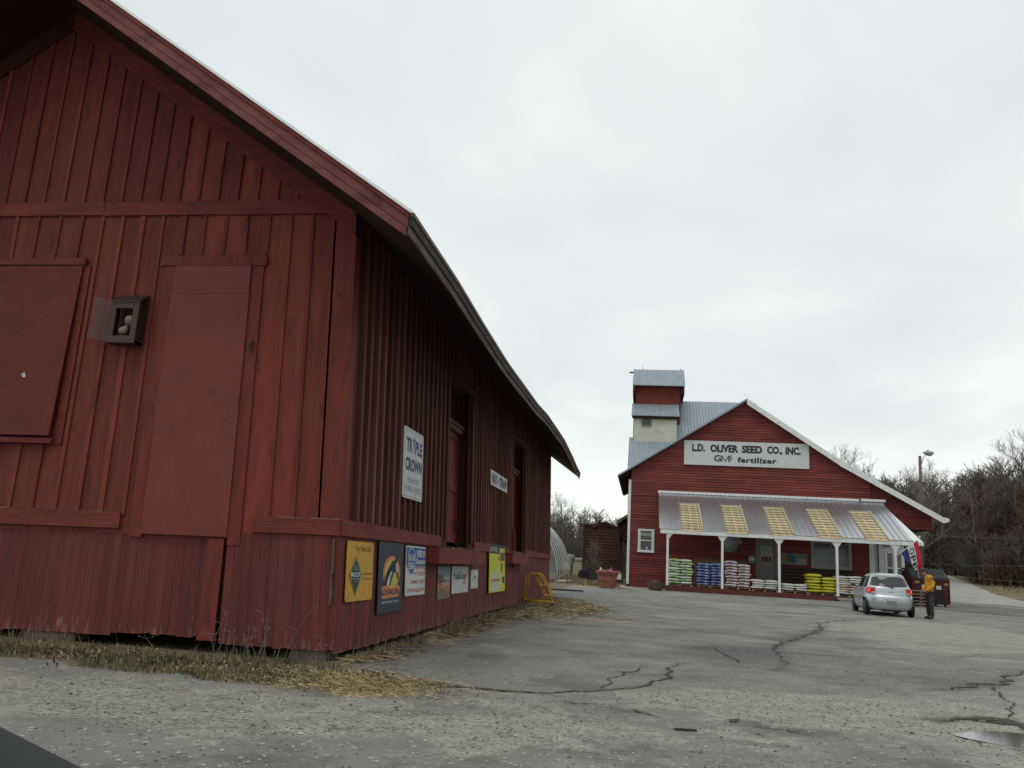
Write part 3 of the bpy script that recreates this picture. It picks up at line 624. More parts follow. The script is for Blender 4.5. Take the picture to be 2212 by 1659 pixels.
# mid battens, broken where door, shutter and lamp box sit
for i, x in enumerate(mid_b):
    x += 0.026
    zs = [(1.52, 5.32)]
    if DX0 - 0.16 < x < DX1 + 0.16: zs = [(4.76, 5.32)]
    if x < SH1 + 0.1: zs = [(1.52, 2.35), (4.70, 5.32)]
    for a, b in zs:
        sk = r_.uniform(-0.012, 0.012); w = r_.uniform(0.017, 0.024)
        if i in (7, 9): sk = 0.0; w = 0.035
        g.prism([(x - w, YW - 0.022, a), (x + w, YW - 0.022, a), (x + w + sk, YW - 0.022, b), (x - w + sk, YW - 0.022, b)],
                [(x - w, YW + 0.002, a), (x + w, YW + 0.002, a), (x + w + sk, YW + 0.002, b), (x - w + sk, YW + 0.002, b)], 0)
g.map(lean).build('gable_boards', ['red_board', 'dark_wood'], barn)
g = MB()
strip_boards(g, [XW] + top_b, lambda x: 5.36, roofline, YW + 0.015, 0.29, 0.03, 0)
for x in top_b:
    x += 0.026
    zt = min(roofline(x - 0.03), roofline(x + 0.03)) - 0.02
    if zt > 5.6:
        w = r_.uniform(0.016, 0.023); g.box(x - w, x + w, YW - 0.010, YW + 0.017, 5.45, zt, 0)
g.map(lean).build('upper_gable_boards', ['red_board'], barn)
# belts
g = MB()
for a, b in ((-12.5, -7.0), (-6.99, XW + 0.005)): g.box(a, b, YW - 0.035, YW, 5.30 + r_.uniform(-0.01, 0), 5.48)
g.map(lean).build('belt_board', 'red_trim', barn)
g = MB(); g.box(XW - 0.28, XW + 0.01, YW - 0.022, YW + 0.001, 1.5, 5.3); g.map(lean).build('corner_board', 'red_vtrim', barn)
for a, b, c, d_ in ((-12.5, DX0 - 0.24, 1.36, 1.55), (DX1 + 0.22, XW + 0.008, 1.38, 1.56)):
    g = MB(); g.box(a, b, YW - 0.045, YW + 0.01, c, d_); sb_ = g.map(lean).build('sill_belt', 'red_trim', barn)
    g = MB(); g.box(a + 0.02, b - 0.02, YW - 0.048, YW - 0.035, d_ - 0.004, d_ + 0.005)
    g.map(lean).build('worn_edge', mk('worn_pale', (0.30, 0.19, 0.16), 0.9, var=0.3, col2=(0.15, 0.045, 0.035), thr=0.48, soft=0.03, scale2=3), sb_)
# narrow-boarded skirt
g = MB(); x = XW; i = 0
while x > -12.6:
    w = 0.105 + r_.uniform(-0.006, 0.006)
    zb = 0.155 + (0.035 if -6.05 < x < -4.62 else 0.0) + r_.uniform(-0.01, 0.012) - (0.03 if x > -4.62 else 0)
    zt = 1.37
    yy = YW - 0.012 + r_.uniform(-0.002, 0.002) + (0.02 if x < -4.6 else 0)
    if not (-4.73 < x < -4.63): g.box(x - w + 0.003, x, yy, yy + 0.022, zb, zt)
    x -= w; i += 1
g.map(lean).build('skirt', 'skirt', barn)
g = MB(); g.prism([(-4.96, YW - 0.03, 0.16), (-4.745, YW - 0.03, 0.16), (-4.735, YW - 0.03, 1.29), (-4.93, YW - 0.03, 1.29)], [(-4.96, YW - 0.004, 0.16), (-4.745, YW - 0.004, 0.16), (-4.735, YW - 0.004, 1.29), (-4.93, YW - 0.004, 1.29)]); g.map(lean).build('skirt_cover_board', 'red_vtrim', barn)
# service door
d = MB(); d.box(-5.80, -4.70, YW - 0.05, YW - 0.02, 1.31, 4.24); dp = d.map(lean).build('service_door', 'plywood', barn)
d = MB(); d.box(-5.79, -4.71, YW - 0.044, YW - 0.006, 4.245, 4.605); d.map(lean).build('door_transom', 'plywood', dp)
d = MB(); d.box(-5.97, -5.80, YW - 0.024, YW - 0.002, 1.27, 4.61); d.box(-4.70, -4.54, YW - 0.026, YW - 0.002, 1.22, 4.61); d.box(-6.02, -4.50, YW - 0.045, YW - 0.002, 4.61, 4.74)
d.map(lean).build('door_frame', 'red_vtrim', dp)
d = MB(); d.box(-4.635, -4.595, YW - 0.06, YW - 0.04, 3.52, 3.66); d.tube([(-4.615, YW - 0.07, 3.64), (-4.60, YW - 0.10, 3.60), (-4.615, YW - 0.075, 3.56)], 0.008, 6)
d.map(lean).build('hasp', 'grey_wood', dp)
# boarded-up window
d = MB(); vs = [(-9.4, YW - 0.09, 2.42), (SH1 - 0.02, YW - 0.13, 2.42), (SH1, YW - 0.06, 4.60), (-9.4, YW - 0.05, 4.60)]
d.prism(vs, [(a, b + 0.02, c) for a, b, c in vs]); sh = d.map(lean).build('window_shutter', 'chipboard', barn)
d = MB(); d.box(-9.5, SH1 + 0.03, YW - 0.07, YW, 4.61, 4.70); d.box(-9.5, SH1 - 0.0, YW - 0.10, YW, 2.33, 2.39); d.box(SH1 - 0.03, SH1 + 0.09, YW - 0.022, YW, 2.33, 4.61)
d.map(lean).build('shutter_frame', 'red_trim', sh)
d = MB(); d.pxz([(-7.72, 3.17), (-7.68, 3.20), (-7.655, 3.155), (-7.66, 3.125), (-7.69, 3.13)], YW - 0.105, YW - 0.099)
d.map(lean).build('paint_flake', 'paint_chip', sh)
# side wall: wide boards with bold battens, belt, skirt, two freight doors
DOORS = [(14.35, 16.32), (21.85, 24.1)]
g = MB(); y = YW
def inop(y, m=0.0): return any(a - m < y < b + m for a, b in DOORS)
y = YW + 0.12
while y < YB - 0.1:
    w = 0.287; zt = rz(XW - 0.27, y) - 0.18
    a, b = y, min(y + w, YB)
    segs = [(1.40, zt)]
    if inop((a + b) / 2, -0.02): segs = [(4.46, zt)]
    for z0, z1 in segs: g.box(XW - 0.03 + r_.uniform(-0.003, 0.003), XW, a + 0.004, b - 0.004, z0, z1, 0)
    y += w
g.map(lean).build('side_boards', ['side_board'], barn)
g = MB(); y = YW + 0.12 + 0.287; k = 0
while y < YB - 0.1:
    zt = rz(XW - 0.27, y) - 0.185
    z0 = 4.60 if inop(y, 0.06) else 1.55
    w = r_.uniform(0.034, 0.045); g.box(XW, XW + r_.uniform(0.048, 0.060), y - w, y + w, z0, zt)
    y += 0.287; k += 1
g.map(lean).build('side_battens', 'worn_batten', barn)
g = MB(); y = YW
g.box(XW - 0.001, XW + 0.024, YW - 0.02, YW + 0.15, 1.56, 5.0); g.map(lean).build('corner_board', 'red_vtrim', barn)
for a, b in ((YW - 0.03, 13.9), (16.75, 21.4), (24.3, YB)):
    g = MB(); g.box(XW - 0.01, XW + 0.045, a, b, 1.38, 1.56); g.map(lean).build('side_belt', 'red_trim', barn)
g = MB(); y = YW - 0.005
while y < YB:
    w = r_.uniform(0.13, 0.19); zb = 0.10 + 0.03 * mnoise.noise((y * 0.4, 0, 5)) + r_.uniform(-0.012, 0.01)
    if 9.9 < y < 12.6: zb -= 0.02
    g.box(XW - 0.03, XW + r_.uniform(-0.002, 0.006), y, y + w - 0.004, zb, 1.379); y += w
g.map(lean).build('side_skirt', 'skirt', barn)
g = MB(); g.box(XL, XW - 0.05, YB - 0.03, YB, 0.1, 5.1); g.pxz([(XL, 5.1), (XW - 0.05, 5.1), (XR, 8.2)], YB - 0.03, YB); g.box(XL, XL + 0.05, YW, YB, 0.1, 5.1)
g.box(XW - 0.5, XW - 0.45, YW + 0.1, YB - 0.1, 0.2, 4.6)
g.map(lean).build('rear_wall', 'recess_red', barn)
for (a, b) in DOORS:
    dm = MB()
    xb = XW - 0.26
    dm.box(xb - 0.03, xb, a + 0.10, b - 0.0, 1.50, 3.62)
    n = 2; w = (b - a) / n
    for q in range(n):
        y0, y1 = a + q * w, a + (q + 1) * w
        for z0, z1 in ((1.50, 1.66), (2.48, 2.60), (3.50, 3.62)): dm.box(xb, xb + 0.03, y0 + 0.02, y1 - 0.02, z0, z1)
        for yy in (y0 + 0.02, y1 - 0.12): dm.box(xb, xb + 0.031, yy, yy + 0.10, 1.49, 3.63)
    fd = dm.map(lean).build('freight_door', 'red_trim', barn)
    dm = MB(); dm.box(xb, xb + 0.12, a, b, 3.63, 3.78); dm.box(xb - 0.02, xb + 0.16, a, b, 3.72, 3.77); dm.map(lean).build('transom_ledge', 'worn_batten', fd)
    dm = MB(); dm.box(xb - 0.06, xb - 0.05, a, b, 3.78, 4.44)
    tw = dm.map(lean).build('transom_window', 'glass', fd)
    dm = MB()
    for q in range(9): yy = a + 0.1 + (b - a - 0.2) * q / 8; dm.box(xb - 0.02, xb, yy - 0.018, yy + 0.018, 3.78, 4.44)
    dm.map(lean).build('window_bar', 'recess_red', tw)
    dm = MB()
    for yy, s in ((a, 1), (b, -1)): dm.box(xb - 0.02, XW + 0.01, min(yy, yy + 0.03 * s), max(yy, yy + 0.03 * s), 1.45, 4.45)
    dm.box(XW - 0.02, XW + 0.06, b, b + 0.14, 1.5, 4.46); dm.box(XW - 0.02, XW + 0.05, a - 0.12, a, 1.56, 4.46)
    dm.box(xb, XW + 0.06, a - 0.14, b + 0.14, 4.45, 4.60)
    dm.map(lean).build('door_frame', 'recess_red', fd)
    if a > 20:
        dm = MB(); dm.box(XW + 0.05, XW + 0.13, a - 0.20, a - 0.10, 1.05, 1.95); dm.obox((XW + 0.07, a - 0.13, 2.02), (0.03, 0.045, 0.12), (0.0, -0.3, 0)); dm.map(lean).build('guard_post', 'red_trim', fd)
for (a, b, z0, z1, dx) in ((13.0, 16.9, 1.11, 1.345, 0.24), (20.6, 23.6, 1.16, 1.41, 0.24)):
    dm = MB(); dm.box(XW + 0.008, XW + dx, a, b, z0, z1)
    bp = dm.map(lean).build('dock_bumper', 'red_trim', barn)
    dm = MB()
    for q in range(260):
        x = XW + r_.uniform(0.02, dx); yy = r_.uniform(a + 0.6, b); t = r_.uniform(0, PI); l = r_.uniform(0.04, 0.12); z = z1 + r_.uniform(0.0, 0.05)
        dx_, dy_ = math.cos(t) * l, math.sin(t) * l
        dm.add([(x, yy, z), (x + 0.006, yy + 0.006, z + 0.004), (x + dx_, yy + dy_, z + r_.uniform(-0.02, 0.03))], [(0, 1, 2)])
    o = dm.map(lean).build('hay_litter', 'straw_dull', bp); o['kind'] = 'stuff'
# white splinter marks at the corner
g = MB(); g.box(XW - 0.075, XW - 0.05, YW - 0.045, YW - 0.03, 0.95, 1.34); g.box(XW - 0.09, XW - 0.055, YW - 0.04, YW - 0.028, 0.62, 0.98)
g.map(lean).build('splintered_board', 'grey_wood', barn)
# foundation stones
for (x, y, sx, sy, h) in ((-3.64, YW + 0.25, 0.20, 0.20, 0.34), (-6.9, YW + 0.2, 0.35, 0.14, 0.17), (-3.68, 13.5, 0.2, 0.3, 0.25), (-3.68, 18.5, 0.2, 0.3, 0.25), (-3.68, 24.0, 0.2, 0.3, 0.25)):
    g = MB(); g.box(x - sx, x + sx, y - sy, y + sy, -0.1, h)
    g.map(lambda p: p + Vector(mnoise.noise_vector(p * 3)) * 0.03).build('foundation_stone', 'red_stone' if sx > 0.3 else 'stone', barn)
# roof
YR0, YR1 = 7.86, 32.3
def roof_side(sgn):
    f = lambda x: x if sgn > 0 else 2 * XR - x
    ysn = [YR0 + (YR1 - YR0) * i / 34 for i in range(35)]
    xsn = [XR + (XE - XR) * i / 6 for i in range(7)]
    def sheet(mb, zo, x0=0, mi=0):
        vs = [(f(x), y, rz(x, y) + zo) for y in ysn for x in xsn]
        mb.add(vs, [(i * 7 + j, i * 7 + j + 1, (i + 1) * 7 + j + 1, (i + 1) * 7 + j) for i in range(34) for j in range(6)], mi)
    r = MB(); sheet(r, 0.0)
    k = 0; y = YR0 + 0.02
    while y < YR1:                                  # raised seams, their ends show along the eave
        vs = []
        for x in (XR + 0.02, (XR + XE) / 2, XE + 0.015):
            z = rz(x, y); vs += [(f(x), y - 0.012, z), (f(x), y, z + 0.035), (f(x), y + 0.012, z)]
        r.add(vs, [(0, 1, 4, 3), (1, 2, 5, 4), (3, 4, 7, 6), (4, 5, 8, 7), (0, 2, 1), (6, 7, 8)]); y += 0.305
    ro = r.build('roof', 'tin_roof', barn, recalc=False)
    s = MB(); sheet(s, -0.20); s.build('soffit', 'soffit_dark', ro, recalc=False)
    def edge(zt, zb, xo, name, mat):
        e_ = MB()
        for i in range(34):
            a, b = ysn[i], ysn[i + 1]; x0, x1 = f(XE - 0.02), f(XE + xo)
            e_.add([(x0, a, rz(XE, a) + zb), (x0, b, rz(XE, b) + zb), (x0, b, rz(XE, b) + zt), (x0, a, rz(XE, a) + zt),
                    (x1, a, rz(XE, a) + zb), (x1, b, rz(XE, b) + zb), (x1, b, rz(XE, b) + zt), (x1, a, rz(XE, a) + zt)],
                   [(4, 5, 6, 7), (0, 1, 5, 4), (3, 7, 6, 2), (0, 4, 7, 3), (1, 2, 6, 5), (0, 3, 2, 1)])
        e_.build(name, mat, ro, recalc=False)
    edge(-0.005, -0.05, 0.035, 'drip_edge', 'rust_tin')
    edge(-0.055, -0.15, 0.02, 'gutter_board', 'fascia_dark')
    edge(-0.155, -0.25, 0.0, 'fascia_board', 'grey_wood')
    def rake(zt, zb, y0, y1, x0, x1, name, mat):
        e_ = MB(); n = 10
        for i in range(n):
            a, b = lerp(x0, x1, i / n), lerp(x0, x1, (i + 1) / n)
            e_.add([(f(q), y, rz(q, YR0) + z) for y in (y0, y1) for q, z in ((a, zb), (b, zb), (b, zt), (a, zt))], [(0, 1, 2, 3), (7, 6, 5, 4), (0, 4, 5, 1), (3, 2, 6, 7), (0, 3, 7, 4), (1, 5, 6, 2)])
        e_.build(name, mat, ro, recalc=False)
    rake(0.012, -0.02, YR0 - 0.05, YR0 - 0.002, XR, XE, 'metal_edge', 'bright_tin')
    rake(-0.022, -0.075, YR0 - 0.035, YR0 - 0.001, XR, XE - 0.01, 'rake_trim', 'red_trim')
    rake(-0.077, -0.19, YR0 - 0.018, YR0 + 0.01, XR, XE - 0.02, 'rake_board', 'rake_wood')
    rake(-0.20, -0.29, YR0 - 0.030, YR0 + 0.01, XR, XE - 0.03, 'rake_moulding', 'rake_wood')
    # frieze board on the wall below the soffit
    fr = MB(); n = 12
    for i in range(n):
        a, b = lerp(XR, XW - 0.02, i / n), lerp(XR, XW - 0.02, (i + 1) / n)
        fr.add([(f(lxx(q) if sgn > 0 else q), y, rz(lxx(q) if sgn > 0 else q, YW) + z) for y in (YW - 0.03, YW + 0.012) for q, z in ((a, -0.48), (b, -0.48), (b, -0.19), (a, -0.19))], [(0, 1, 2, 3), (7, 6, 5, 4), (0, 4, 5, 1), (3, 2, 6, 7)])
    fr.build('frieze_board', 'recess_red' if sgn < 0 else 'red_trim', ro, recalc=False)
roof_side(1); roof_side(-1)

# floodlight box on the gable
lb = thing('floodlight_box', 'dark wooden lamp box with two bulbs between the shutter and the door', 'lamp', (-6.2, YW - 0.2, 3.8))
g = MB(); x0, x1, y0, y1, z0, z1 = -6.57, -6.19, 9.02, YW - 0.03, 3.55, 4.14
g.box(x1 - 0.03, x1, y0 + 0.02, y1, z0, z1 - 0.08); g.box(x0, x0 + 0.02, y0 + 0.02, y1, z0, z1); g.box(x0, x1, y0 + 0.02, y1, z0, z0 + 0.03)
g.prism([(x0, y0 - 0.02, z1 - 0.08), (x1 + 0.01, y0 - 0.02, z1 - 0.08), (x1 + 0.01, y1, z1 + 0.04), (x0, y1, z1 + 0.04)], [(x0, y0 - 0.02, z1 - 0.05), (x1 + 0.01, y0 - 0.02, z1 - 0.05), (x1 + 0.01, y1, z1 + 0.07), (x0, y1, z1 + 0.07)])
g.build('housing', plain('lamp_box_dark', (0.045, 0.022, 0.018)), lb)
g = MB(); g.box(x0, x0 + 0.075, y0 - 0.01, y0 + 0.015, z0, z1 - 0.05); g.box(x1 - 0.075, x1, y0 - 0.01, y0 + 0.015, z0, z1 - 0.05)
g.box(x0 + 0.076, x1 - 0.076, y0 - 0.01, y0 + 0.015, z0, z0 + 0.09); g.box(x0 + 0.076, x1 - 0.076, y0 - 0.01, y0 + 0.015, z1 - 0.15, z1 - 0.05)
g.build('front_frame', plain('lamp_frame', (0.075, 0.042, 0.036)), lb)
g = MB(); g.prism([(x0 - 0.33, 9.10, 3.64), (x0, y0, 3.56), (x0, y0, 4.10), (x0 - 0.31, 9.10, 4.17)], [(x0 - 0.33, 9.105, 3.64), (x0, y0 + 0.005, 3.56), (x0, y0 + 0.005, 4.10), (x0 - 0.31, 9.105, 4.17)])
g.build('clear_shield', mk('clear_sheet', (0.10, 0.06, 0.055), 0.15, var=0, alpha=0.28), lb)
for (bx, bz, r, d) in ((-6.33, 3.86, 0.065, (0.25, -0.55, -0.4)), (-6.40, 3.73, 0.055, (-0.15, -0.5, -0.7))):
    g = MB(); g.lathe([(0.02, 0.10), (0.03, 0.06), (r, -0.02), (r * 0.97, -0.04), (r * 0.6, -0.06), (0.005, -0.066)], (0, 0, 0), 16)
    q = Vector(d).normalized().to_track_quat('-Z', 'Y').to_matrix(); c = Vector((bx, 9.09, bz)); g.map(lambda p: c + q @ p)
    g.build('bulb', 'bulb', lb)

# ------------------------------------------------------------------ signs on the barn's side
def side_map(y0, y1, z0, z1, off, skew=0.0):
    def f(u, v, o=0.0):
        z = lerp(z0, z1, v); x, _, _ = lean((XW, lerp(y0, y1, u), z))
        return Vector((x + off + o, lerp(y0, y1, u) + skew * (0.5 - v), z))
    return f
def panel(name, label, y0, y1, z0, z1, mat, off=0.03, round_=0.0, skew=0.0, cat='sign', group=None):
    f = side_map(y0, y1, z0, z1, off, skew)
    root = thing(name, label, cat, tuple(f(0.5, 0)), group=group)
    g = MB(); r = round_
    if r:
        ru, rv = r / (y1 - y0), r / (z1 - z0); pts = []
        for (cu, cv, a) in ((1 - ru, 1 - rv, 0), (ru, 1 - rv, PI / 2), (ru, rv, PI), (1 - ru, rv, 1.5 * PI)):
            pts += [(cu + ru * math.cos(a + t * PI / 8), cv + rv * math.sin(a + t * PI / 8)) for t in range(5)]
    else: pts = [(1, 1), (0, 1), (0, 0), (1, 0)]
    g.prism([f(u, v, -0.008) for u, v in pts], [f(u, v, 0.0) for u, v in pts])
    g.build('sign_panel', mat, root)
    return root, f
def lettering(root, f, items, mat, name='lettering', o=0.002):
    for it in items:
        g = MB(); put_text(g, it[0], it[1], lambda u, v: f(u, v, o), 0, it[2] if len(it) > 2 else 0.0, it[3] if len(it) > 3 else 0.0)
        g.build(name, mat, root, recalc=False)
def shapes(root, f, polys, mat, name, o=0.0015):
    for p in polys:
        g = MB(); put_poly(g, p, lambda u, v: f(u, v, o)); g.build(name, mat, root, recalc=False)

t, f = panel('advertising_sign', 'yellow metal sign with a green diamond, nearest the barn corner', 9.37, 10.34, 0.645, 1.335, 'sign_yellow', round_=0.04)
shapes(t, f, [[(0.33, 0.08), (0.57, 0.42), (0.33, 0.76), (0.09, 0.42)]], 'ink_green', 'diamond')
shapes(t, f, [[(0.33, 0.105), (0.55, 0.42), (0.33, 0.735), (0.11, 0.42)]], 'ink_gold', 'diamond_line', 0.003)
shapes(t, f, [[(0.33, 0.125), (0.535, 0.42), (0.33, 0.715), (0.125, 0.42)]], 'ink_green', 'diamond_field', 0.0045)
lettering(t, f, [('Try One On!', (0.28, 0.80, 0.88, 0.93), 0.01)], 'ink_brown')
lettering(t, f, [('MUCK', (0.15, 0.40, 0.52, 0.48), 0.03), ('BOOT COMPANY', (0.155, 0.355, 0.52, 0.38), 0.01), ('The', (0.29, 0.56, 0.37, 0.59)), ('Original', (0.25, 0.51, 0.42, 0.545)), ('-', (0.28, 0.32, 0.38, 0.327), 0.02)], 'sign_white', 'white_lettering', 0.006)
lettering(t, f, [('Get Comfortable.', (0.60, 0.43, 0.97, 0.48)), ('Get the Original.', (0.60, 0.34, 0.95, 0.39))], 'ink_brown', 'small_lettering')
for u, v in ((0.04, 0.95), (0.96, 0.95), (0.04, 0.04), (0.96, 0.04)):
    g = MB(); put_poly(g, ellipse(u, v, 0.012, 0.016, 8), lambda a, b: f(a, b, 0.002)); g.build('screw', 'ink_brown', t, recalc=False)

t, f = panel('advertising_sign', 'dark navy sign with a black and white horse head in an orange ring', 10.56, 11.66, 0.45, 1.365, 'sign_navy', off=0.035)
shapes(t, f, [ellipse(0.53, 0.56, 0.36, 0.245, 36)], 'ink_orange', 'ring')
shapes(t, f, [[(0.20, 0.24), (0.84, 0.25), (0.90, 0.335), (0.86, 0.38), (0.16, 0.38), (0.13, 0.335)], [(0.175, 0.20), (0.83, 0.215), (0.88, 0.25), (0.13, 0.24)]], 'ink_orange', 'name_plate')
shapes(t, f, [ellipse(0.53, 0.55, 0.30, 0.205, 36)], 'ink_gold', 'yellow_disc', 0.003)
shapes(t, f, [[(0.22, 0.385), (0.25, 0.50), (0.32, 0.58), (0.42, 0.68), (0.52, 0.735), (0.66, 0.745), (0.68, 0.80), (0.72, 0.84), (0.745, 0.79), (0.74, 0.73), (0.79, 0.66), (0.80, 0.58), (0.81, 0.52), (0.83, 0.47), (0.80, 0.44), (0.765, 0.48), (0.70, 0.555), (0.62, 0.575), (0.55, 0.50), (0.50, 0.43), (0.49, 0.385)]], 'black', 'horse_head', 0.0045)
shapes(t, f, [[(0.31, 0.385), (0.42, 0.39), (0.47, 0.50), (0.54, 0.585), (0.47, 0.575), (0.38, 0.49)], [(0.27, 0.55), (0.38, 0.66), (0.52, 0.72), (0.40, 0.65)], [(0.69, 0.70), (0.74, 0.715), (0.765, 0.66), (0.775, 0.585), (0.735, 0.55), (0.70, 0.585), (0.685, 0.64)]], 'sign_white', 'highlight', 0.006)
lettering(t, f, [('CAVALOR', (0.18, 0.25, 0.84, 0.335), 0.03)], 'sign_navy', 'name_lettering', 0.004)
lettering(t, f, [('WHEN THE RESULT COUNTS', (0.14, 0.135, 0.86, 0.165), 0.01)], 'sign_white', 'small_lettering')

t, f = panel('advertising_sign', 'white sign with blue top and red wavy line, third from the barn corner', 11.84, 12.95, 0.635, 1.345, 'sign_white', round_=0.03)
shapes(t, f, [[(0.02, 0.585)] + [(0.02 + 0.96 * i / 24, 0.585 + 0.012 * math.sin(i * 1.3)) for i in range(1, 25)] + [(0.98, 0.97), (0.02, 0.97)]], 'sign_blue', 'blue_field')
g = MB(); w_ = [(0.02 + 0.96 * i / 24, 0.57 + 0.013 * math.sin(i * 1.3)) for i in range(25)]
for i in range(24): put_poly(g, [w_[i], w_[i + 1], (w_[i + 1][0], w_[i + 1][1] - 0.022), (w_[i][0], w_[i][1] - 0.022)], lambda u, v: f(u, v, 0.003))
g.build('wavy_line', 'ink_red', t, recalc=False)
seal = [(0.14, 0.90), (0.22, 0.95), (0.30, 0.94), (0.40, 0.88), (0.44, 0.80), (0.42, 0.70), (0.44, 0.60), (0.38, 0.52), (0.33, 0.44), (0.22, 0.44), (0.15, 0.50), (0.10, 0.60), (0.13, 0.70), (0.09, 0.80)]
shapes(t, f, [[(0.265 + (u - 0.265) * 1.12, 0.69 + (v - 0.69) * 1.06) for u, v in seal]], 'sign_white', 'seal_outline', 0.0045)
shapes(t, f, [seal], 'sign_blue', 'seal', 0.006)
lettering(t, f, [('BLUE', (0.13, 0.70, 0.42, 0.83), 0.03), ('SEAL', (0.13, 0.53, 0.42, 0.67), 0.03), ('FEEDS', (0.50, 0.78, 0.95, 0.92), 0.04), ('&needs', (0.48, 0.63, 0.95, 0.76), 0.03)], 'sign_white', 'white_lettering', 0.008)
lettering(t, f, [('PET FOODS', (0.38, 0.40, 0.96, 0.48), 0.01, 0.08), ('ANIMAL FEEDS', (0.24, 0.235, 0.95, 0.315), 0.01, 0.08), ('LAWN & GARDEN', (0.05, 0.065, 0.94, 0.145), 0.01, 0.08)], 'ink_red', 'red_lettering')

t, f = panel('poster', 'poster with a landscape photograph under the dock bumper', 13.82, 14.74, 0.52, 1.055, 'photo_land', off=0.02, cat='poster')
shapes(t, f, [[(0, 0.62), (1, 0.55), (1, 1), (0, 1)]], 'photo_sky', 'sky_picture')
shapes(t, f, [[(0, 0), (1, 0), (1, 0.16), (0.6, 0.24), (0.35, 0.33), (0, 0.30)]], 'photo_grass', 'grass_picture')
shapes(t, f, [[(0, 0.50), (0.5, 0.50), (0.6, 0.60), (0.5, 0.70), (0.35, 0.78), (0.2, 0.74), (0, 0.80)]], 'photo_tree', 'tree_picture', 0.003)
shapes(t, f, [[(0.1, 0.35), (0.9, 0.37), (0.95, 0.42), (0.3, 0.44)]], 'ink_orange', 'sunset_picture', 0.003)
lettering(t, f, [('Taste of', (0.38, 0.60, 0.95, 0.72), 0.02), ('the Wild', (0.36, 0.40, 0.92, 0.54), 0.02)], 'sign_white', 'lettering', 0.0045)

t, f = panel('poster', 'white sign with large dark lettering and a gold wheat sprig', 14.90, 16.33, 0.585, 1.065, 'sign_white', off=0.02, cat='sign')
lettering(t, f, [('PoulinGrain', (0.08, 0.50, 0.84, 0.80), 0.02)], 'ink_dark')
shapes(t, f, [[(0.84, 0.55), (0.90, 0.58), (0.96, 0.86), (0.88, 0.80)], [(0.60, 0.30), (0.80, 0.33), (0.88, 0.50), (0.68, 0.42)]], 'ink_orange', 'wheat')
lettering(t, f, [('A Feed For Every Animal', (0.50, 0.14, 0.93, 0.20), 0.0)], 'ink_grey', 'small_lettering')
t, f = panel('poster', 'small white paper notice with a dark mountain print', 16.62, 17.34, 0.635, 1.0, 'sign_white', off=0.015, cat='notice')
shapes(t, f, [[(0.40, 0.56), (0.72, 0.56), (0.64, 0.66), (0.58, 0.72), (0.50, 0.66)]], 'ink_green', 'mountain')
lettering(t, f, [('MOUNTAIN', (0.20, 0.42, 0.85, 0.50)), ('open daily', (0.3, 0.28, 0.75, 0.33)), ('www', (0.2, 0.05, 0.85, 0.08))], 'ink_grey')
t, f = panel('poster', 'bright yellow and black poster with product pictures beside the second freight door', 18.43, 20.6, 0.505, 1.575, 'poster_yellow', off=0.055, cat='poster')
shapes(t, f, [[(0, 0.80), (1, 0.80), (1, 1), (0, 1)]], 'ink_dark', 'black_band')
shapes(t, f, [[(0.62, 0.60), (0.90, 0.60), (0.97, 0.93), (0.60, 0.93)]], 'ink_gold', 'cup_side', 0.003)
lettering(t, f, [('GOT PESTS..', (0.05, 0.84, 0.50, 0.93), 0.02)], 'sign_white', 'white_lettering', 0.003)
lettering(t, f, [('EBS', (0.66, 0.66, 0.95, 0.84), 0.04), ('get', (0.50, 0.66, 0.60, 0.74), 0.02)], 'ink_dark', 'dark_lettering', 0.0045)
shapes(t, f, [[(0.12 + 0.11 * i, 0.10 + 0.03 * (i % 2)), (0.21 + 0.11 * i, 0.10 + 0.03 * (i % 2)), (0.20 + 0.11 * i, 0.38 + 0.05 * (i % 3)), (0.13 + 0.11 * i, 0.38 + 0.05 * (i % 3))] for i in range(5)] + [[(0.08, 0.04), (0.65, 0.04), (0.62, 0.10), (0.10, 0.10)]], 'sign_white', 'bottle_picture', 0.003)
shapes(t, f, [[(0.13 + 0.11 * i, 0.22), (0.20 + 0.11 * i, 0.22), (0.20 + 0.11 * i, 0.28), (0.13 + 0.11 * i, 0.28)] for i in range(5)], 'ink_red', 'bottle_label', 0.0045)
shapes(t, f, [[(0.80, 0.18), (0.95, 0.18), (0.95, 0.32), (0.80, 0.32)], [(0.70, 0.42), (0.76, 0.42), (0.84, 0.60), (0.74, 0.60)]], 'ink_purple', 'badge', 0.003)

t, f = panel('advertising_sign', 'tall white sign with purple lettering high on the battens', 11.42, 12.5, 2.01, 3.03, 'sign_white', off=0.062, round_=0.05)
g = MB()
for (a, b, c, d) in ((0.04, 0.025, 0.96, 0.035), (0.04, 0.965, 0.96, 0.975), (0.04, 0.025, 0.05, 0.975), (0.95, 0.025, 0.96, 0.975)): put_poly(g, [(a, b), (c, b), (c, d), (a, d)], lambda u, v: f(u, v, 0.0015))
g.build('border_line', 'ink_grey', t, recalc=False)
lettering(t, f, [('TR', (0.13, 0.66, 0.42, 0.86), 0.045), ('PLE', (0.56, 0.66, 0.93, 0.86), 0.045), ('CROWN', (0.10, 0.39, 0.93, 0.58), 0.045)], 'ink_purple')
lettering(t, f, [('PREMIUM', (0.22, 0.215, 0.80, 0.305), 0.0), ('HORSE FEEDS', (0.10, 0.10, 0.90, 0.19), 0.0)], 'ink_grey', 'grey_lettering')
shapes(t, f, [[(0.44, 0.86), (0.46, 0.89), (0.49, 0.865), (0.51, 0.89), (0.54, 0.86), (0.53, 0.835), (0.45, 0.835)]], 'ink_purple', 'crown', 0.003)
shapes(t, f, [[(0.45, 0.83), (0.53, 0.83), (0.52, 0.72), (0.46, 0.72)], [(0.47, 0.70), (0.51, 0.70), (0.51, 0.66), (0.47, 0.66)]], 'ink_grey', 'crown_stem', 0.003)
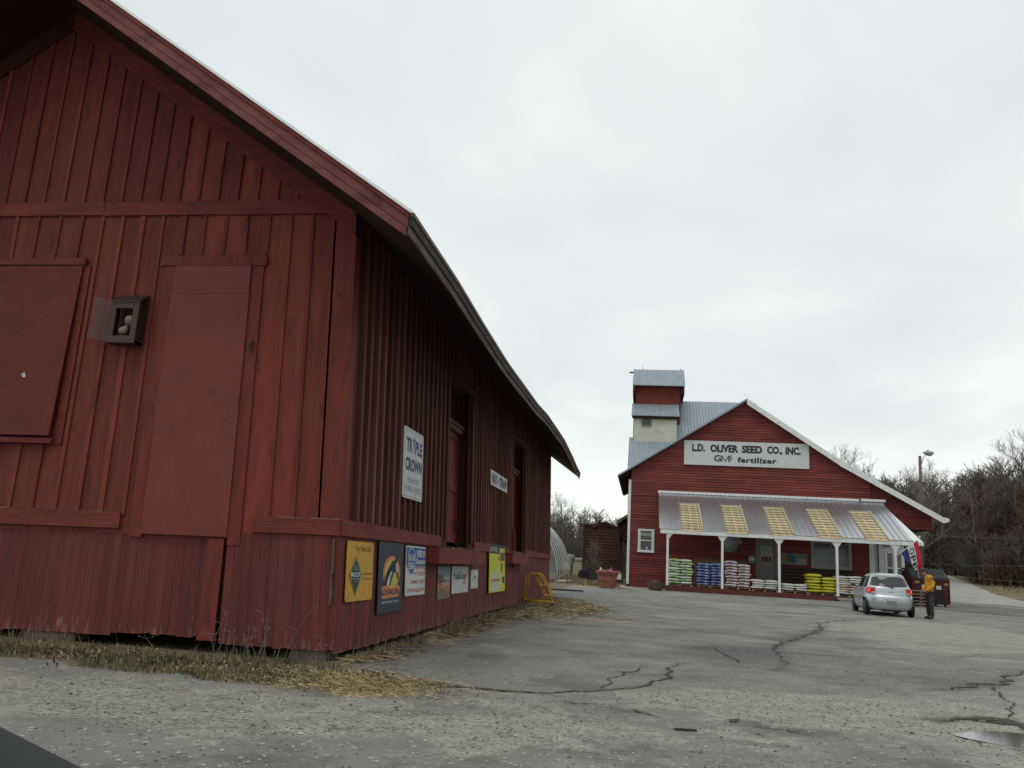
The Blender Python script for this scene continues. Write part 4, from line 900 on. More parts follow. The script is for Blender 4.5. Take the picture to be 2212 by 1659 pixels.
t, f = panel('name_board', 'small white hand-painted board between the freight doors', 18.4, 20.7, 2.87, 3.21, 'sign_white', off=0.062)
lettering(t, f, [('HAY', (0.06, 0.15, 0.36, 0.84), 0.05), ('&', (0.38, 0.35, 0.46, 0.62), 0.02), ('STRAW', (0.50, 0.15, 0.97, 0.84), 0.05)], 'ink_dark')
# ------------------------------------------------------------------ the seed store
YF = 51.75; YP = 46.5; GS = 0.15
store = thing('seed_store', 'red clapboard store with a wide gable, white trim and a tin-roofed front porch', 'building', (6.0, YF, GS))
r_ = random.Random(11)
AP = (6.07, 11.70)
def rakez(x):
    if x <= AP[0]: return AP[1] + (x - AP[0]) * 0.643
    if x <= 11.36: return AP[1] - (x - AP[0]) * 0.6635
    return 8.19 - (x - 11.36) * 0.556
XL0, XR0, XX1 = -0.93, 13.13, 16.48
def clap_wall(name, x0, x1, z0, z1f, y, mat, parent, lap=0.16, holes=(), xf=None):
    mb = MB(); z = z0; k = 0
    while True:
        # widest x-range where the roofline is above z + lap
        a, b = x0, x1
        def lim(xs):
            return [q for q in xs if z1f(q) > z + 0.02]
        pts = [x0 + (x1 - x0) * i / 200 for i in range(201)]; ok = lim(pts)
        if not ok: break
        a, b = ok[0], ok[-1]; zt = z + lap
        segs = [(a, b)]
        for hx0, hx1, hz0, hz1 in holes:
            if z + lap * 0.6 > hz0 and z + lap * 0.4 < hz1:
                ns = []
                for p, q in segs:
                    if hx0 > p and hx1 < q: ns += [(p, hx0), (hx1, q)]
                    elif hx0 <= p < hx1: ns.append((hx1, q))
                    elif hx0 < q <= hx1: ns.append((p, hx0))
                    else: ns.append((p, q))
                segs = ns
        for p, q in segs:
            # boards butt at random places
            cuts = [p]; c = p
            while q - c > 4.5: c += r_.uniform(2.2, 4.2); cuts.append(c)
            cuts.append(q)
            for i in range(len(cuts) - 1):
                u, v = cuts[i], cuts[i + 1] - 0.002
                dz = 0.006 * mnoise.noise((u, z * 3, 1)); ex = r_.uniform(0, 0.004); zg = z + (0.012 + 0.018 * max(0, mnoise.noise((u * 0.6, z * 2.0, 4)) + 0.3) if y < 52.2 else 0.012)
                mb.add([(u, y - 0.030 - ex, zg + dz), (v, y - 0.030 - ex, zg + dz), (v, y, zg + dz), (u, y, zg + dz), (u, y - 0.012, zt + dz), (v, y - 0.012, zt + dz), (v, y, zt + dz), (u, y, zt + dz)],
                       [(0, 1, 5, 4), (0, 3, 2, 1), (4, 5, 6, 7), (0, 4, 7, 3), (1, 2, 6, 5)])
        z += lap; k += 1
        if k > 200: break
    return mb.build(name, mat, parent)
WIN = (-0.29, 0.68, 2.24, 3.60)
clap_wall('front_wall', XL0 + 0.16, XR0, 5.62, lambda x: rakez(x) - 0.10, YF, 'clap', store)
clap_wall('lower_wall', XL0 + 0.16, XR0, GS - 0.05, lambda x: 5.60, YF + 0.035, 'clap', store, holes=[WIN, (6.60, 7.80, 0, 3.4), (9.70, 12.0, 1.84, 3.45)])
g = MB(); g.box(XL0 + 0.02, XR0 - 0.02, YF + 0.036, YF + 0.10, 0.1, 6.6); g.pxz([(XL0 + 0.02, 6.6), (XR0 - 0.02, 6.6), (AP[0], 11.45)], YF + 0.036, YF + 0.10)
g.box(XL0 + 0.0, XL0 + 0.08, YF + 0.1, 64, 0.1, 6.6)
g.build('wall_core', 'dark_wood', store)
g = MB(); g.box(XL0 - 0.02, XL0 + 0.155, YF - 0.05, YF + 0.01, 0.30, 6.55); g.box(XL0 - 0.02, XL0 + 0.0, YF - 0.05, YF + 0.15, 0.30, 6.55)
g.build('corner_board', 'white_paint', store)
g = MB(); g.box(XL0 - 0.0, XL0 + 0.17, YF - 0.02, YF + 0.02, 0.02, 0.29); g.build('corner_foot', 'dark_wood', store)
# extension to the right, open below
clap_wall('extension_wall', XR0 + 0.01, XX1, 4.34, lambda x: rakez(x) - 0.10, YF + 0.16, 'clap_dark', store)
g = MB(); g.box(XR0, XX1, YF + 0.165, YF + 0.24, 4.36, 5.0); g.box(XX1 - 0.04, XX1, YF + 0.24, 60, 4.34, 5.1); g.build('extension_core', 'dark_wood', store)
# roof, rakes
def roofslab(p0, p1, y0, y1, t, name, mat):
    mb = MB(); mb.pxz([p0, p1, (p1[0], p1[1] - t), (p0[0], p0[1] - t)], y0, y1); return mb.build(name, mat, store)
Y0R = YF - 0.38
zl = lambda x: (x, rakez(x))
rf = roofslab(zl(-1.60), (AP[0], AP[1] + 0.0), Y0R, 64, 0.09, 'roof', 'blue_tin')
roofslab((AP[0], AP[1]), zl(11.36), Y0R, 64, 0.09, 'roof', 'blue_tin'); roofslab(zl(11.36), zl(17.1), Y0R, 62, 0.09, 'roof', 'blue_tin')
g = MB()
for a, b in (((AP[0], AP[1] + 0.03), zl(11.36)), (zl(11.36), zl(16.95))):
    g.pxz([a, b, (b[0], b[1] - 0.34), (a[0], a[1] - 0.36)], Y0R - 0.035, Y0R - 0.003)
g.pxz([(16.95, rakez(16.95) - 0.33), (16.95, rakez(16.95) + 0.01), (17.25, 5.02), (17.25, 4.84)], Y0R - 0.035, Y0R - 0.003)
g.build('rake_board', 'white_paint', store)
g = MB(); a, b = (-1.62, rakez(-1.62) + 0.01), (AP[0], AP[1] + 0.04)
g.pxz([a, b, (b[0], b[1] - 0.10), (a[0], a[1] - 0.10)], Y0R - 0.03, Y0R - 0.003); g.build('rake_edge', 'blue_tin', store)
g = MB(); g.pxz([(-1.60, rakez(-1.60) - 0.10), (XL0, rakez(XL0) - 0.10), (XL0, rakez(XL0) - 0.35), (-1.5, rakez(-1.6) - 0.22)], YF - 0.1, 64); g.build('eave_soffit', 'dark_wood', store)
# windows
def window(x0, x1, z0, z1, y, parent, wood='white_paint', cols=1, rows=2, glass='glass', fw=0.11, name='window', blind=False, sill=True):
    g = MB()
    g.box(x0, x0 + fw, y - 0.05, y, z0, z1); g.box(x1 - fw, x1, y - 0.05, y, z0, z1)
    g.box(x0 + fw, x1 - fw, y - 0.05, y, z1 - fw, z1); g.box(x0 + fw, x1 - fw, y - 0.05, y, z0, z0 + fw)
    if sill: g.box(x0 - 0.03, x1 + 0.03, y - 0.09, y - 0.051, z0 - 0.03, z0 + 0.05)
    w = g.build(name, wood, parent)
    g = MB(); iw, ih = (x1 - x0 - 2 * fw), (z1 - z0 - 2 * fw)
    for i in range(1, cols): xx = x0 + fw + iw * i / cols; g.box(xx - 0.02, xx + 0.02, y - 0.035, y - 0.005, z0 + fw, z1 - fw)
    for i in range(1, rows): zz = z0 + fw + ih * i / rows; g.box(x0 + fw, x1 - fw, y - 0.038, y - 0.008, zz - 0.03, zz + 0.03)
    g.box(x0 + fw, x0 + fw + 0.05, y - 0.03, y - 0.006, z0 + fw, z1 - fw); g.box(x1 - fw - 0.05, x1 - fw, y - 0.03, y - 0.006, z0 + fw, z1 - fw)
    g.build('sash', wood, w)
    g = MB(); g.box(x0 + fw, x1 - fw, y + 0.0, y + 0.01, z0 + fw, z1 - fw); g.build('pane', glass, w)
    if blind:
        g = MB(); g.box(x0 + fw + 0.05, x1 - fw - 0.05, y - 0.004, y - 0.001, z0 + fw + ih * 0.72, z1 - fw - 0.12); g.build('blind', 'blind', w)
        g = MB(); g.lathe([(0.05, 0), (0.06, 0.1), (0.03, 0.2)], (x0 + 0.55, y - 0.02, z0 + fw), 8); g.build('jar', 'paper', w)
        g = MB(); g.lathe([(0.05, 0), (0.06, 0.05), (0.02, 0.09)], (x0 + 0.3, y - 0.02, z0 + fw), 8); g.build('pot', 'pink', w)
    return w
window(WIN[0], WIN[1], WIN[2], WIN[3], YF + 0.0, store, blind=True)
window(9.72, 11.98, 1.86, 3.43, YF + 0.03, store, wood=plain('dull_trim', (0.34, 0.35, 0.33)), cols=2, rows=1, glass='dirty_glass', fw=0.14)
# store door
DK = 0.44
g = MB(); g.box(6.60, 6.72, YF - 0.03, YF + 0.05, DK, 3.36); g.box(7.68, 7.80, YF - 0.03, YF + 0.05, DK, 3.36); g.box(6.721, 7.679, YF - 0.03, YF + 0.05, 3.26, 3.36)
sd = g.build('store_door', 'door_grey', store)
g = MB(); g.box(6.74, 7.66, YF + 0.02, YF + 0.05, DK, 3.24); g.build('door_leaf', 'door_grey', sd)
g = MB(); g.box(6.88, 7.52, YF + 0.008, YF + 0.019, 2.02, 3.08); dpn = g.build('pane', 'dirty_glass', sd)
g = MB()
for q in (7.09, 7.31): g.box(q - 0.015, q + 0.015, YF - 0.005, YF + 0.007, 2.02, 3.08)
for q in (2.37, 2.72): g.box(6.88, 7.52, YF - 0.006, YF + 0.006, q - 0.015, q + 0.015)
g.build('muntin', 'door_grey', dpn)
g = MB(); g.box(6.92, 7.48, YF + 0.0, YF + 0.004, 2.05, 2.34); g.build('notice', plain('dull_red', (0.16, 0.03, 0.03)), sd)
# things on the store wall under the porch
def wallcard(name, label, cat, x0, x1, z0, z1, mat, polys=(), y=YF - 0.035):
    o = thing(name, label, cat, ((x0 + x1) / 2, y, z0))
    g = MB(); g.box(x0, x1, y - 0.012, y, z0, z1); g.build('board', mat, o)
    for i, (m, (a, b, c, d)) in enumerate(polys):
        g = MB(); g.box(lerp(x0, x1, a), lerp(x0, x1, c), y - 0.016, y - 0.0125, lerp(z0, z1, b), lerp(z0, z1, d)); g.build('print', m, o)
    return o
wallcard('notice_board', 'pale blue notice on the dark wall left of the store door', 'notice', 6.18, 6.54, 1.93, 2.35, plain('pale_notice', (0.22, 0.30, 0.33)), [('paper', (0.1, 0.4, 0.9, 0.7)), ('teal', (0.1, 0.1, 0.9, 0.3))])
wallcard('banner', 'long banner in orange, teal and grey right of the store door', 'banner', 8.02, 9.50, 1.95, 2.62, plain('banner_grey', (0.17, 0.20, 0.19)), [(plain('banner_orange', (0.26, 0.16, 0.06)), (0.02, 0.1, 0.22, 0.9)), (plain('banner_teal', (0.05, 0.14, 0.17)), (0.23, 0.2, 0.52, 0.9)), (plain('banner_pale', (0.27, 0.28, 0.25)), (0.6, 0.1, 0.98, 0.55))])
t = thing('display_counter', 'dark slatted counter along the store wall behind the white bags', 'counter', (9.7, YF - 0.5, DK))
g = MB(); g.box(7.95, 11.9, YF - 0.75, YF - 0.10, DK, 1.80); g.build('body', 'counter', t)
g = MB()
for q in range(7): g.box(7.95, 11.9, YF - 0.775, YF - 0.752, DK + 0.08 + q * 0.19, DK + 0.16 + q * 0.19)
g.build('slat', 'dark_wood', t)
t = thing('hay_bale_wall', 'brown stacked hay bales behind the blue bags', 'hay bales', (4.4, YF - 1.2, DK))
g = MB()
for i in range(3):
    for j in range(3): g.box(2.95 + i * 0.98, 2.95 + i * 0.98 + 0.96, YF - 1.6, YF - 1.05, DK + 0.02 + j * 0.52, DK + 0.51 + j * 0.52)
g.build('bale', mk('bale', (0.15, 0.10, 0.05), 0.95, var=0.4, scale=12, island=0.2, bump=0.8), t)
t = thing('wheelbarrow_tray', 'grey metal tub hanging from the porch ceiling behind the second post', 'tub', (4.85, 50.6, 2.4))
g = MB(); g.lathe([(0.05, 0), (0.34, 0.03), (0.45, 0.2), (0.46, 0.32), (0.47, 0.34)], (0, 0, 0), 20); R_ = Euler((1.2, 0.25, 0)).to_matrix()
g.map(lambda p: Vector((4.9, 50.6, 2.75)) + R_ @ p); g.build('tub_shell', plain('dull_zinc', (0.22, 0.25, 0.25)), t)
g = MB(); g.tube([(4.9, 50.6, 3.0), (4.9, 50.62, 4.6)], 0.008, 5); g.build('hanging_wire', 'dark_metal', t)
t = thing('feed_sack', 'white sack hanging above the notice, ragged lower edge', 'sack', (5.4, 50.9, 2.7))
g = MB(); g.pxz([(5.1, 3.9), (5.75, 3.9), (5.72, 3.0), (5.6, 2.92), (5.52, 3.02), (5.4, 2.9), (5.3, 3.1), (5.15, 3.2)], 50.88, 50.92); g.build('sack_cloth', plain('dull_zinc', (0.22, 0.25, 0.25)), t)

# porch
XPL, XPR = 0.88, 13.75
def pz(y): return lerp(3.44, 5.86, (y - (YP - 0.12)) / (YF - YP + 0.12))
SKY = [(2.05, 3.17), (4.42, 5.53), (6.77, 7.88), (9.14, 10.28), (11.48, 12.62)]
SY0, SY1 = YP - 0.10, lerp(YP - 0.12, YF, 0.70)
rib = MB(); pieces = []
xcuts = [XPL] + [c for s in SKY for c in s] + [XPR]
g = MB()
for i in range(len(xcuts) - 1):
    a, b = xcuts[i], xcuts[i + 1]; sky_ = i % 2 == 1
    ya = SY1 if sky_ else YP - 0.12
    g.add([(a, ya, pz(ya)), (b, ya, pz(ya)), (b, YF, pz(YF)), (a, YF, pz(YF)), (a, ya, pz(ya) - 0.03), (b, ya, pz(ya) - 0.03), (b, YF, pz(YF) - 0.03), (a, YF, pz(YF) - 0.03)],
          [(0, 1, 2, 3), (7, 6, 5, 4), (0, 4, 5, 1), (0, 3, 7, 4), (1, 5, 6, 2), (2, 6, 7, 3)])
x = XPL + 0.01; k = 0
while x < XPR:
    insky = any(a - 0.02 < x < b + 0.02 for a, b in SKY)
    ya = SY1 if insky else YP - 0.13
    w = 0.016 if k % 4 else 0.022
    g.add([(x - w, ya, pz(ya)), (x, ya, pz(ya) + 0.035), (x + w, ya, pz(ya)), (x - w, YF - 0.01, pz(YF)), (x, YF - 0.01, pz(YF) + 0.035), (x + w, YF - 0.01, pz(YF))], [(0, 1, 4, 3), (1, 2, 5, 4), (0, 2, 1)])
    x += 0.293; k += 1
pr = g.build('porch_roof', 'porch_tin', store, recalc=False)
for (a, b) in SKY:
    g = MB(); n = 24
    vs = []
    for i in range(n + 1):
        x = lerp(a, b, i / n); dz = 0.012 * math.cos(i * PI)
        if i % 8 == 0: dz = 0.035
        for y in (SY0 - 0.02, SY1): vs.append((x, y, pz(y) + dz))
    g.add(vs, [(2 * i, 2 * i + 2, 2 * i + 3, 2 * i + 1) for i in range(n)])
    g.add([(b - 0.03, SY0 - 0.02, pz(SY0) + 0.04), (b + 0.02, SY0 - 0.02, pz(SY0) + 0.04), (b + 0.02, SY1, pz(SY1) + 0.04), (b - 0.03, SY1, pz(SY1) + 0.04)], [(0, 1, 2, 3)], 1)
    s_ = g.build('skylight', ['fibreglass', plain('fibre_edge', (0.55, 0.54, 0.36))], pr, recalc=False)
    g = MB(); n = 11
    for i in range(n):
        y = lerp(SY0 + 0.05, SY1 - 0.08, i / (n - 1)); wv = r_.uniform(0.07, 0.09)
        g.add([(a - 0.05, y - wv, pz(y - wv) - 0.06), (b + 0.05, y - wv, pz(y - wv) - 0.06), (b + 0.05, y + wv, pz(y + wv) - 0.06), (a - 0.05, y + wv, pz(y + wv) - 0.06)], [(0, 1, 2, 3)])
    for i in range(3):
        x = lerp(a, b, (i + 0.5) / 3); g.add([(x - 0.02, SY0, pz(SY0) - 0.08), (x + 0.02, SY0, pz(SY0) - 0.08), (x + 0.02, SY1, pz(SY1) - 0.08), (x - 0.02, SY1, pz(SY1) - 0.08)], [(0, 1, 2, 3)])
    g.build('purlin', mk('purlin', (0.72, 0.50, 0.24), 0.8, var=0.3, scale=3, island=0.3), s_, recalc=False)
g = MB()
for i in range(44):                                  # flashing along the top
    a = lerp(XPL - 0.03, 12.45, i / 44); b = lerp(XPL - 0.03, 12.45, (i + 1) / 44)
    g.box(a, b - 0.02, YF - 0.20, YF - 0.16, 5.80, 5.89)
g.box(XPL - 0.04, 12.45, YF - 0.17, YF - 0.02, 5.88, 5.94); g.box(12.55, 13.9, YF - 0.2, YF + 0.1, 5.82, 5.96)
g.build('flashing', 'bright_tin', pr)
g = MB(); g.box(XPL + 0.05, XPR, YP - 0.10, YP + 0.05, 3.18, 3.39); g.box(XPR - 0.1, XPR, YP + 0.05, YF - 0.1, 3.20, 3.38)
g.build('porch_beam', 'white_paint', store)
g = MB(); g.add([(XPR, YP - 0.12, pz(YP - 0.12)), (XPR + 0.55, YP - 0.1, 3.36), (XPR + 0.1, YF, 5.6), (XPR, YF, pz(YF))], [(0, 1, 2, 3)])
g.add([(XPR, YP - 0.12, 3.42), (XPR + 0.55, YP - 0.1, 3.36), (XPR + 0.55, YP - 0.1, 3.2), (XPR, YP - 0.12, 3.2)], [(0, 1, 2, 3)])
g.build('porch_roof_return', 'white_paint', pr, recalc=False)
g = MB(); g.box(XPL + 0.1, XPR - 0.1, YP + 0.06, YP + 0.08, 3.30, 3.40)
for x in (3.0, 5.6, 8.3, 11.0): g.box(x - 0.04, x + 0.04, YP + 0.1, YF - 0.1, 3.22, 3.30)
g.build('ceiling_joist', 'dark_wood', store)
for i, x in enumerate((1.33, 4.20, 7.12, 10.03, 12.92)):
    g = MB(); g.box(x - 0.06, x + 0.06, YP - 0.055, YP + 0.055, DK - 0.01 * i - 0.02, 3.18)
    p_ = g.build('porch_post', 'white_paint', store)
    g = MB()
    for s in ((1,) if i == 0 else (-1, 1)):
        a = x + 0.061 * s; g.pxz([(a, 3.18), (a + 0.21 * s, 3.18), (a, 2.90)], YP - 0.04, YP + 0.04)
    g.build('bracket', 'white_paint', p_)
    g = MB(); g.box(x - 0.068, x + 0.068, YP - 0.065, YP + 0.065, DK - 0.03 * i / 4, DK + 0.05)
    g.build('post_foot', 'white_paint', p_)
# right corner of the main building, seen under the porch
g = MB(); g.box(12.95, 13.22, YF - 0.06, YF + 0.02, DK, 3.6); g.build('corner_board', 'white_paint', store)
def dzk(x): return -0.055 * (x - 1.25) / 12.5
g = MB()
g.prism([(1.20, YP - 0.14, 0.20), (10.05, YP - 0.14, 0.20 + dzk(10)), (10.05, YP - 0.14, 0.45 + dzk(10)), (1.20, YP - 0.14, 0.46)], [(1.20, YP - 0.06, 0.20), (10.05, YP - 0.06, 0.20 + dzk(10)), (10.05, YP - 0.06, 0.45 + dzk(10)), (1.20, YP - 0.06, 0.46)])
g.build('deck_fascia', 'porch_red', store)
g = MB(); g.box(1.22, 13.4, YP - 0.055, YF - 0.05, 0.36, 0.405); g.box(1.22, 10.0, YP - 0.10, YP + 1.0, 0.40, 0.408)
for i in range(5): g.box(1.3 + 2.9 * i, 1.5 + 2.9 * i, YP - 0.05, YP + 0.2, 0.0, 0.36)
g.build('porch_deck', 'deck_wood', store)
g = MB(); g.box(9.93, 13.4, YP - 0.62, YP - 0.16, 0.26, 0.345); g.box(10.0, 13.35, YP - 0.58, YP - 0.2, 0.12, 0.258)
g.build('porch_step', plain('step_grey', (0.33, 0.31, 0.27)), store)
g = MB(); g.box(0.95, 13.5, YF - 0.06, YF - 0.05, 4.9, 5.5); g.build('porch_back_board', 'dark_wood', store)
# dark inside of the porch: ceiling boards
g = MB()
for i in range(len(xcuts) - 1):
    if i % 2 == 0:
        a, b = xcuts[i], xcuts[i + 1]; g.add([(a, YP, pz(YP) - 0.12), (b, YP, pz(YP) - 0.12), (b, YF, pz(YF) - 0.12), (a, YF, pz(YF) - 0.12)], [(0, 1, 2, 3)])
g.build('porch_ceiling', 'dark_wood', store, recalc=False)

# company sign board
t = thing('company_sign', 'long white sign board across the store gable with dark lettering in two lines', 'sign', (6.0, YF - 0.1, 7.6))
SX0, SX1, SZ0, SZ1 = 2.37, 9.69, 7.60, 9.09
g = MB(); g.box(SX0, SX1, YF - 0.13, YF - 0.08, SZ0, SZ1); g.build('sign_panel', 'sign_white', t)
sm = lambda u, v: Vector((lerp(SX0, SX1, u), YF - 0.134, lerp(SZ0, SZ1, v)))
for txt, a, b in (('L.D.', 0.065, 0.17), ('OLIVER', 0.212, 0.44), ('SEED', 0.466, 0.63), ('CO.,', 0.668, 0.79), ('INC.', 0.815, 0.935)):
    g = MB(); put_text(g, txt, (a, 0.54, b, 0.86) if txt != 'CO.,' else (a, 0.50, b, 0.86), sm, 0, 0.055); g.build('lettering', 'ink_dark', t, recalc=False)
g = MB(); put_text(g, 'fertilizer', (0.432, 0.145, 0.745, 0.375), sm, 0, 0.045, 0, 1.1); g.build('small_lettering', 'ink_dark', t, recalc=False); g = MB(); put_text(g, 'G', (0.243, 0.16, 0.30, 0.43), sm, 0, 0.03)
for pl in ([(0.306, 0.16), (0.306, 0.42), (0.335, 0.17), (0.362, 0.42), (0.362, 0.16)], [(0.372, 0.16), (0.372, 0.41), (0.392, 0.41)], [(0.372, 0.29), (0.39, 0.29)]):
    for i in range(len(pl) - 1):
        (a, b), (c, d) = pl[i], pl[i + 1]
        dx, dy = (c - a) * 7.32, (d - b) * 1.49; L_ = math.hypot(dx, dy); nx, ny = -dy / L_ * 0.028 / 7.32, dx / L_ * 0.028 / 1.49
        put_poly(g, [(a + nx, b + ny), (c + nx, d + ny), (c - nx, d - ny), (a - nx, b - ny)], sm)
g.build('small_lettering', 'ink_dark', t, recalc=False)

# white annex under the extension
ax = thing('white_annex', 'small white clapboard annex tucked under the store roof extension', 'building', (14.2, 53.0, GS))
clap_wall('annex_wall', 12.95, 15.1, GS, lambda x: 4.05 if x < 15.0 else 3.6, 52.6, 'white_clap', ax, lap=0.16, holes=[(14.05, 15.0, 1.2, 3.0)])
g = MB(); g.box(12.95, 15.08, 52.62, 56, GS, 4.0); g.build('annex_core', 'white_clap', ax)
window(14.02, 14.56, 1.18, 3.02, 52.58, ax, cols=1, rows=2, fw=0.07, glass='dirty_glass', sill=False); window(14.561, 15.04, 1.18, 3.02, 52.58, ax, cols=1, rows=2, fw=0.07, glass='dirty_glass', sill=False)
g = MB(); g.prism([(12.6, 52.3, 4.9), (14.45, 52.3, 4.9), (15.35, 52.3, 3.55), (12.6, 52.3, 3.55)], [(12.6, 52.55, 4.9), (14.45, 52.55, 4.9), (15.35, 52.55, 3.55), (12.6, 52.55, 3.55)])
g.build('annex_gable', 'blue_tin', ax)
g = MB(); g.tube([(13.62, 52.45, 0.4), (13.62, 52.45, 3.5)], 0.035, 8); g.build('downpipe', plain('pipe_brown', (0.06, 0.05, 0.04)), ax)
t = thing('porch_chair', 'dark wooden chair standing against the white annex wall', 'chair', (13.5, 51.9, 0.4))
g = MB(); g.box(13.28, 13.72, 51.7, 52.1, 0.84, 0.88); g.build('seat', 'dark_wood', t)
g = MB()
for x in (13.30, 13.68): g.box(x, x + 0.04, 52.06, 52.1, 0.885, 1.45)
for z in (1.1, 1.25, 1.4): g.box(13.341, 13.679, 52.07, 52.09, z, z + 0.06)
g.build('backrest', 'dark_wood', t)
for x in (13.29, 13.69):
    for y in (51.72, 52.05):
        g = MB(); g.box(x - 0.015, x + 0.015, y, y + 0.03, 0.41, 0.839); g.build('leg', 'dark_wood', t)

# rear elevator block and tower
el = thing('grain_elevator', 'tall stepped grain elevator tower with blue-grey tin roofs behind the store', 'building', (1.0, 60, GS))
def ez(y): return 7.43 + 0.766 * (y - 54)
def ribbed(name, x0, x1, y0, y1, zf, sp=0.22, mat='blue_tin', parent=None, t=0.06):
    g = MB(); g.add([(x0, y0, zf(y0)), (x1, y0, zf(y0)), (x1, y1, zf(y1)), (x0, y1, zf(y1)), (x0, y0, zf(y0) - t), (x1, y0, zf(y0) - t), (x1, y1, zf(y1) - t), (x0, y1, zf(y1) - t)], [(0, 1, 2, 3), (7, 6, 5, 4), (0, 4, 5, 1), (0, 3, 7, 4), (1, 5, 6, 2), (2, 6, 7, 3)])
    x = x0 + 0.03
    while x < x1:
        g.add([(x - 0.025, y0, zf(y0)), (x, y0, zf(y0) + 0.03), (x + 0.025, y0, zf(y0)), (x - 0.025, y1, zf(y1)), (x, y1, zf(y1) + 0.03), (x + 0.025, y1, zf(y1))], [(0, 1, 4, 3), (1, 2, 5, 4), (0, 2, 1)]); x += sp
    return g.build(name, mat, parent)
ribbed('main_roof', -1.08, 7.95, 54.1, 57.4, ez, parent=el); ribbed('main_roof', 2.05, 7.95, 57.4, 62, lambda y: ez(y) + 0.03, parent=el)
ribbed('rear_roof', 2.05, 7.95, 62, 70, lambda y: 13.58 - 0.766 * (y - 62), parent=el)
g = MB(); g.pyz([(54.3, 0.1), (54.3, 7.4), (62, 13.4), (69.7, 7.5), (69.7, 0.1)], 2.3, 7.8); g.pyz([(54.3, 0.1), (54.3, 7.4), (57.3, 9.7), (62, 9.7), (62, 0.1)], -0.98, 2.29); g.build('block_wall', 'clap_dark', el)
g = MB(); g.box(-0.80, 2.10, 57.02, 61, 8.6, 11.56); g.build('lower_tower', 'cream_wall', el)
g = MB(); g.box(-0.82, 2.12, 56.97, 57.01, 9.66, 9.78); g.build('skirting', plain('pale_trim', (0.5, 0.5, 0.45)), el)
g = MB(); g.box(-0.83, -0.805, 57.0, 61, 8.6, 11.56); g.build('side_cladding', 'grey_wood', el)
window(-0.27, 0.40, 10.78, 11.40, 56.99, el, wood=plain('window_grey', (0.16, 0.16, 0.15)), cols=2, rows=1, fw=0.08, sill=False)
ribbed('mid_roof', -0.97, 2.27, 56.75, 59.0, lambda y: 11.52 + 0.53 * (y - 56.75), parent=el, sp=0.2)
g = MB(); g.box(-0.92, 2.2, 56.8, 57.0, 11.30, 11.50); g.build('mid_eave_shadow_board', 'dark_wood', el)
g = MB(); g.box(-0.72, 2.40, 59.0, 62.4, 10.5, 14.15); g.build('upper_tower', 'clap_dark', el)
ribbed('top_roof', -0.96, 2.70, 58.55, 60.6, lambda y: 14.03 + 0.77 * (y - 58.55), parent=el, sp=0.2); ribbed('top_roof', -0.96, 2.70, 60.6, 62.7, lambda y: 15.61 - 0.77 * (y - 60.6), parent=el, sp=0.2)
g = MB()
for x in (-0.94, 2.44): g.pyz([(58.6, 13.4), (58.6, 13.98), (60.6, 15.5), (62.6, 13.98), (62.6, 13.4)], x, x + 0.22)
g.build('gable_overhang', 'dark_wood', el)
g = MB(); g.box(-1.25, -0.96, 60.5, 60.6, 15.30, 15.40); g.build('hoist_beam', 'grey_wood', el)
g = MB(); g.tube([(-0.3, 60.6, 15.6), (-0.3, 60.6, 15.85)], 0.015, 5); g.tube([(2.55, 60.6, 15.6), (2.4, 60.6, 15.75)], 0.02, 5); g.build('lightning_rod', 'dark_metal', el)
# low sheds on the far left side of the store
sh = thing('lean_to_shed', 'dark low lean-to behind the left side of the store', 'shed', (-1.2, 67, GS))
g = MB(); g.pxz([(-2.05, 4.75), (-0.9, 5.5), (-0.9, 5.3), (-2.0, 4.45)], 65.5, 72); g.build('roof', 'grey_wood', sh)
g = MB(); g.pxz([(-1.88, 4.55), (-1.0, 5.15), (-1.0, 3.3), (-1.5, 3.3), (-1.7, 3.7)], 65.7, 72); g.build('wall', 'dark_wood', sh)
g = MB(); g.box(-1.85, -1.8, 66, 66.1, 2.2, 4.0); g.box(-1.0, -0.6, 65.6, 65.75, 0.2, 3.4); g.build('post', 'dark_wood', sh)
window(-1.80, -1.10, 2.35, 3.45, 69.9, sh, cols=2, rows=1, fw=0.1, glass='dirty_glass', sill=False)
g = MB(); g.box(-1.8, -0.95, 70, 70.2, 3.3, 3.9); g.box(-1.80, -0.95, 70.0, 70.05, 0.2, 2.35); g.build('back_wall', 'white_clap', sh)

# ------------------------------------------------------------------ bags on pallets
def bag_mesh(mb_, L_=0.66, W_=1.0, H_=0.15, seed=0, sag=0.0):
    nx, ny = 14, 8; vs = []; fs = []; rr = random.Random(seed)
    def prof(u): return (1 - abs(u) ** 3.4) ** 0.45 if abs(u) < 1 else 0
    for side in (1, -1):
        for j in range(ny + 1):
            for i in range(nx + 1):
                u, v = -1 + 2 * i / nx, -1 + 2 * j / ny
                h = prof(u * 0.985) * prof(v * 0.97) * H_ / 2
                wob = 0.012 * mnoise.noise((u * 3 + seed, v * 3, side * 2.0))
                vs.append((u * L_ / 2 * (1 - 0.03 * abs(v) ** 4), v * W_ / 2, H_ / 2 + side * h * (1 if side > 0 else 0.94) + wob + sag * u * u))
    n = (nx + 1) * (ny + 1)
    for s in range(2):
        for j in range(ny):
            for i in range(nx):
                a = s * n + j * (nx + 1) + i; fs.append((a, a + 1, a + nx + 2, a + nx + 1))
    rim = [i for i in range(nx + 1)] + [j * (nx + 1) + nx for j in range(1, ny + 1)] + [ny * (nx + 1) + i for i in range(nx - 1, -1, -1)] + [j * (nx + 1) for j in range(ny - 1, 0, -1)]
    for k in range(len(rim)): a, b = rim[k], rim[(k + 1) % len(rim)]; fs.append((a, b, n + b, n + a))
    mb_.add(vs, fs, 0, True); return mb_
_bagcache = {}
ORDN = ['bottom', 'second', 'third', 'fourth', 'fifth', 'sixth', 'seventh', 'eighth', 'ninth', 'top']
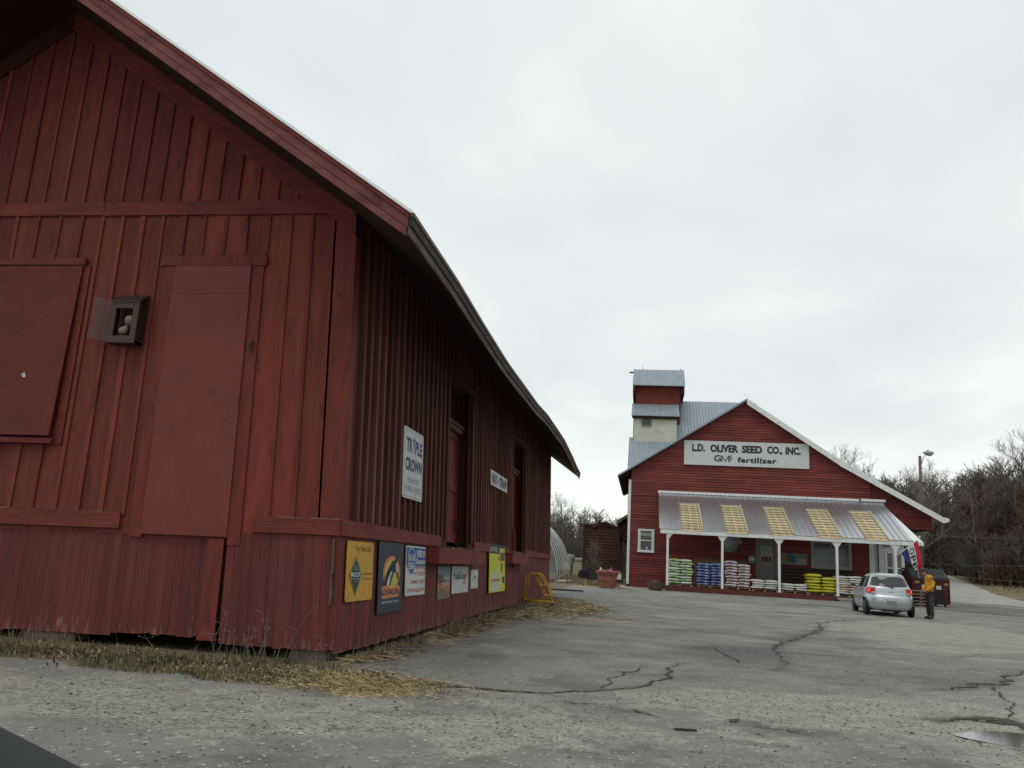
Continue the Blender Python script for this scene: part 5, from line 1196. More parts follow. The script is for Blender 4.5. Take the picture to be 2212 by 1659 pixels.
def bag_stack(cx_, cy_, z0, rows, h, matf, desc, where, group, L_=0.66, W_=1.05, xs=(-0.33, 0.33), jit=0.03, tilt=0.02, rot0=0.0):
    for k in range(rows):
        for i, dx in enumerate(xs):
            m = matf(k, i)
            if m is None: continue
            key = (m, L_, W_, h, (k + i) % 3)
            if key not in _bagcache:
                o = bag_mesh(MB(), L_, W_, h * 1.14, seed=(k + i) % 3 + len(_bagcache)).build('feed_bag', m)
                _bagcache[key] = o
            else:
                o = _bagcache[key].copy(); COL.objects.link(o)
            o.location = (cx_ + dx + r_.uniform(-jit, jit), cy_ + r_.uniform(-0.04, 0.02), z0 + k * h + 0.004 * (i % 2))
            q_ = r_.uniform(0.94, 1.05); o.scale = (q_, 1, r_.uniform(0.95, 1.08))
            o.rotation_euler = (r_.uniform(-0.02, 0.02), r_.uniform(-tilt, tilt), r_.uniform(-0.06, 0.06) + rot0)
            lay = 'top' if k == rows - 1 else ORDN[k]
            side = '' if len(xs) == 1 else ((' on the left' if i == 0 else ' on the right') if len(xs) == 2 else [' on the left', ' in the middle', ' on the right'][i])
            tag(o, '%s, %s layer%s, %s' % (desc if isinstance(desc, str) else desc(k, i), lay, side, where), 'feed bag', group)
def pallet(cx_, cy_, z, label, w=1.3):
    t = thing('pallet', label, 'pallet', (cx_, cy_, z), group='pallets under the feed bags')
    g = MB()
    for q in range(6): y = cy_ - 0.5 + q * 0.185; g.box(cx_ - w / 2, cx_ + w / 2, y, y + 0.09, z + 0.105, z + 0.125)
    g.build('deck_board', 'pallet', t)
    for x in (cx_ - w / 2, cx_ - 0.045, cx_ + w / 2 - 0.09):
        g = MB(); g.box(x, x + 0.09, cy_ - 0.5, cy_ + 0.52, z + 0.02, z + 0.104); g.build('stringer', 'pallet', t)
    g = MB()
    for y in (cy_ - 0.5, cy_, cy_ + 0.42): g.box(cx_ - w / 2, cx_ + w / 2, y, y + 0.09, z, z + 0.019)
    g.build('bottom_board', 'pallet', t)
CY = 47.45; DZ = 0.41
pallet(2.03, CY, DZ, 'wooden pallet under the green and white bags'); pallet(3.62, CY, DZ, 'wooden pallet under the blue bags')
pallet(5.06, CY, DZ, 'wooden pallet under the tall pink and white stack'); pallet(6.45, CY, DZ - 0.01, 'pallet under the low white bags left of the third post')
pallet(7.98, CY, DZ - 0.01, 'pallet under the low white bags right of the third post', 1.35); pallet(9.36, CY, DZ - 0.02, 'pallet under the yellow bags', 1.4); pallet(10.7, CY, DZ - 0.02, 'pallet behind the fourth post under white bags', 1.3)
B0 = DZ + 0.127
bag_stack(2.03, CY, B0, 9, 0.146, lambda k, i: 'green_bag' if (k + i) % 2 == 0 else 'white_bag', lambda k, i: ('green feed bag' if (k + i) % 2 == 0 else 'white feed bag end'), 'green and white stack', 'green and white feed bags', jit=0.03, tilt=0.035, L_=0.68)
bag_stack(3.62, CY, B0, 8, 0.147, lambda k, i: 'blue_bag', 'mottled blue feed bag', 'blue stack', 'blue feed bags', xs=(-0.36, 0.34), L_=0.72, jit=0.04, tilt=0.07)
bag_stack(5.06, CY, B0, 9, 0.152, lambda k, i: None if (k == 8 and i == 1) else 'pink_bag', 'pinkish white feed bag', 'tall pink and white stack', 'pink and white feed bags', jit=0.04, tilt=0.08)
bag_stack(6.45, CY, B0, 4, 0.118, lambda k, i: 'white_bag', 'white feed bag', 'low stack left of third post', 'low white feed bags', L_=0.70, tilt=0.05, jit=0.05)
bag_stack(7.98, CY, B0, 3, 0.12, lambda k, i: 'white_bag', 'white feed bag', 'low stack right of third post', 'low white feed bags', L_=0.70, tilt=0.05, jit=0.04)
bag_stack(9.36, CY, B0 - 0.01, 6, 0.155, lambda k, i: None if (k == 5 and i == 1) else 'yellow_bag', 'bright yellow feed bag', 'yellow stack', 'yellow feed bags', L_=0.76, xs=(-0.38, 0.34), jit=0.06, tilt=0.05)
bag_stack(10.7, CY, B0 - 0.01, 8, 0.115, lambda k, i: 'peach_bag' if k in (2, 3) else 'white_bag', lambda k, i: 'peach-coloured feed bag' if k in (2, 3) else 'white feed bag', 'stack behind the car mirror', 'white feed bags beside the car', L_=0.70, tilt=0.05, jit=0.05)
# ------------------------------------------------------------------ the silver hatchback
car = thing('parked_car', 'silver hatchback seen from behind with its brake lights on', 'car', (8.70, 31.95, gz(8.7, 32) - 0.005), -math.radians(4.5), local=True)
RG = [(0.20, .70, .16, 3.58), (0.27, .775, .06, 3.70), (0.36, .81, .015, 3.76), (0.50, .825, .0, 3.78), (0.62, .83, .0, 3.76), (0.70, .83, .035, 3.72), (0.735, .828, .085, 3.70),
      (0.80, .825, .10, 3.62), (0.88, .815, .115, 3.35), (0.96, .79, .13, 2.98), (1.02, .765, .16, 2.88), (1.15, .71, .27, 2.66), (1.28, .655, .39, 2.42), (1.37, .615, .46, 2.22), (1.425, .57, .42, 2.06), (1.465, .50, .50, 1.95), (1.49, .36, .72, 1.8), (1.498, .18, .95, 1.6)]
def ring(z):
    for i in range(len(RG) - 1):
        if z <= RG[i + 1][0]:
            t = (z - RG[i][0]) / (RG[i + 1][0] - RG[i][0]); return [lerp(RG[i][k], RG[i + 1][k], t) for k in range(1, 4)]
    return RG[-1][1:]
def cpt(th, z, off=0.0):            # th measured from the rear centre, positive to the right
    hw, yr, yf = ring(z); cyy = (yr + yf) / 2; ry = (yf - yr) / 2
    hw += off; ry += off
    s, c = math.sin(th), math.cos(th); n = 5.2 if z < 1.0 else 4.2
    k = (abs(s) ** n + abs(c) ** n) ** (-1 / n)
    x = hw * k * s
    y = cyy - ry * k * c
    bow = 0.05 * (x / hw) ** 2 if c > 0 else 0.12 * (x / hw) ** 2
    return Vector((x, y + (bow if c > 0 else -bow) * abs(c) ** 0.3, z))
g = MB(); NT = 96; zs = [r[0] for r in RG]; vs = []
for z in zs:
    for j in range(NT): vs.append(cpt(2 * PI * j / NT, z))
fs = [(i * NT + j, i * NT + (j + 1) % NT, (i + 1) * NT + (j + 1) % NT, (i + 1) * NT + j) for i in range(len(zs) - 1) for j in range(NT)]
fs += [tuple(range(NT - 1, -1, -1)), tuple(range((len(zs) - 1) * NT, len(zs) * NT))]
# cut the wheel arches open
WX = {'rear': 0.62, 'front': 3.07}
keep = []
for f_ in fs:
    c = sum((vs[i] for i in f_), Vector()) / len(f_)
    arch = any(math.hypot(c.y - wy, c.z - 0.30) < 0.335 and abs(c.x) > 0.6 for wy in WX.values()) and len(f_) == 4
    if not arch: keep.append(f_)
g.add(vs, keep, 0, True); body = g.build('body', 'car_paint', car)
g = MB()
for wy in WX.values():
    for s in (-1, 1):
        n = 16
        for i in range(n):
            a, b = PI * i / n, PI * (i + 1) / n
            g.add([(s * 0.80, wy + 0.345 * math.cos(a), 0.29 + 0.345 * math.sin(a)), (s * 0.80, wy + 0.345 * math.cos(b), 0.29 + 0.345 * math.sin(b)), (s * 0.5, wy + 0.345 * math.cos(b), 0.29 + 0.345 * math.sin(b)), (s * 0.5, wy + 0.345 * math.cos(a), 0.29 + 0.345 * math.sin(a))], [(0, 1, 2, 3)])
g.box(-0.62, 0.62, 0.25, 3.5, 0.20, 0.24); g.box(-0.3, 0.35, 0.12, 0.35, 0.17, 0.24); g.build('underbody', 'black', car)
def cpatch(name, mat, t0, t1, z0f, z1f, off, nt=14, nz=6, parent=None):
    g = MB(); vs = []
    for i in range(nz + 1):
        for j in range(nt + 1):
            th = lerp(t0, t1, j / nt); vs.append(cpt(th, lerp(z0f(th), z1f(th), i / nz), off))
    g.add(vs, [(i * (nt + 1) + j, i * (nt + 1) + j + 1, (i + 1) * (nt + 1) + j + 1, (i + 1) * (nt + 1) + j) for i in range(nz) for j in range(nt)], 0, True)
    return g.build(name, mat, parent or car, recalc=False)
def th_of_x(x, z):
    lo, hi = -PI / 2, PI / 2
    for _ in range(40):
        m_ = (lo + hi) / 2
        if cpt(m_, z).x < x: lo = m_
        else: hi = m_
    return lo
tw = th_of_x(0.60, 1.15)
cpatch('rear_window', 'car_glass', -tw, tw, lambda t: 1.015 + 0.05 * (t / tw) ** 2, lambda t: 1.365 - 0.03 * (t / tw) ** 4, 0.006, 20, 8)
for s in (-1, 1):
    cpatch('side_window', 'car_glass', s * math.radians(52), s * math.radians(112), lambda t: 0.985, lambda t: 1.365, 0.005, 18, 6)
    q = cpatch('tail_light', 'lamp_red', s * th_of_x(0.51, 0.86), s * math.radians(50), lambda t: 0.775, lambda t: 0.97 if True else 0, 0.016, 8, 6)
    q2 = cpatch('lit_lens', 'brake_on', s * th_of_x(0.64, 0.88), s * math.radians(44), lambda t: 0.835, lambda t: 0.915, 0.024, 5, 3, parent=q)
    cpatch('reversing_lens', 'lamp_clear', s * th_of_x(0.515, 0.80), s * th_of_x(0.62, 0.80), lambda t: 0.78, lambda t: 0.835, 0.022, 4, 2, parent=q)
    cpatch('bumper_crease', plain('car_shade', (0.30, 0.32, 0.33), 0.4), s * th_of_x(0.33, 0.45), s * th_of_x(0.74, 0.45), lambda t: 0.445, lambda t: 0.462, 0.006, 6, 1)
g = MB(); 
for z in (0.985,): g.tube([cpt(s_ * 0.05 * tw, 0.74, 0.008) for s_ in range(-18, 19)], 0.006, 4)
g.tube([cpt(math.radians(-60) - i * 0.03, 0.68, 0.004) for i in range(8)], 0.008, 4)
g.build('panel_gap', plain('gap_dark', (0.12, 0.125, 0.13)), car)
zc_ = 0.485
g = MB(); y_ = cpt(0, zc_).y; g.box(-0.155, 0.155, y_ - 0.018, y_ - 0.002, 0.42, 0.56); npl = g.build('number_plate', 'plate_green', car)
g = MB(); g.box(-0.12, 0.12, y_ - 0.021, y_ - 0.0185, 0.535, 0.55); g.build('plate_band', 'sign_white', npl)
g = MB()
pts = [(-0.33, 0.52), (-0.24, 0.60), (0.24, 0.60), (0.33, 0.52), (0.24, 0.40), (-0.24, 0.40), (-0.33, 0.52)]
for i in range(6):
    (a, b), (c, d) = pts[i], pts[i + 1]; g.tube([(a, cpt(th_of_x(a, b), b).y - 0.002, b), (c, cpt(th_of_x(c, d), d).y - 0.002, d)], 0.007, 4)
g.build('plate_recess_edge', 'car_shade', car)
g = MB(); yb = cpt(0, 0.88).y - 0.012
for a in (PI / 2, PI / 2 + 2 * PI / 3, PI / 2 + 4 * PI / 3):
    u = Vector((math.cos(a), 0, math.sin(a))); w = Vector((-math.sin(a), 0, math.cos(a))); c0 = Vector((0, yb, 0.875))
    g.add([c0, c0 + u * 0.022 + w * 0.012, c0 + u * 0.044, c0 + u * 0.022 - w * 0.012], [(0, 1, 2, 3)])
g.tube([(-0.085, yb + 0.003, 0.845), (0.0, yb - 0.004, 0.852), (0.085, yb + 0.003, 0.845)], 0.012, 6)
g.build('badge', 'steel', car, recalc=False)
g = MB(); g.tube([(0.02, cpt(0, 1.02).y - 0.02, 1.0), (0.10, cpt(0, 1.0).y - 0.03, 0.985)], 0.02, 6); g.tube([(0.05, cpt(0, 1.03).y - 0.03, 1.02), (-0.35, cpt(0, 1.06).y - 0.01, 1.035)], 0.009, 5); g.build('wiper', 'black', car)
g = MB(); g.tube([(0.05, 0.72, 1.49), (0.03, 0.60, 1.62)], 0.006, 5); g.build('aerial', 'black', car)
for s in (-1, 1):
    g = MB(); g.ell((s * 0.90, 2.42, 1.04), (0.10, 0.07, 0.075), 12, 8); g.tube([(s * 0.76, 2.46, 0.99), (s * 0.86, 2.43, 1.02)], 0.02, 6); g.build('door_mirror', plain('mirror_dark', (0.05, 0.06, 0.075), 0.35), car)
    g = MB(); g.tube([(s * 0.822, 1.42, 0.84), (s * 0.835, 1.45, 0.84), (s * 0.835, 1.58, 0.84), (s * 0.822, 1.61, 0.84)], 0.012, 6); g.build('door_handle', 'car_paint', car)
    for wy in WX.values():
        g = MB(); prof = [(0.17, -0.085), (0.25, -0.085), (0.285, -0.06), (0.292, 0), (0.285, 0.06), (0.25, 0.085), (0.17, 0.085)]
        g.lathe(prof, (s * 0.735, wy, 0.292), 28, axis='x'); wl_ = g.build('wheel', 'rubber', car)
        g = MB(); g.lathe([(0.03, 0.02), (0.165, 0.01), (0.19, 0.03), (0.19, -0.02), (0.03, -0.02)], (s * 0.735 + s * 0.065, wy, 0.292), 28, axis='x'); g.build('hub_cap', 'steel', wl_)
        g = MB()
        for q in range(7):
            a = 2 * PI * q / 7; g.obox((s * (0.735 + 0.09), wy + 0.11 * math.cos(a), 0.292 + 0.11 * math.sin(a)), (0.006, 0.045, 0.012), (a if False else 0, 0, 0))
        g.build('hub_slot', 'dark_metal', wl_)

# ------------------------------------------------------------------ person in a mustard jacket, standing beside the car and looking down at his hands
def skin_obj(name, verts, edges, radii, mat, parent, sub=2, root=0):
    me = bpy.data.meshes.new(name); me.from_pydata([Vector(v) for v in verts], edges, [])
    o = bpy.data.objects.new(name, me); COL.objects.link(o); ORG[o.as_pointer()] = Vector((0, 0, 0))
    md = o.modifiers.new('skin', 'SKIN'); md.use_smooth_shade = True
    sk = me.skin_vertices[0].data if me.skin_vertices else None
    if sk is None:
        bpy.context.view_layer.objects.active = o
        bpy.ops.mesh.customdata_skin_add(); sk = me.skin_vertices[0].data
    for i, r in enumerate(radii):
        sk[i].radius = r if isinstance(r, tuple) else (r, r); sk[i].use_root = (i == root)
    s = o.modifiers.new('sub', 'SUBSURF'); s.levels = sub; s.render_levels = sub
    dg = bpy.context.evaluated_depsgraph_get(); dg.update()
    m2 = bpy.data.meshes.new_from_object(o.evaluated_get(dg)); o.modifiers.clear(); o.data = m2
    m2.materials.clear(); m2.materials.append(M[mat]); m2.polygons.foreach_set('use_smooth', [True] * len(m2.polygons)); m2.polygons.foreach_set('material_index', [0] * len(m2.polygons))
    if parent: o.parent = parent
    return o
# local frame: he faces -X, z up, origin between the feet
per = thing('person', 'person in a mustard jacket and dark trousers standing by the car, head bowed', 'person', (9.99, 32.15, gz(10, 32)), math.radians(8), local=True)
V = [(0.02, 0, 0.90), (0.03, 0, 1.08), (0.05, 0, 1.28), (0.03, 0, 1.43), (-0.04, 0, 1.50), (-0.09, 0, 1.56),          # pelvis .. neck, head base
     (0.02, 0.09, 0.86), (-0.01, 0.10, 0.47), (0.03, 0.10, 0.09), (-0.04, 0.11, 0.06),                                     # leg
     (0.02, -0.09, 0.86), (0.0, -0.10, 0.47), (0.05, -0.10, 0.09), (-0.03, -0.11, 0.06),
     (0.03, 0.17, 1.40), (0.05, 0.235, 1.13), (-0.14, 0.16, 0.96), (-0.20, 0.11, 0.94),
     (0.03, -0.17, 1.40), (0.05, -0.235, 1.13), (-0.14, -0.14, 0.96), (-0.20, -0.09, 0.94)]
E_ = [(0, 1), (1, 2), (2, 3), (3, 4), (4, 5), (0, 6), (6, 7), (7, 8), (8, 9), (0, 10), (10, 11), (11, 12), (12, 13), (3, 14), (14, 15), (15, 16), (16, 17), (3, 18), (18, 19), (19, 20), (20, 21)]
Rr = [(.11, .08), (.10, .08), (.11, .08), (.07, .06), .05, .048, .07, .045, .03, .018, .07, .045, .03, .018, .035, .03, .024, .028, .035, .03, .024, .028]
body_ = skin_obj('body', V, E_, Rr, 'skin', per)
# head, continuing the neck
g = MB(); hc = Vector((-0.125, 0, 1.605)); Rh = Euler((0, -0.62, 0)).to_matrix()
g.ell((0, 0, 0.02), (0.098, 0.078, 0.108), 20, 14); g.ell((-0.045, 0, -0.055), (0.058, 0.055, 0.06), 14, 10)
g.pxz([(-0.090, 0.02), (-0.122, -0.03), (-0.092, -0.038)], -0.013, 0.013)
for s in (-1, 1): g.ell((0.0, s * 0.078, -0.005), (0.022, 0.012, 0.032), 8, 6)
g.map(lambda p: hc + Rh @ p); hd = g.build('head', 'skin', per)
g = MB()
for s in (-1, 1): g.ell((-0.086, s * 0.032, 0.022), (0.011, 0.013, 0.008), 8, 6)
g.map(lambda p: hc + Rh @ p); g.build('eye', 'hair', hd)
g = MB(); g.ell((-0.094, 0, -0.062), (0.008, 0.024, 0.006), 8, 6); g.map(lambda p: hc + Rh @ p); g.build('mouth', plain('lip', (0.30, 0.10, 0.09)), hd)
g = MB(); g.ell((0.022, 0, 0.032), (0.095, 0.086, 0.105), 18, 12); g.ell((0.045, 0, -0.045), (0.062, 0.075, 0.06), 12, 8); g.map(lambda p: hc + Rh @ p); g.build('hair', 'hair', per)
g = MB(); g.lathe([(0.100, 0.05), (0.097, 0.09), (0.07, 0.135), (0.01, 0.15)], (0.008, 0, 0), 18); g.prism([(-0.08, -0.06, 0.056), (-0.08, 0.06, 0.056), (-0.165, 0.045, 0.045), (-0.165, -0.045, 0.045)], [(-0.08, -0.06, 0.068), (-0.08, 0.06, 0.068), (-0.165, 0.045, 0.055), (-0.165, -0.045, 0.055)])
g.map(lambda p: hc + Rh @ p); g.build('cap', 'cap', per)
# clothing
J = [(0.03, 0, 0.90), (0.04, 0, 1.02), (0.05, 0, 1.18), (0.055, 0, 1.32), (0.02, 0, 1.45), (-0.03, 0, 1.50), (0.04, 0.17, 1.405), (0.06, 0.235, 1.14), (-0.04, 0.20, 1.03), (-0.125, 0.165, 0.965), (0.04, -0.17, 1.405), (0.06, -0.235, 1.14), (-0.04, -0.19, 1.03), (-0.125, -0.145, 0.965)]
skin_obj('jacket', J, [(0, 1), (1, 2), (2, 3), (3, 4), (4, 5), (4, 6), (6, 7), (7, 8), (8, 9), (4, 10), (10, 11), (11, 12), (12, 13)],
         [(.175, .135), (.165, .128), (.172, .13), (.168, .125), (.12, .09), .07, .085, .074, .062, .048, .085, .074, .062, .048], 'jacket', per)
Tt = [(0.03, 0, 0.90), (0.03, 0.095, 0.84), (0.005, 0.105, 0.47), (0.035, 0.105, 0.09), (0.03, -0.095, 0.84), (0.015, -0.105, 0.47), (0.055, -0.105, 0.09)]
skin_obj('trousers', Tt, [(0, 1), (1, 2), (2, 3), (0, 4), (4, 5), (5, 6)], [(.14, .115), (.10, .105), .082, .073, (.10, .105), .082, .073], 'trousers', per)
for s, ox in ((1, 0.0), (-1, 0.02)):
    skin_obj('boot', [(0.05 + ox, 0.105 * s, 0.11), (0.03 + ox, 0.105 * s, 0.055), (-0.06 + ox, 0.11 * s, 0.048), (-0.145 + ox, 0.115 * s, 0.04)], [(0, 1), (1, 2), (2, 3)], [.055, .055, .05, .038], 'boot', per)
# hands held together in front, each with a palm, four bent fingers and a thumb
for s in (1, -1):
    b0 = Vector((-0.135, 0.155 * s if s > 0 else -0.135, 0.960)); n_ = Vector((-0.205, 0.085 * s, 0.945)); d = (n_ - b0).normalized(); up = Vector((0, 0, 1)); side = d.cross(up).normalized()
    Vh = [b0, b0 + d * 0.035, b0 + d * 0.075]; Eh = [(0, 1), (1, 2)]; Rh_ = [.026, (.034, .02), (.036, .018)]
    skin_obj('palm', Vh, Eh, Rh_, 'skin', per)
    for k in range(4):
        st = b0 + d * 0.08 + up * (0.024 - 0.016 * k); l = (0.032, 0.036, 0.034, 0.027)[k]; inn = Vector((-0.2, -s, -0.15)).normalized()
        skin_obj('finger', [st - d * 0.02, st, st + (d * 0.8 + inn * 0.3).normalized() * l, st + (d * 0.8 + inn * 0.3).normalized() * l + (d * 0.3 + inn).normalized() * l * 0.7], [(0, 1), (1, 2), (2, 3)], [.009, .0095, .0085, .0065], 'skin', per, sub=1)
    st = b0 + d * 0.04 + up * 0.025
    skin_obj('thumb', [st - up * 0.01, st + (d * 0.5 + up * 0.8).normalized() * 0.025, st + (d * 0.5 + up * 0.8).normalized() * 0.025 + (d + up * 0.3).normalized() * 0.028], [(0, 1), (1, 2)], [.011, .0105, .008], 'skin', per, sub=1)

# ------------------------------------------------------------------ dumpster, pallet pile, flag
t = thing('dumpster', 'dark red dumpster with two ribbed black lids beside the porch', 'dumpster', (15.0, 48.5, GS))
X0, X1, Y0, Y1 = 13.95, 15.72, 47.4, 49.2; Zb = 0.30
ZF, ZR = 1.54, 1.98
g = MB(); g.pyz([(Y0, Zb), (Y0 - 0.06, ZF), (Y0 + 0.9, ZR), (Y1, ZR), (Y1, Zb)], X0, X1)
for x in (X0 - 0.03, X0 + 0.86, X1 - 0.03): g.box(x, x + 0.06, Y0 - 0.10, Y0 - 0.065, Zb + 0.05, ZF)
g.box(X0 - 0.02, X1 + 0.02, Y0 - 0.13, Y0 - 0.07, ZF - 0.09, ZF - 0.01)
g.box(X0 - 0.14, X0 - 0.002, Y0 + 0.3, Y1 - 0.3, 1.05, 1.25); g.box(X1 + 0.002, X1 + 0.14, Y0 + 0.3, Y1 - 0.3, 1.05, 1.25)
for x in (X0 + 0.1, X1 - 0.2):
    for y in (Y0 + 0.1, Y1 - 0.2): g.box(x, x + 0.1, y, y + 0.1, GS, Zb)
g.build('bin_body', 'bin_red', t)
for a, b in ((X0 - 0.03, X0 + 0.86), (X0 + 0.90, X1 + 0.03)):
    g = MB(); g.pyz([(Y0 - 0.12, ZF + 0.01), (Y0 + 0.88, ZR + 0.02), (Y1 + 0.05, ZR + 0.03), (Y1 + 0.05, ZR + 0.07), (Y0 + 0.86, ZR + 0.07), (Y0 - 0.12, ZF + 0.06)], a, b)
    n = 6
    for q in range(n):
        x = lerp(a + 0.06, b - 0.14, q / (n - 1)); g.pyz([(Y0 - 0.11, ZF + 0.061), (Y0 + 0.86, ZR + 0.071), (Y1 + 0.04, ZR + 0.071), (Y1 + 0.03, ZR + 0.115), (Y0 + 0.86, ZR + 0.125), (Y0 - 0.09, ZF + 0.11)], x, x + 0.08)
    g.build('lid', 'bin_lid', t)
for (m_, x0, x1, z0, z1) in (('sticker_yellow', 14.05, 14.28, 1.32, 1.45), ('sticker_yellow', 15.5, 15.68, 1.28, 1.38), ('paper', 14.40, 14.72, 1.05, 1.26), ('paper', 15.10, 15.34, 1.05, 1.24)):
    g = MB(); g.box(x0, x1, Y0 - 0.062, Y0 - 0.058, z0, z1); g.build('sticker', m_, t)
g = MB(); g.pxz([(15.0, Zb), (15.6, Zb), (15.42, 1.0), (15.08, 0.98)], Y0 - 0.058, Y0 - 0.054); g.build('shadow_patch', 'black', t)  # shadow low on the bin front, painted as a black patch
for k in range(5):
    z = GS + k * 0.165
    if k == 0: p0 = thing('pallet', 'lowest pallet in the pile between the car and the person', 'pallet', (14.05, 46.0, z), group='pile of pallets by the dumpster'); zz = z
    t = p0 if k == 0 else thing('pallet', ['', 'second pallet up in the pile between the car and the person', 'middle pallet in the pile between the car and the person', 'fourth pallet up in the pile between the car and the person', 'topmost pallet in the pile between the car and the person'][k], 'pallet', (14.05, 46.0, z), group='pile of pallets by the dumpster')
    x0, x1 = 13.25 + r_.uniform(-0.05, 0.05), 14.30 + r_.uniform(-0.04, 0.04)
    g = MB()
    for q in range(6): y = 45.5 + q * 0.18; g.box(x0, x1, y, y + 0.1, z + 0.115, z + 0.14)
    g.build('deck_board', plain('pallet_grey', (0.33, 0.29, 0.23), 0.9, var=0.3), t)
    for x in (x0, (x0 + x1) / 2 - 0.04, x1 - 0.08):
        g = MB(); g.box(x, x + 0.08, 45.5, 46.5, z + 0.02, z + 0.114); g.build('stringer', 'deck_wood', t)
# flag
fl = thing('flag', 'hanging OPEN flag in blue, white and red at the right corner of the porch', 'flag', (13.5, 46.2, 2.7))
def flag_pt(u, v, o=0.0):
    a = Vector((13.93 - 0.84 * u, 46.15, 3.47 - 0.72 * u)); b = Vector((14.08 - 0.42 * u, 46.0, 1.88 - 0.35 * math.sin(PI * u)))
    p = a.lerp(b, v); p.y += -0.14 * math.sin(u * 7 + v * 2.2) * (0.3 + v) - o; p.x += 0.05 * math.sin(v * 5 + u * 4) * v
    return p
for nme, m_, u0, u1 in (('red_stripe', 'flag_red', 0, 0.27), ('white_stripe', 'flag_white', 0.27, 0.60), ('blue_stripe', 'flag_blue', 0.60, 1.0)):
    g = MB(); nu, nv = 8, 24; vs = [flag_pt(lerp(u0, u1, i / nu), j / nv) for j in range(nv + 1) for i in range(nu + 1)]
    g.add(vs, [(j * (nu + 1) + i, j * (nu + 1) + i + 1, (j + 1) * (nu + 1) + i + 1, (j + 1) * (nu + 1) + i) for j in range(nv) for i in range(nu)], 0, True); g.build(nme, m_, fl, recalc=False)
g = MB()
for i, ch in enumerate('OPEN'): put_text(g, ch, (0.07 + 0.23 * i, 0, 0.25 + 0.23 * i, 1), lambda a, b: flag_pt(lerp(0.57, 0.31, b), a, 0.012), 0, 0.02)
g.build('lettering', 'ink_dark', fl, recalc=False)
g = MB(); g.tube([(14.02, 46.15, 3.62), (13.05, 46.28, 2.70), (12.93, 46.42, 2.62)], 0.018, 8); g.ell((14.04, 46.15, 3.64), (0.045, 0.045, 0.05)); g.build('flag_pole', 'white_paint', fl)

# ------------------------------------------------------------------ yellow rolling step
t = thing('rolling_step', 'yellow tubular rolling step stool against the far end of the barn', 'step stool', (-2.86, 24.2, 0.02))
def tb(name, paths, r=0.016, mat='yellow_paint'):
    for p in paths:
        g = MB(); g.tube(p, r, 8); g.build(name, mat, t)
zg = 0.02
y0, y1 = 23.95, 24.45
for yy in (y0, y1):
    tb('side_rail', [[(-3.27, yy, zg + 0.08), (-3.22, yy, zg + 0.74), (-3.20, yy, zg + 0.83), (-3.13, yy, zg + 0.89), (-2.88, yy, zg + 0.90), (-2.81, yy, zg + 0.86), (-2.52, yy, zg + 0.38), (-2.49, yy, zg + 0.32), (-2.48, yy, zg + 0.06)]], 0.018)
    tb('base_rail', [[(-3.26, yy, zg + 0.16), (-2.48, yy, zg + 0.14)]])
    tb('stringer', [[(-2.98, yy, zg + 0.86), (-2.69, yy, zg + 0.34), (-2.69, yy, zg + 0.15)]])
tb('cross_rail', [[(-3.26, y0, zg + 0.16), (-3.26, y1, zg + 0.16)], [(-2.48, y0, zg + 0.14), (-2.48, y1, zg + 0.14)], [(-3.06, y0, zg + 0.90), (-3.06, y1, zg + 0.90)]])
for (x, z) in ((-2.62, 0.31), (-2.76, 0.58), (-2.92, 0.86)):
    g = MB(); g.box(x - 0.10, x + 0.08, y0 + 0.02, y1 - 0.02, zg + z, zg + z + 0.02); g.build('tread', 'yellow_paint', t)
for x in (-3.27, -2.50):
    for yy in (y0, y1):
        g = MB(); g.lathe([(0.02, -0.015), (0.045, -0.012), (0.045, 0.012), (0.02, 0.015)], (x, yy, zg + 0.045), 14, axis='x'); g.build('castor', 'rubber', t)

# ------------------------------------------------------------------ big terracotta pot and what stands on it
PX, PY = -1.74, 43.9; gp = gz(PX, PY)
t = thing('plant_pot', 'very large terracotta planter in front of the boxcar', 'plant pot', (PX, PY, gp))
g = MB(); g.lathe([(0.385, -0.02), (0.40, 0.05), (0.46, 0.40), (0.475, 0.42), (0.47, 0.44), (0.52, 0.68), (0.54, 0.69), (0.545, 0.71), (0.53, 0.72), (0.55, 0.74), (0.575, 0.76), (0.585, 0.83), (0.565, 0.865), (0.53, 0.87), (0.50, 0.80)], (PX, PY, gp), 36)
g.build('pot_shell', 'terracotta', t)
g = MB(); g.lathe([(0.01, 0.80), (0.50, 0.79), (0.50, 0.77), (0.01, 0.77)], (PX, PY, gp), 24); g.build('soil', plain('soil', (0.05, 0.035, 0.025)), t)
zt = gp + 0.79
def small(name, label, cat, parts, loc):
    o = thing(name, label, cat, loc)
    for nm, m_, prof, off in parts:
        g = MB(); g.lathe(prof, Vector(loc) + Vector(off), 12); g.build(nm, m_, o)
    return o
small('bottle', 'white plastic jug standing on the left rim of the big planter', 'jug', [('jug_body', 'paper', [(0.05, 0), (0.06, 0.02), (0.06, 0.16), (0.03, 0.21)], (0, 0, 0)), ('cap', plain('cap_grey', (0.3, 0.3, 0.3)), [(0.03, 0.211), (0.03, 0.24)], (0, 0, 0))], (PX - 0.34, PY - 0.2, zt + 0.0))
o = thing('broken_pot', 'broken orange clay pot pieces lying on the soil of the big planter', 'pot', (PX - 0.2, PY - 0.3, zt))
for q, (dx, s_) in enumerate(((0, 0.08), (0.11, 0.06))):
    g = MB(); g.ell((PX - 0.22 + dx, PY - 0.25, zt + 0.06), (s_, 0.06, s_ * 0.8), 8, 5); g.map(lambda p: p + Vector(mnoise.noise_vector(p * 12)) * 0.015); g.build('shard', 'terracotta', o)
o = thing('garden_ornament', 'pink ornament on a thin stake rising from the big planter', 'ornament', (PX + 0.19, PY - 0.2, zt))
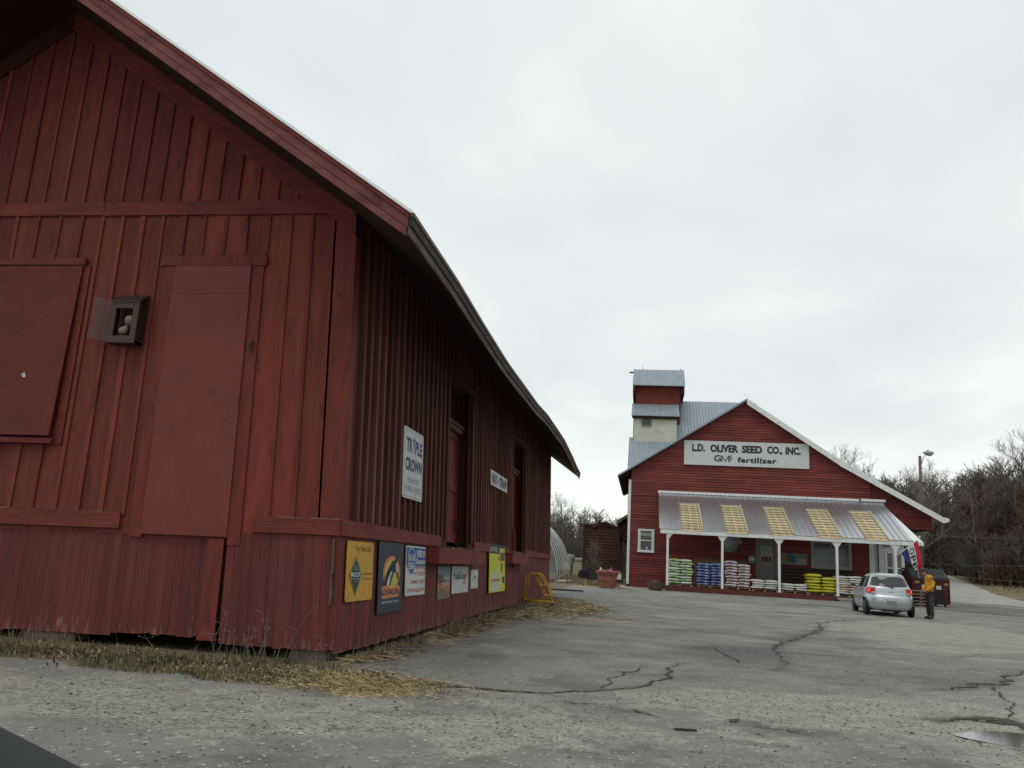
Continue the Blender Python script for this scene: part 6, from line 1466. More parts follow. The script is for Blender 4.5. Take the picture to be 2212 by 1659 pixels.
g = MB(); g.tube([(PX + 0.19, PY - 0.2, zt), (PX + 0.19, PY - 0.2, zt + 0.36)], 0.008, 5); g.build('stake', 'dark_metal', o)
g = MB(); g.lathe([(0.03, 0.0), (0.035, 0.1), (0.02, 0.14)], (PX + 0.19, PY - 0.2, zt), 10); g.build('jar', 'paper', o)
g = MB(); g.ell((PX + 0.19, PY - 0.2, zt + 0.19), (0.045, 0.045, 0.05)); g.build('pink_head', 'pink', o)
o = thing('pinwheel', 'small pale blue pinwheel flower in the middle of the big planter', 'pinwheel', (PX + 0.06, PY - 0.25, zt))
g = MB()
for q in range(7): a = 2 * PI * q / 7; c = Vector((PX + 0.06, PY - 0.26, zt + 0.09)); g.add([c, c + Vector((math.cos(a) * 0.08, 0, math.sin(a) * 0.07)), c + Vector((math.cos(a + 0.5) * 0.07, 0.01, math.sin(a + 0.5) * 0.06))], [(0, 1, 2)])
g.build('petal', plain('pale_blue', (0.45, 0.58, 0.60)), o, recalc=False)
g = MB(); g.tube([(PX + 0.06, PY - 0.25, zt), (PX + 0.06, PY - 0.25, zt + 0.09)], 0.006, 5); g.build('stem', 'dark_metal', o)
# half barrel
t = thing('barrel_planter', 'weathered half barrel planter at the store\'s left front wall', 'planter', (0.70, 45.2, 0.17))
g = MB(); n = 18; bz = gz(0.7, 45.2) - 0.01
for q in range(n):
    a, b = 2 * PI * q / n + 0.02, 2 * PI * (q + 1) / n - 0.02
    ps = []
    for r, z in ((0.33, 0.0), (0.385, 0.22), (0.41, 0.43)):
        for an in (a, b): ps.append((0.70 + r * math.cos(an), 45.2 + r * math.sin(an), bz + z))
    g.add(ps, [(0, 1, 3, 2), (2, 3, 5, 4)])
g.lathe([(0.01, 0.40), (0.39, 0.40), (0.39, 0.36), (0.01, 0.36)], (0.70, 45.2, bz), 18)
g.build('stave', 'grey_wood', t, recalc=False)
for z, r in ((0.09, 0.362), (0.30, 0.402)):
    g = MB(); g.lathe([(r, z), (r + 0.008, z), (r + 0.014, z + 0.045), (r + 0.006, z + 0.045)], (0.70, 45.2, bz), 24); g.build('hoop', 'dark_metal', t)
g = MB()
for q in range(60):
    a, r = r_.uniform(0, 2 * PI), r_.uniform(0, 0.33); p = Vector((0.7 + r * math.cos(a), 45.2 + r * math.sin(a), bz + 0.40)); g.tube([p, p + Vector((r_.uniform(-0.06, 0.06), r_.uniform(-0.06, 0.06), r_.uniform(0.04, 0.13)))], 0.006, 3)
g.build('dry_plant', 'twig', t)

# ------------------------------------------------------------------ boxcar
BX0, BX1, BY = -4.58, -1.78, 66.0; zb0, zb1 = 1.0, 4.30
t = thing('boxcar', 'old dark red railway boxcar with a ribbed end behind the planter', 'railway wagon', ((BX0 + BX1) / 2, BY, 0.25))
g = MB(); g.box(BX0, BX1, BY + 0.06, BY + 12, zb0, zb1); g.pxz([(BX0 - 0.06, zb1), (BX1 + 0.06, zb1), (BX1, zb1 + 0.06), ((BX0 + BX1) / 2, zb1 + 0.24), (BX0, zb1 + 0.06)], BY - 0.05, BY + 12.05)
g.build('wagon_body', 'rust_car', t)
g = MB(); nb = 13; 
for half in ((BX0 + 0.12, BX0 + 0.55), (BX0 + 0.62, BX1 - 0.12)):
    vs = []; fs = []; rows = 90
    for j in range(rows + 1):
        z = lerp(zb0 + 0.06, zb1 - 0.25, j / rows); ph = (z - zb0) / ((zb1 - 0.25 - zb0) / nb) * 2 * PI
        d = 0.035 * max(0, math.sin(ph)) ** 0.7 if math.sin(ph) > 0 else 0
        vs += [(half[0], BY + 0.05, z), (half[0] + 0.08, BY + 0.05 - d, z), (half[1] - 0.08, BY + 0.05 - d, z), (half[1], BY + 0.05, z)]
    for j in range(rows):
        for i in range(3): a = j * 4 + i; fs.append((a, a + 1, a + 5, a + 4))
    g.add(vs, fs, 0, True)
g.build('ribbed_end', 'rust_car', t, recalc=False)
g = MB(); g.box(BX0 - 0.02, BX0 + 0.10, BY - 0.03, BY + 0.055, zb0 - 0.1, zb1 - 0.02); g.box(BX1 - 0.10, BX1 + 0.02, BY - 0.03, BY + 0.055, zb0 - 0.1, zb1 - 0.02); g.box(BX0 + 0.101, BX1 - 0.101, BY - 0.02, BY + 0.05, zb0 - 0.12, zb0 + 0.05)
g.build('end_post', 'rust_car', t)
g = MB(); g.box(BX0 - 0.3, BX0 + 0.4, BY - 0.10, BY + 0.2, zb1 + 0.10, zb1 + 0.14); g.box(-3.5, -2.6, BY - 0.14, BY + 12, zb1 + 0.28, zb1 + 0.32); g.box(-3.3, -2.3, BY - 0.16, BY, zb1 + 0.20, zb1 + 0.24)
g.tube([(-3.35, BY - 0.1, zb1 + 0.2), (-3.35, BY - 0.1, zb1 + 0.5)], 0.03, 6); g.tube([(-2.95, BY - 0.1, zb1 + 0.2), (-2.98, BY - 0.1, zb1 + 0.48)], 0.03, 6)
g.build('running_board', 'rust_car', t)
g = MB(); g.lathe([(0.02, -0.05), (0.16, -0.04), (0.17, 0), (0.14, 0.01), (0.13, -0.02), (0.02, -0.03)], (BX0 + 0.85, BY - 0.04, zb1 - 0.1), 16, axis='y'); g.build('brake_wheel', 'rust_car', t)
g = MB()
for q in range(7): z = zb0 + 0.2 + q * 0.42; g.tube([(BX0 - 0.07, BY + 0.1, z), (BX0 - 0.07, BY + 0.5, z)], 0.015, 5)
g.build('ladder_rung', 'rust_car', t)
g = MB(); g.box(BX1 - 0.62, BX1 - 0.18, BY - 0.03, BY - 0.015, 1.72, 2.02); g.build('card_board', 'rust_car', t)
for by in (BY + 1.2, BY + 2.9, BY + 9.4, BY + 11):
    for x in (BX0 + 0.6, BX1 - 0.6):
        g = MB(); g.lathe([(0.05, -0.06), (0.42, -0.05), (0.42, 0.05), (0.05, 0.06)], (x, by, 0.66), 20, axis='x'); g.build('wheel', 'dark_metal', t)
g = MB(); g.box(BX0 + 0.4, BX0 + 0.7, BY + 0.8, BY + 3.3, 0.45, 0.95); g.box(BX1 - 0.7, BX1 - 0.4, BY + 0.8, BY + 3.3, 0.45, 0.95); g.box(BX0 + 0.9, BX1 - 0.9, BY - 0.4, BY + 3, 0.72, 0.98); g.build('bogie', 'dark_metal', t)

# ------------------------------------------------------------------ hoop greenhouse
t = thing('hoop_house', 'metal hoop greenhouse frame with torn plastic at its front end', 'greenhouse', (-9.8, 57, 0.25))
def hp(th, y):
    x1 = lerp(-4.82, -5.45, (y - 49.5) / 16); R_ = 4.75; c = x1 - R_
    return Vector((c + R_ * math.cos(th), y, gz(x1, y) + 0.15 + R_ * 0.98 * math.sin(th)))
NHP = 9
for i in range(NHP):
    y = lerp(49.5, 65.5, i / (NHP - 1)); g = MB(); g.tube([hp(PI * k / 28, y) for k in range(29)], 0.04, 6); g.build('hoop', 'galv', t)
for th in (0.03, 0.75, PI / 2, 2.3, PI - 0.03):
    g = MB(); g.tube([hp(th, 49.5 + 16 * k / 8) - Vector((0, 0, 0.03)) for k in range(9)], 0.026, 6); g.build('purlin', 'galv', t)
g = MB(); a, b = hp(0, 49.4), hp(0, 65.6)
g.prism([(a.x - 0.03, a.y, a.z - 0.18), (a.x + 0.05, a.y, a.z - 0.18), (a.x + 0.05, a.y, a.z + 0.06), (a.x - 0.03, a.y, a.z + 0.06)], [(b.x - 0.03, b.y, b.z - 0.18), (b.x + 0.05, b.y, b.z - 0.18), (b.x + 0.05, b.y, b.z + 0.06), (b.x - 0.03, b.y, b.z + 0.06)]); g.build('base_board', plain('weathered_board', (0.22, 0.22, 0.20), 0.9, var=0.3), t)
g = MB(); pts = [hp(PI * k / 28, 49.75) for k in range(29)]; pts = [p for p in pts if p.z < 3.0]
g.add(pts, [tuple(range(len(pts)))]); g.build('end_film', 'film', t, recalc=False)
# ------------------------------------------------------------------ small clutter between the barn and the store
def rock(name, label, cat, c, s, mat='stone', seed=0, group=None):
    g = MB(); g.ell((0, 0, 0), s, 10, 7); g.map(lambda p: p * (1 + 0.25 * mnoise.noise(p * 4 + Vector((seed, 0, 0)))) + Vector((c[0], c[1], c[2] + s[2] * 0.6)))
    o = g.build(name, mat, org=c); tag(o, label, cat, group); return o
for i, (dx, dy, s_, lb_) in enumerate(((0.50, 0.4, 0.16, 'pale rounded stone touching the right side of the big planter'), (0.78, 0.6, 0.13, 'pale stone midway between the planter and the store corner'), (0.60, 1.3, 0.18, 'largest pale stone, behind the right side of the planter'), (0.98, 1.0, 0.11, 'small pale stone next to the white corner board'))):
    x, y = PX + dx + 0.15, PY + dy; rock('stone', lb_, 'stone', (x, y, gz(x, y)), (s_, s_ * 0.8, s_ * 0.6), plain('pale_stone', (0.40, 0.39, 0.34), 0.9, var=0.3), i * 3.1, 'stones by the planter')
t = thing('tyre', 'old black tyre lying upright under the bare shrub left of the planter', 'tyre', (-3.45, 52.5, 0.25))
g = MB(); g.lathe([(0.22, -0.12), (0.40, -0.13), (0.44, 0), (0.40, 0.13), (0.22, 0.12)], (-3.45, 52.5, gz(-3.45, 52.5) + 0.40), 22, axis='y'); g.build('tread', 'rubber', t)
t = thing('plastic_tub', 'dark square plastic tub beside the old tyre', 'tub', (-2.75, 51.5, 0.2))
g = MB(); zq = gz(-2.75, 51.5); g.prism([(-3.05, 51.2, zq), (-2.45, 51.2, zq), (-2.45, 51.8, zq), (-3.05, 51.8, zq)], [(-3.1, 51.15, zq + 0.62), (-2.4, 51.15, zq + 0.62), (-2.4, 51.85, zq + 0.62), (-3.1, 51.85, zq + 0.62)]); g.build('tub_wall', plain('tub_dark', (0.035, 0.04, 0.035)), t)
g = MB(); g.box(-3.13, -2.37, 51.12, 51.88, zq + 0.621, zq + 0.66); g.build('rim', 'tub_dark', t)
t = thing('water_can', 'cream plastic can between the big planter and the store corner', 'can', (-1.35, 47.5, 0.2))
zq = gz(-1.4, 47.5); g = MB(); g.box(-1.38, -1.12, 47.4, 47.6, zq + 0.42, zq + 0.72); g.box(-1.32, -1.28, 47.45, 47.55, zq + 0.721, zq + 0.80); g.box(-1.22, -1.18, 47.45, 47.55, zq + 0.721, zq + 0.80); g.build('can_body', plain('cream', (0.55, 0.53, 0.42)), t)
g = MB(); g.box(-1.45, -1.0, 47.3, 47.8, zq, zq + 0.415); g.build('crate_under', 'black', t)
t = thing('stone_kerb', 'low grey block edging on the grass left of the planter', 'edging', (-3.0, 46.6, 0.17))
for q in range(3):
    g = MB(); g.box(-3.6 + q * 0.52, -3.12 + q * 0.52, 46.9 + 0.2 * q, 47.1 + 0.2 * q, 0.15, 0.33); g.build('block', 'stone', t)
t = thing('white_pipe', 'short white pipe lying beside the hoop greenhouse base', 'pipe', (-4.3, 48, 0.2))
g = MB(); g.tube([(-4.6, 47.9, 0.30), (-4.0, 49.6, 0.32)], 0.06, 8); g.build('pipe_wall', 'paper', t)
t = thing('storage_tank', 'grey rounded tank standing behind the hoop greenhouse', 'tank', (-6.3, 76, 0.3))
g = MB(); g.lathe([(0.20, 0), (0.22, 0.9), (0.34, 1.4), (0.36, 1.7), (0.28, 1.82), (0.05, 1.86)], (-6.3, 76, 0.3), 18); g.build('tank_shell', plain('tank_grey', (0.24, 0.235, 0.21), 0.8, var=0.3), t)
t = thing('wrapped_bale', 'pale wrapped hay bale lying at the edge of the trees', 'bale', (-5.7, 90, 0.3))
g = MB(); g.lathe([(0.02, -0.5), (0.2, -0.48), (0.22, 0), (0.2, 0.48), (0.02, 0.5)], (-6.6, 90, 1.82), 16, axis='x'); g.build('wrap', 'tank_grey', t)
g = MB(); g.box(-8.2, -4.4, 89.6, 90.4, 0.2, 1.60); g.build('earth_mound', plain('mound', (0.32, 0.27, 0.17), 0.95, var=0.3), t)
t = thing('scrap_board', 'thin dark board lying on the yard in the foreground', 'board', (0.33, 6.9, 0))
g = MB(); g.obox((0.36, 6.98, 0.012), (0.085, 0.008, 0.008), (0, 0, 0.15)); g.build('plank', 'dark_metal', t)
t = thing('scrap_board', 'long dark board lying beyond the yellow step stool', 'board', (-3.0, 38, 0))
g = MB(); g.obox((-3.35, 36.6, gz(-3.3, 36.6) + 0.03), (0.9, 0.07, 0.03), (0, 0, 0.05)); g.build('plank', 'dark_wood', t)

# ------------------------------------------------------------------ light pole, wires, mailboxes
t = thing('light_pole', 'brown wooden light pole with a grey street lamp rising behind the store roof', 'street lamp', (21.35, 70, gz(21.3, 70)))
g = MB(); g.tube([(21.30, 70, gz(21.3, 70) - 0.1), (21.48, 70, 6), (21.57, 70, 11.25)], [0.15, 0.13, 0.11], 12); g.build('pole', 'pole_wood', t)
g = MB(); g.tube([(21.66, 70, 10.6), (21.80, 69.9, 11.15), (22.0, 69.8, 11.35)], 0.035, 8); g.build('lamp_arm', 'galv', t)
g = MB(); g.ell((22.15, 69.75, 11.48), (0.42, 0.22, 0.16), 16, 10); g.lathe([(0.08, 0.12), (0.07, 0.24), (0.02, 0.26)], (22.1, 69.75, 11.48), 10); lh = g.build('lamp_head', plain('lamp_grey', (0.33, 0.37, 0.38)), t)
g = MB(); g.ell((22.2, 69.75, 11.37), (0.26, 0.18, 0.14), 14, 8); g.build('lens', plain('lens_dim', (0.3, 0.32, 0.3), 0.2), lh)
def wire(pts, label, sag=1.0):
    a, b = Vector(pts[0]), Vector(pts[1]); o = None
    g = MB(); g.tube([a.lerp(b, i / 24) - Vector((0, 0, sag * 4 * (i / 24) * (1 - i / 24))) for i in range(25)], 0.010, 5); o = g.build('overhead_wire', plain('wire', (0.14, 0.14, 0.13)), org=tuple(a)); tag(o, label, 'wire', 'overhead wires from the light pole')
wire([(21.55, 70, 10.3), (60, 82, 12.5)], 'highest overhead wire running right from the light pole', 1.2)
wire([(21.4, 70, 5.1), (44, 62, 7.8)], 'middle overhead wire, just above the road trees', 1.0)
wire([(21.35, 70, 2.9), (38, 58, 5.0)], 'lowest bright overhead wire leaving the pole beside the flag', 0.7)
wire([(21.35, 70, 2.2), (38, 60, 2.9)], 'faint wire below the lowest bright wire', 0.6)
t = thing('mailbox', 'dark mailbox on a wooden post at the roadside on the right', 'mailbox', (36.9, 96, gz(36.9, 96)))
zq = gz(36.9, 96); g = MB(); g.box(36.83, 36.98, 95.95, 96.1, zq, zq + 1.0); g.build('post', 'grey_wood', t)
g = MB(); g.prism([(36.55 + 0.15 * 0, 95.7, zq + 1.0), (37.25, 95.7, zq + 1.0), (37.25, 95.7, zq + 1.2), (37.12, 95.7, zq + 1.32), (36.68, 95.7, zq + 1.32), (36.55, 95.7, zq + 1.2)], [(36.55, 96.3, zq + 1.0), (37.25, 96.3, zq + 1.0), (37.25, 96.3, zq + 1.2), (37.12, 96.3, zq + 1.32), (36.68, 96.3, zq + 1.32), (36.55, 96.3, zq + 1.2)]); g.build('box', 'black', t)
t = thing('newspaper_box', 'faded red box on a post just left of the mailbox', 'mailbox', (35.7, 97, gz(35.7, 97)))
zq = gz(35.7, 97); g = MB(); g.box(35.62, 35.76, 97, 97.1, zq, zq + 0.7); g.build('post', 'grey_wood', t)
g = MB(); g.box(35.45, 35.95, 96.85, 97.3, zq + 0.7, zq + 1.05); g.build('box', plain('faded_red', (0.17, 0.05, 0.04)), t)
# a strip of the car the picture is taken from shows at the lower left
t = thing('dashboard_trim', 'dark grey rounded car trim edge at the bottom left corner', 'car trim', (-0.9, 0.8, 0.8))
a, b = Vector((-0.61, 0.77, 1.01)), Vector((-0.56, 0.80, 0.98)); off = Vector((-0.060, 0.0085, -0.0856)) * 1.10; d = b - a
g = MB(); g.tube([a + off - d * 9, a + off - d * 4, a + off, b + off, b + off + d * 4, b + off + d * 9], 0.103, 28); g.build('trim', 'dash', t)
# ------------------------------------------------------------------ puddle, hay, grass, stones
def water():
    m = bpy.data.materials.new('puddle_water'); m.use_nodes = True; b = m.node_tree.nodes['Principled BSDF']
    b.inputs['Base Color'].default_value = (0.06, 0.06, 0.05, 1); b.inputs['Roughness'].default_value = 0.06; b.inputs['Specular IOR Level'].default_value = 1.0; return m
g = MB(); n = 48; pts = []
for i in range(n):
    a = 2 * PI * i / n; r = 1 + 0.22 * mnoise.noise((math.cos(a) * 1.3, math.sin(a) * 1.3, 2.2)); pts.append((3.22 + 0.55 * r * math.cos(a), 8.0 + 0.34 * r * math.sin(a), -0.014))
g.add(pts, [tuple(range(n))]); o = g.build('puddle', water(), recalc=False); struct(o)

def blades(name, label, cat, n, region, h0, h1, mats, w=0.006, lean_=0.5, seed=1, flat=False, dens=None, org=(0, 0, 0)):
    rr = random.Random(seed); g = MB()
    k = 0; tries = 0
    while k < n and tries < n * 12:
        tries += 1
        x, y = region(rr)
        if dens and rr.random() > dens(x, y): continue
        z = gz(x, y); h = rr.uniform(h0, h1); a = rr.uniform(0, 2 * PI)
        mi = rr.choices(range(len(mats)), weights=[m[1] for m in mats])[0]
        if flat:
            l = h; z += rr.uniform(0.004, 0.03); c, s = math.cos(a), math.sin(a); dz = rr.uniform(-0.012, 0.03)
            g.add([(x, y, z), (x + c * l - s * w, y + s * l + c * w, z + dz), (x + c * l + s * w, y + s * l - c * w, z + dz + 0.003), (x + s * w, y - c * w, z + 0.006)], [(0, 1, 2, 3)], mi)
        else:
            dx, dy = math.cos(a), math.sin(a); b = a + PI / 2 + rr.uniform(-1, 1); lx, ly = math.cos(b) * lean_ * h * rr.random(), math.sin(b) * lean_ * h * rr.random()
            g.add([(x - dx * w, y - dy * w, z - 0.01), (x + dx * w, y + dy * w, z - 0.01), (x + dx * w * 0.7 + lx * 0.4, y + dy * w * 0.7 + ly * 0.4, z + h * 0.6), (x - dx * w * 0.7 + lx * 0.4, y - dy * w * 0.7 + ly * 0.4, z + h * 0.6), (x + lx, y + ly, z + h)],
                  [(0, 1, 2, 3), (3, 2, 4)], mi)
        k += 1
    o = g.build(name, [m[0] for m in mats], recalc=False, org=org); tag(o, label, cat); o['kind'] = 'stuff'; return o
def dgr(x, y): return max(0.0, min(1.0, 0.45 + 1.1 * mnoise.noise((x * 1.1, y * 1.6, 0.5))))
blades('grass', 'patchy green and straw grass along the foot of the near barn gable', 'grass', 16000, lambda r: (r.uniform(-9.5, -2.95), r.uniform(7.35, 9.15)), 0.02, 0.075,
       [('grass_green', 8), ('straw_dull', 3)], seed=4, dens=lambda x, y: (0.06 if y > 8.55 and x > -6.6 else (0.35 if y > 8.3 and x > -6.6 else 1)) * dgr(x, y) * ss((y - (7.2 + 0.13 * (-x - 3)) + 0.25 * mnoise.noise((x * 2, y * 2, 0))) / 0.35))
blades('weeds', 'taller dry weeds against the barn skirt', 'weeds', 260, lambda r: (r.choice([-4.35, -4.1, -3.6, -6.9, -6.5]) + r.gauss(0, 0.3), r.uniform(8.6, 9.12)), 0.06, 0.20, [('straw_dull', 4), ('grass_green', 5)], w=0.004, lean_=0.8, seed=9)
blades('hay', 'loose straw scattered round the near barn corner', 'straw', 4200, lambda r: (r.gauss(-2.65, 0.42), r.gauss(7.9, 0.28)), 0.03, 0.13, [('straw', 6), ('straw_dull', 3)], w=0.0025, seed=11, flat=True)
def side_hay(r):
    y = r.uniform(9.3, 30); return (-3.28 + abs(r.gauss(0, 0.14 + 0.012 * y)), y)
blades('hay', 'strip of dull straw and dead grass along the barn side wall', 'straw', 6000, side_hay, 0.08, 0.26, [('straw_dull', 6), ('straw', 3), ('grass_green', 2)], w=0.006, seed=12, flat=True, dens=lambda x, y: min(1, max(0.05, 0.35 + 0.9 * mnoise.noise((x * 1.5, y * 0.5, 3)) + (0.5 if y > 13 else 0))))
blades('dead_grass', 'tufts of dead grass standing against the barn side skirt', 'grass', 5000, lambda r: (-3.27 + abs(r.gauss(0, 0.16)), r.uniform(9.3, 30)), 0.04, 0.15, [('straw_dull', 6), ('grass_green', 4)], w=0.006, lean_=1.2, seed=13, dens=lambda x, y: 0.06 if y < 11.8 else max(0, 0.3 + 1.0 * mnoise.noise((1.5, y * 0.7, 7)) + (0.35 if 12.5 < y < 16 else 0)))
blades('hay', 'golden straw spread on the yard around the yellow step stool', 'straw', 8000, lambda r: (r.gauss(-2.5, 0.7), r.gauss(23.8, 2.0)), 0.10, 0.28, [('straw', 7), ('straw_dull', 3)], w=0.009, seed=14, flat=True)
blades('rough_grass', 'rough winter grass between the greenhouse and the boxcar', 'grass', 9000, lambda r: (r.uniform(-8, -0.9), r.uniform(45.8, 66)), 0.08, 0.35, [('straw_dull', 7), ('grass_green', 3)], w=0.02, lean_=0.9, seed=15, dens=lambda x, y: dgr(x * 0.5, y * 0.4))
blades('rough_grass', 'dry verge grass beside the road on the right', 'grass', 6000, lambda r: (r.uniform(26, 60), r.uniform(62, 105)), 0.1, 0.4, [('straw_dull', 8), ('leaf_rust', 1)], w=0.03, lean_=0.9, seed=16, dens=lambda x, y: 1.0 if x > 24.8 + (y - 56) * 0.245 + 1.0 else 0.0)
blades('leaf_litter', 'dead brown leaves and bits caught in the grass at the gable foot', 'leaves', 2000, lambda r: (r.uniform(-9, -2.4), r.gauss(8.25, 0.32)), 0.012, 0.04, [('leaf_rust', 3), ('straw_dull', 4), ('dark_wood', 2)], w=0.010, seed=19, flat=True)
blades('leaf_litter', 'wind-blown bits of straw and dead leaf thinly spread over the yard edge', 'leaves', 450, lambda r: (r.gauss(-2.1, 0.8), r.gauss(8.2, 0.7)), 0.01, 0.04, [('straw_dull', 9), ('straw', 2)], w=0.003, seed=20, flat=True)
# dead weed stems with seed heads near the gable
g = MB(); rr = random.Random(5)
for i in range(12):
    x, y = rr.gauss(-4.2, 0.35), rr.uniform(8.5, 9.0); p = [Vector((x, y, 0))]; h = rr.uniform(0.2, 0.62); dx = rr.uniform(-0.25, 0.3)
    for k in range(1, 6): p.append(Vector((x + dx * (k / 5) ** 1.5, y + rr.uniform(-0.02, 0.02), h * k / 5)))
    g.tube(p, [0.004, 0.0035, 0.003, 0.0025, 0.002, 0.0015], 4)
    for k in range(5):
        q = p[rr.randint(2, 5)]; e_ = q + Vector((rr.uniform(-0.09, 0.09), rr.uniform(-0.03, 0.03), rr.uniform(0.0, 0.07))); g.tube([q, e_], 0.0018, 3)
        g.ell(tuple(e_), (0.009, 0.007, 0.007), 5, 4)
o = g.build('dead_weeds', plain('weed_grey', (0.21, 0.20, 0.16), 0.9, var=0.3), recalc=False); tag(o, 'dead weed stems with seed heads in front of the gable skirt', 'weeds'); o['kind'] = 'stuff'
# loose stones over the yard
rr = random.Random(21); g = MB()
OCT = [(1, 0, 0), (-1, 0, 0), (0, 1, 0), (0, -1, 0), (0, 0, 1), (0, 0, -1)]
OF = [(0, 2, 4), (2, 1, 4), (1, 3, 4), (3, 0, 4), (2, 0, 5), (1, 2, 5), (3, 1, 5), (0, 3, 5)]
k = 0
while k < 15000:
    y = 3.4 + 13 * rr.random() ** 1.5; x = y * rr.uniform(-0.75, 0.62)
    ga = ground_attrs(x, y)
    if rr.random() > 0.10 + 0.9 * ga[0] or ga[2] > 0.5 or y > 8.9 and x < -3: k += 0.2; continue
    s = rr.uniform(0.004, 0.0115) * (1.6 if rr.random() < 0.06 else 1); a = rr.uniform(0, PI); c, sn = math.cos(a), math.sin(a); sx, sy, sz = s * rr.uniform(0.8, 1.5), s, s * rr.uniform(0.4, 0.75)
    g.add([(x + (p[0] * sx * c - p[1] * sy * sn) * rr.uniform(0.8, 1.2), y + p[0] * sx * sn + p[1] * sy * c, ga[4] + sz * 0.4 + p[2] * sz) for p in OCT], OF, 0 if rr.random() < 0.72 else 1); k += 1
o = g.build('gravel', [mk('gravel_pale', (0.34, 0.33, 0.29), 0.9, var=0.3, scale=3, island=0.4), mk('gravel_dark', (0.11, 0.11, 0.105), 0.9, var=0.3, island=0.4)], recalc=False)
tag(o, 'loose pale gravel stones strewn over the worn yard', 'gravel'); o['kind'] = 'stuff'

# ------------------------------------------------------------------ trees
def bare_tree(seed, H, spread=0.30, lean_=0.03, nlead=3, twigs=1.0, base=0.22):
    rr = random.Random(seed); tr = MB(); cr = MB()
    trunk = [Vector((0, 0, -0.3))]; d = Vector((rr.uniform(-1, 1) * lean_, rr.uniform(-1, 1) * lean_, 1)).normalized(); n = 9; r0 = H * 0.011 + 0.05
    for i in range(n):
        d = (d + Vector((rr.uniform(-1, 1), rr.uniform(-1, 1), 0)) * 0.07 + Vector((0, 0, 0.05))).normalized(); trunk.append(trunk[-1] + d * (H * 0.86 / n))
    tr.tube(trunk, [r0 * (1 - 0.9 * i / n) + 0.012 for i in range(n + 1)], 7)
    def grow(p, d, L_, r, lv):
        k = 4 if lv < 2 else 3; pts = [p]; dd = d.copy()
        for i in range(k):
            dd = (dd + Vector((rr.uniform(-1, 1), rr.uniform(-1, 1), rr.uniform(-0.5, 1))) * (0.16 + 0.05 * lv) + Vector((0, 0, 0.10))).normalized(); pts.append(pts[-1] + dd * L_ / k)
        cr.tube(pts, [max(r * (1 - 0.75 * i / k), 0.007) for i in range(k + 1)], 4 if lv == 0 else 3, cap=False, smooth=False)
        if lv >= 3: return
        m = [5, 5, 4][lv] if lv < 3 else 0; m = int(m * twigs + rr.random())
        for j in range(m):
            t_ = rr.uniform(0.25, 1.0); i = min(int(t_ * k), k - 1); q = pts[i].lerp(pts[i + 1], t_ * k - i)
            ax = dd.cross(Vector((rr.uniform(-1, 1), rr.uniform(-1, 1), rr.uniform(-1, 1)))).normalized()
            nd = (dd * rr.uniform(0.6, 1.0) + ax * rr.uniform(0.45, 0.9)).normalized()
            grow(q, nd, L_ * rr.uniform(0.42, 0.68), r * 0.55, lv + 1)
    nb = 17
    for j in range(nb):
        t_ = base + (1 - base) * (j + rr.random()) / nb; i = min(int(t_ * n), n - 1); q = trunk[i].lerp(trunk[i + 1], t_ * n - i)
        a = j * 2.4 + rr.uniform(-0.5, 0.5); up = rr.uniform(0.5, 1.3)
        grow(q, Vector((math.cos(a), math.sin(a), up)).normalized(), H * spread * (1.15 - 0.65 * t_) * rr.uniform(0.7, 1.1), r0 * 0.42 * (1 - 0.6 * t_), 0)
    return tr, cr
def tree_proto(name, label, cat, seed, H, mat, leaf=None, nleaf=0, **kw):
    tr, cr = bare_tree(seed, H, **kw)
    o = bpy.data.objects.new(name, None); COL.objects.link(o); ORG[o.as_pointer()] = Vector((0, 0, 0)); tag(o, label, cat)
    tr.build('trunk', mat, o, recalc=False)
    if leaf:
        rr = random.Random(seed + 99); n0 = len(cr.v)
        for _ in range(nleaf):
            p = cr.v[rr.randrange(n0)]; c = p + Vector((rr.gauss(0, 0.16), rr.gauss(0, 0.16), rr.gauss(0, 0.16))); s = rr.uniform(0.05, 0.11)
            a, b = Vector((rr.uniform(-1, 1), rr.uniform(-1, 1), rr.uniform(-1, 1))).normalized() * s, Vector((rr.uniform(-1, 1), rr.uniform(-1, 1), rr.uniform(-1, 1))).normalized() * s
            cr.add([c - a, c + b, c + a, c - b], [(0, 1, 2, 3)], 1)
    cr.build('crown', [mat, leaf] if leaf else [mat], o, recalc=False)
    return o
def conifer(seed, H, label):
    rr = random.Random(seed); tr = MB(); cr = MB(); tr.tube([(0, 0, -0.3), (0.05, 0, H * 0.5), (0, 0, H * 0.97)], [0.16, 0.09, 0.02], 7)
    lv = int(H * 3.6)
    for j in range(lv):
        z = H * (0.07 + 0.91 * j / lv); R_ = (1 - z / H) ** 0.8 * H * 0.21 * rr.uniform(0.7, 1.15) + 0.15
        for k in range(7):
            a = rr.uniform(0, 2 * PI); p = Vector((0, 0, z)); e_ = Vector((math.cos(a) * R_, math.sin(a) * R_, z + R_ * rr.uniform(-0.25, 0.25)))
            cr.tube([p, e_], [0.02, 0.006], 3, cap=False)
            for q in range(11):
                c = p.lerp(e_, rr.uniform(0.25, 1.05)) + Vector((rr.gauss(0, 0.10), rr.gauss(0, 0.10), rr.gauss(-0.05, 0.08))); s = rr.uniform(0.07, 0.17)
                u, v = Vector((rr.uniform(-1, 1), rr.uniform(-1, 1), rr.uniform(-0.6, 0.3))).normalized() * s, Vector((rr.uniform(-1, 1), rr.uniform(-1, 1), rr.uniform(-1, 1))).normalized() * s * 0.45
                cr.add([c - u, c + v, c + u, c - v], [(0, 1, 2, 3)])
    o = bpy.data.objects.new('evergreen_tree', None); COL.objects.link(o); ORG[o.as_pointer()] = Vector((0, 0, 0)); tag(o, label, 'tree')
    tr.build('trunk', 'twig_dark', o, recalc=False); cr.build('crown', 'needle', o, recalc=False); return o
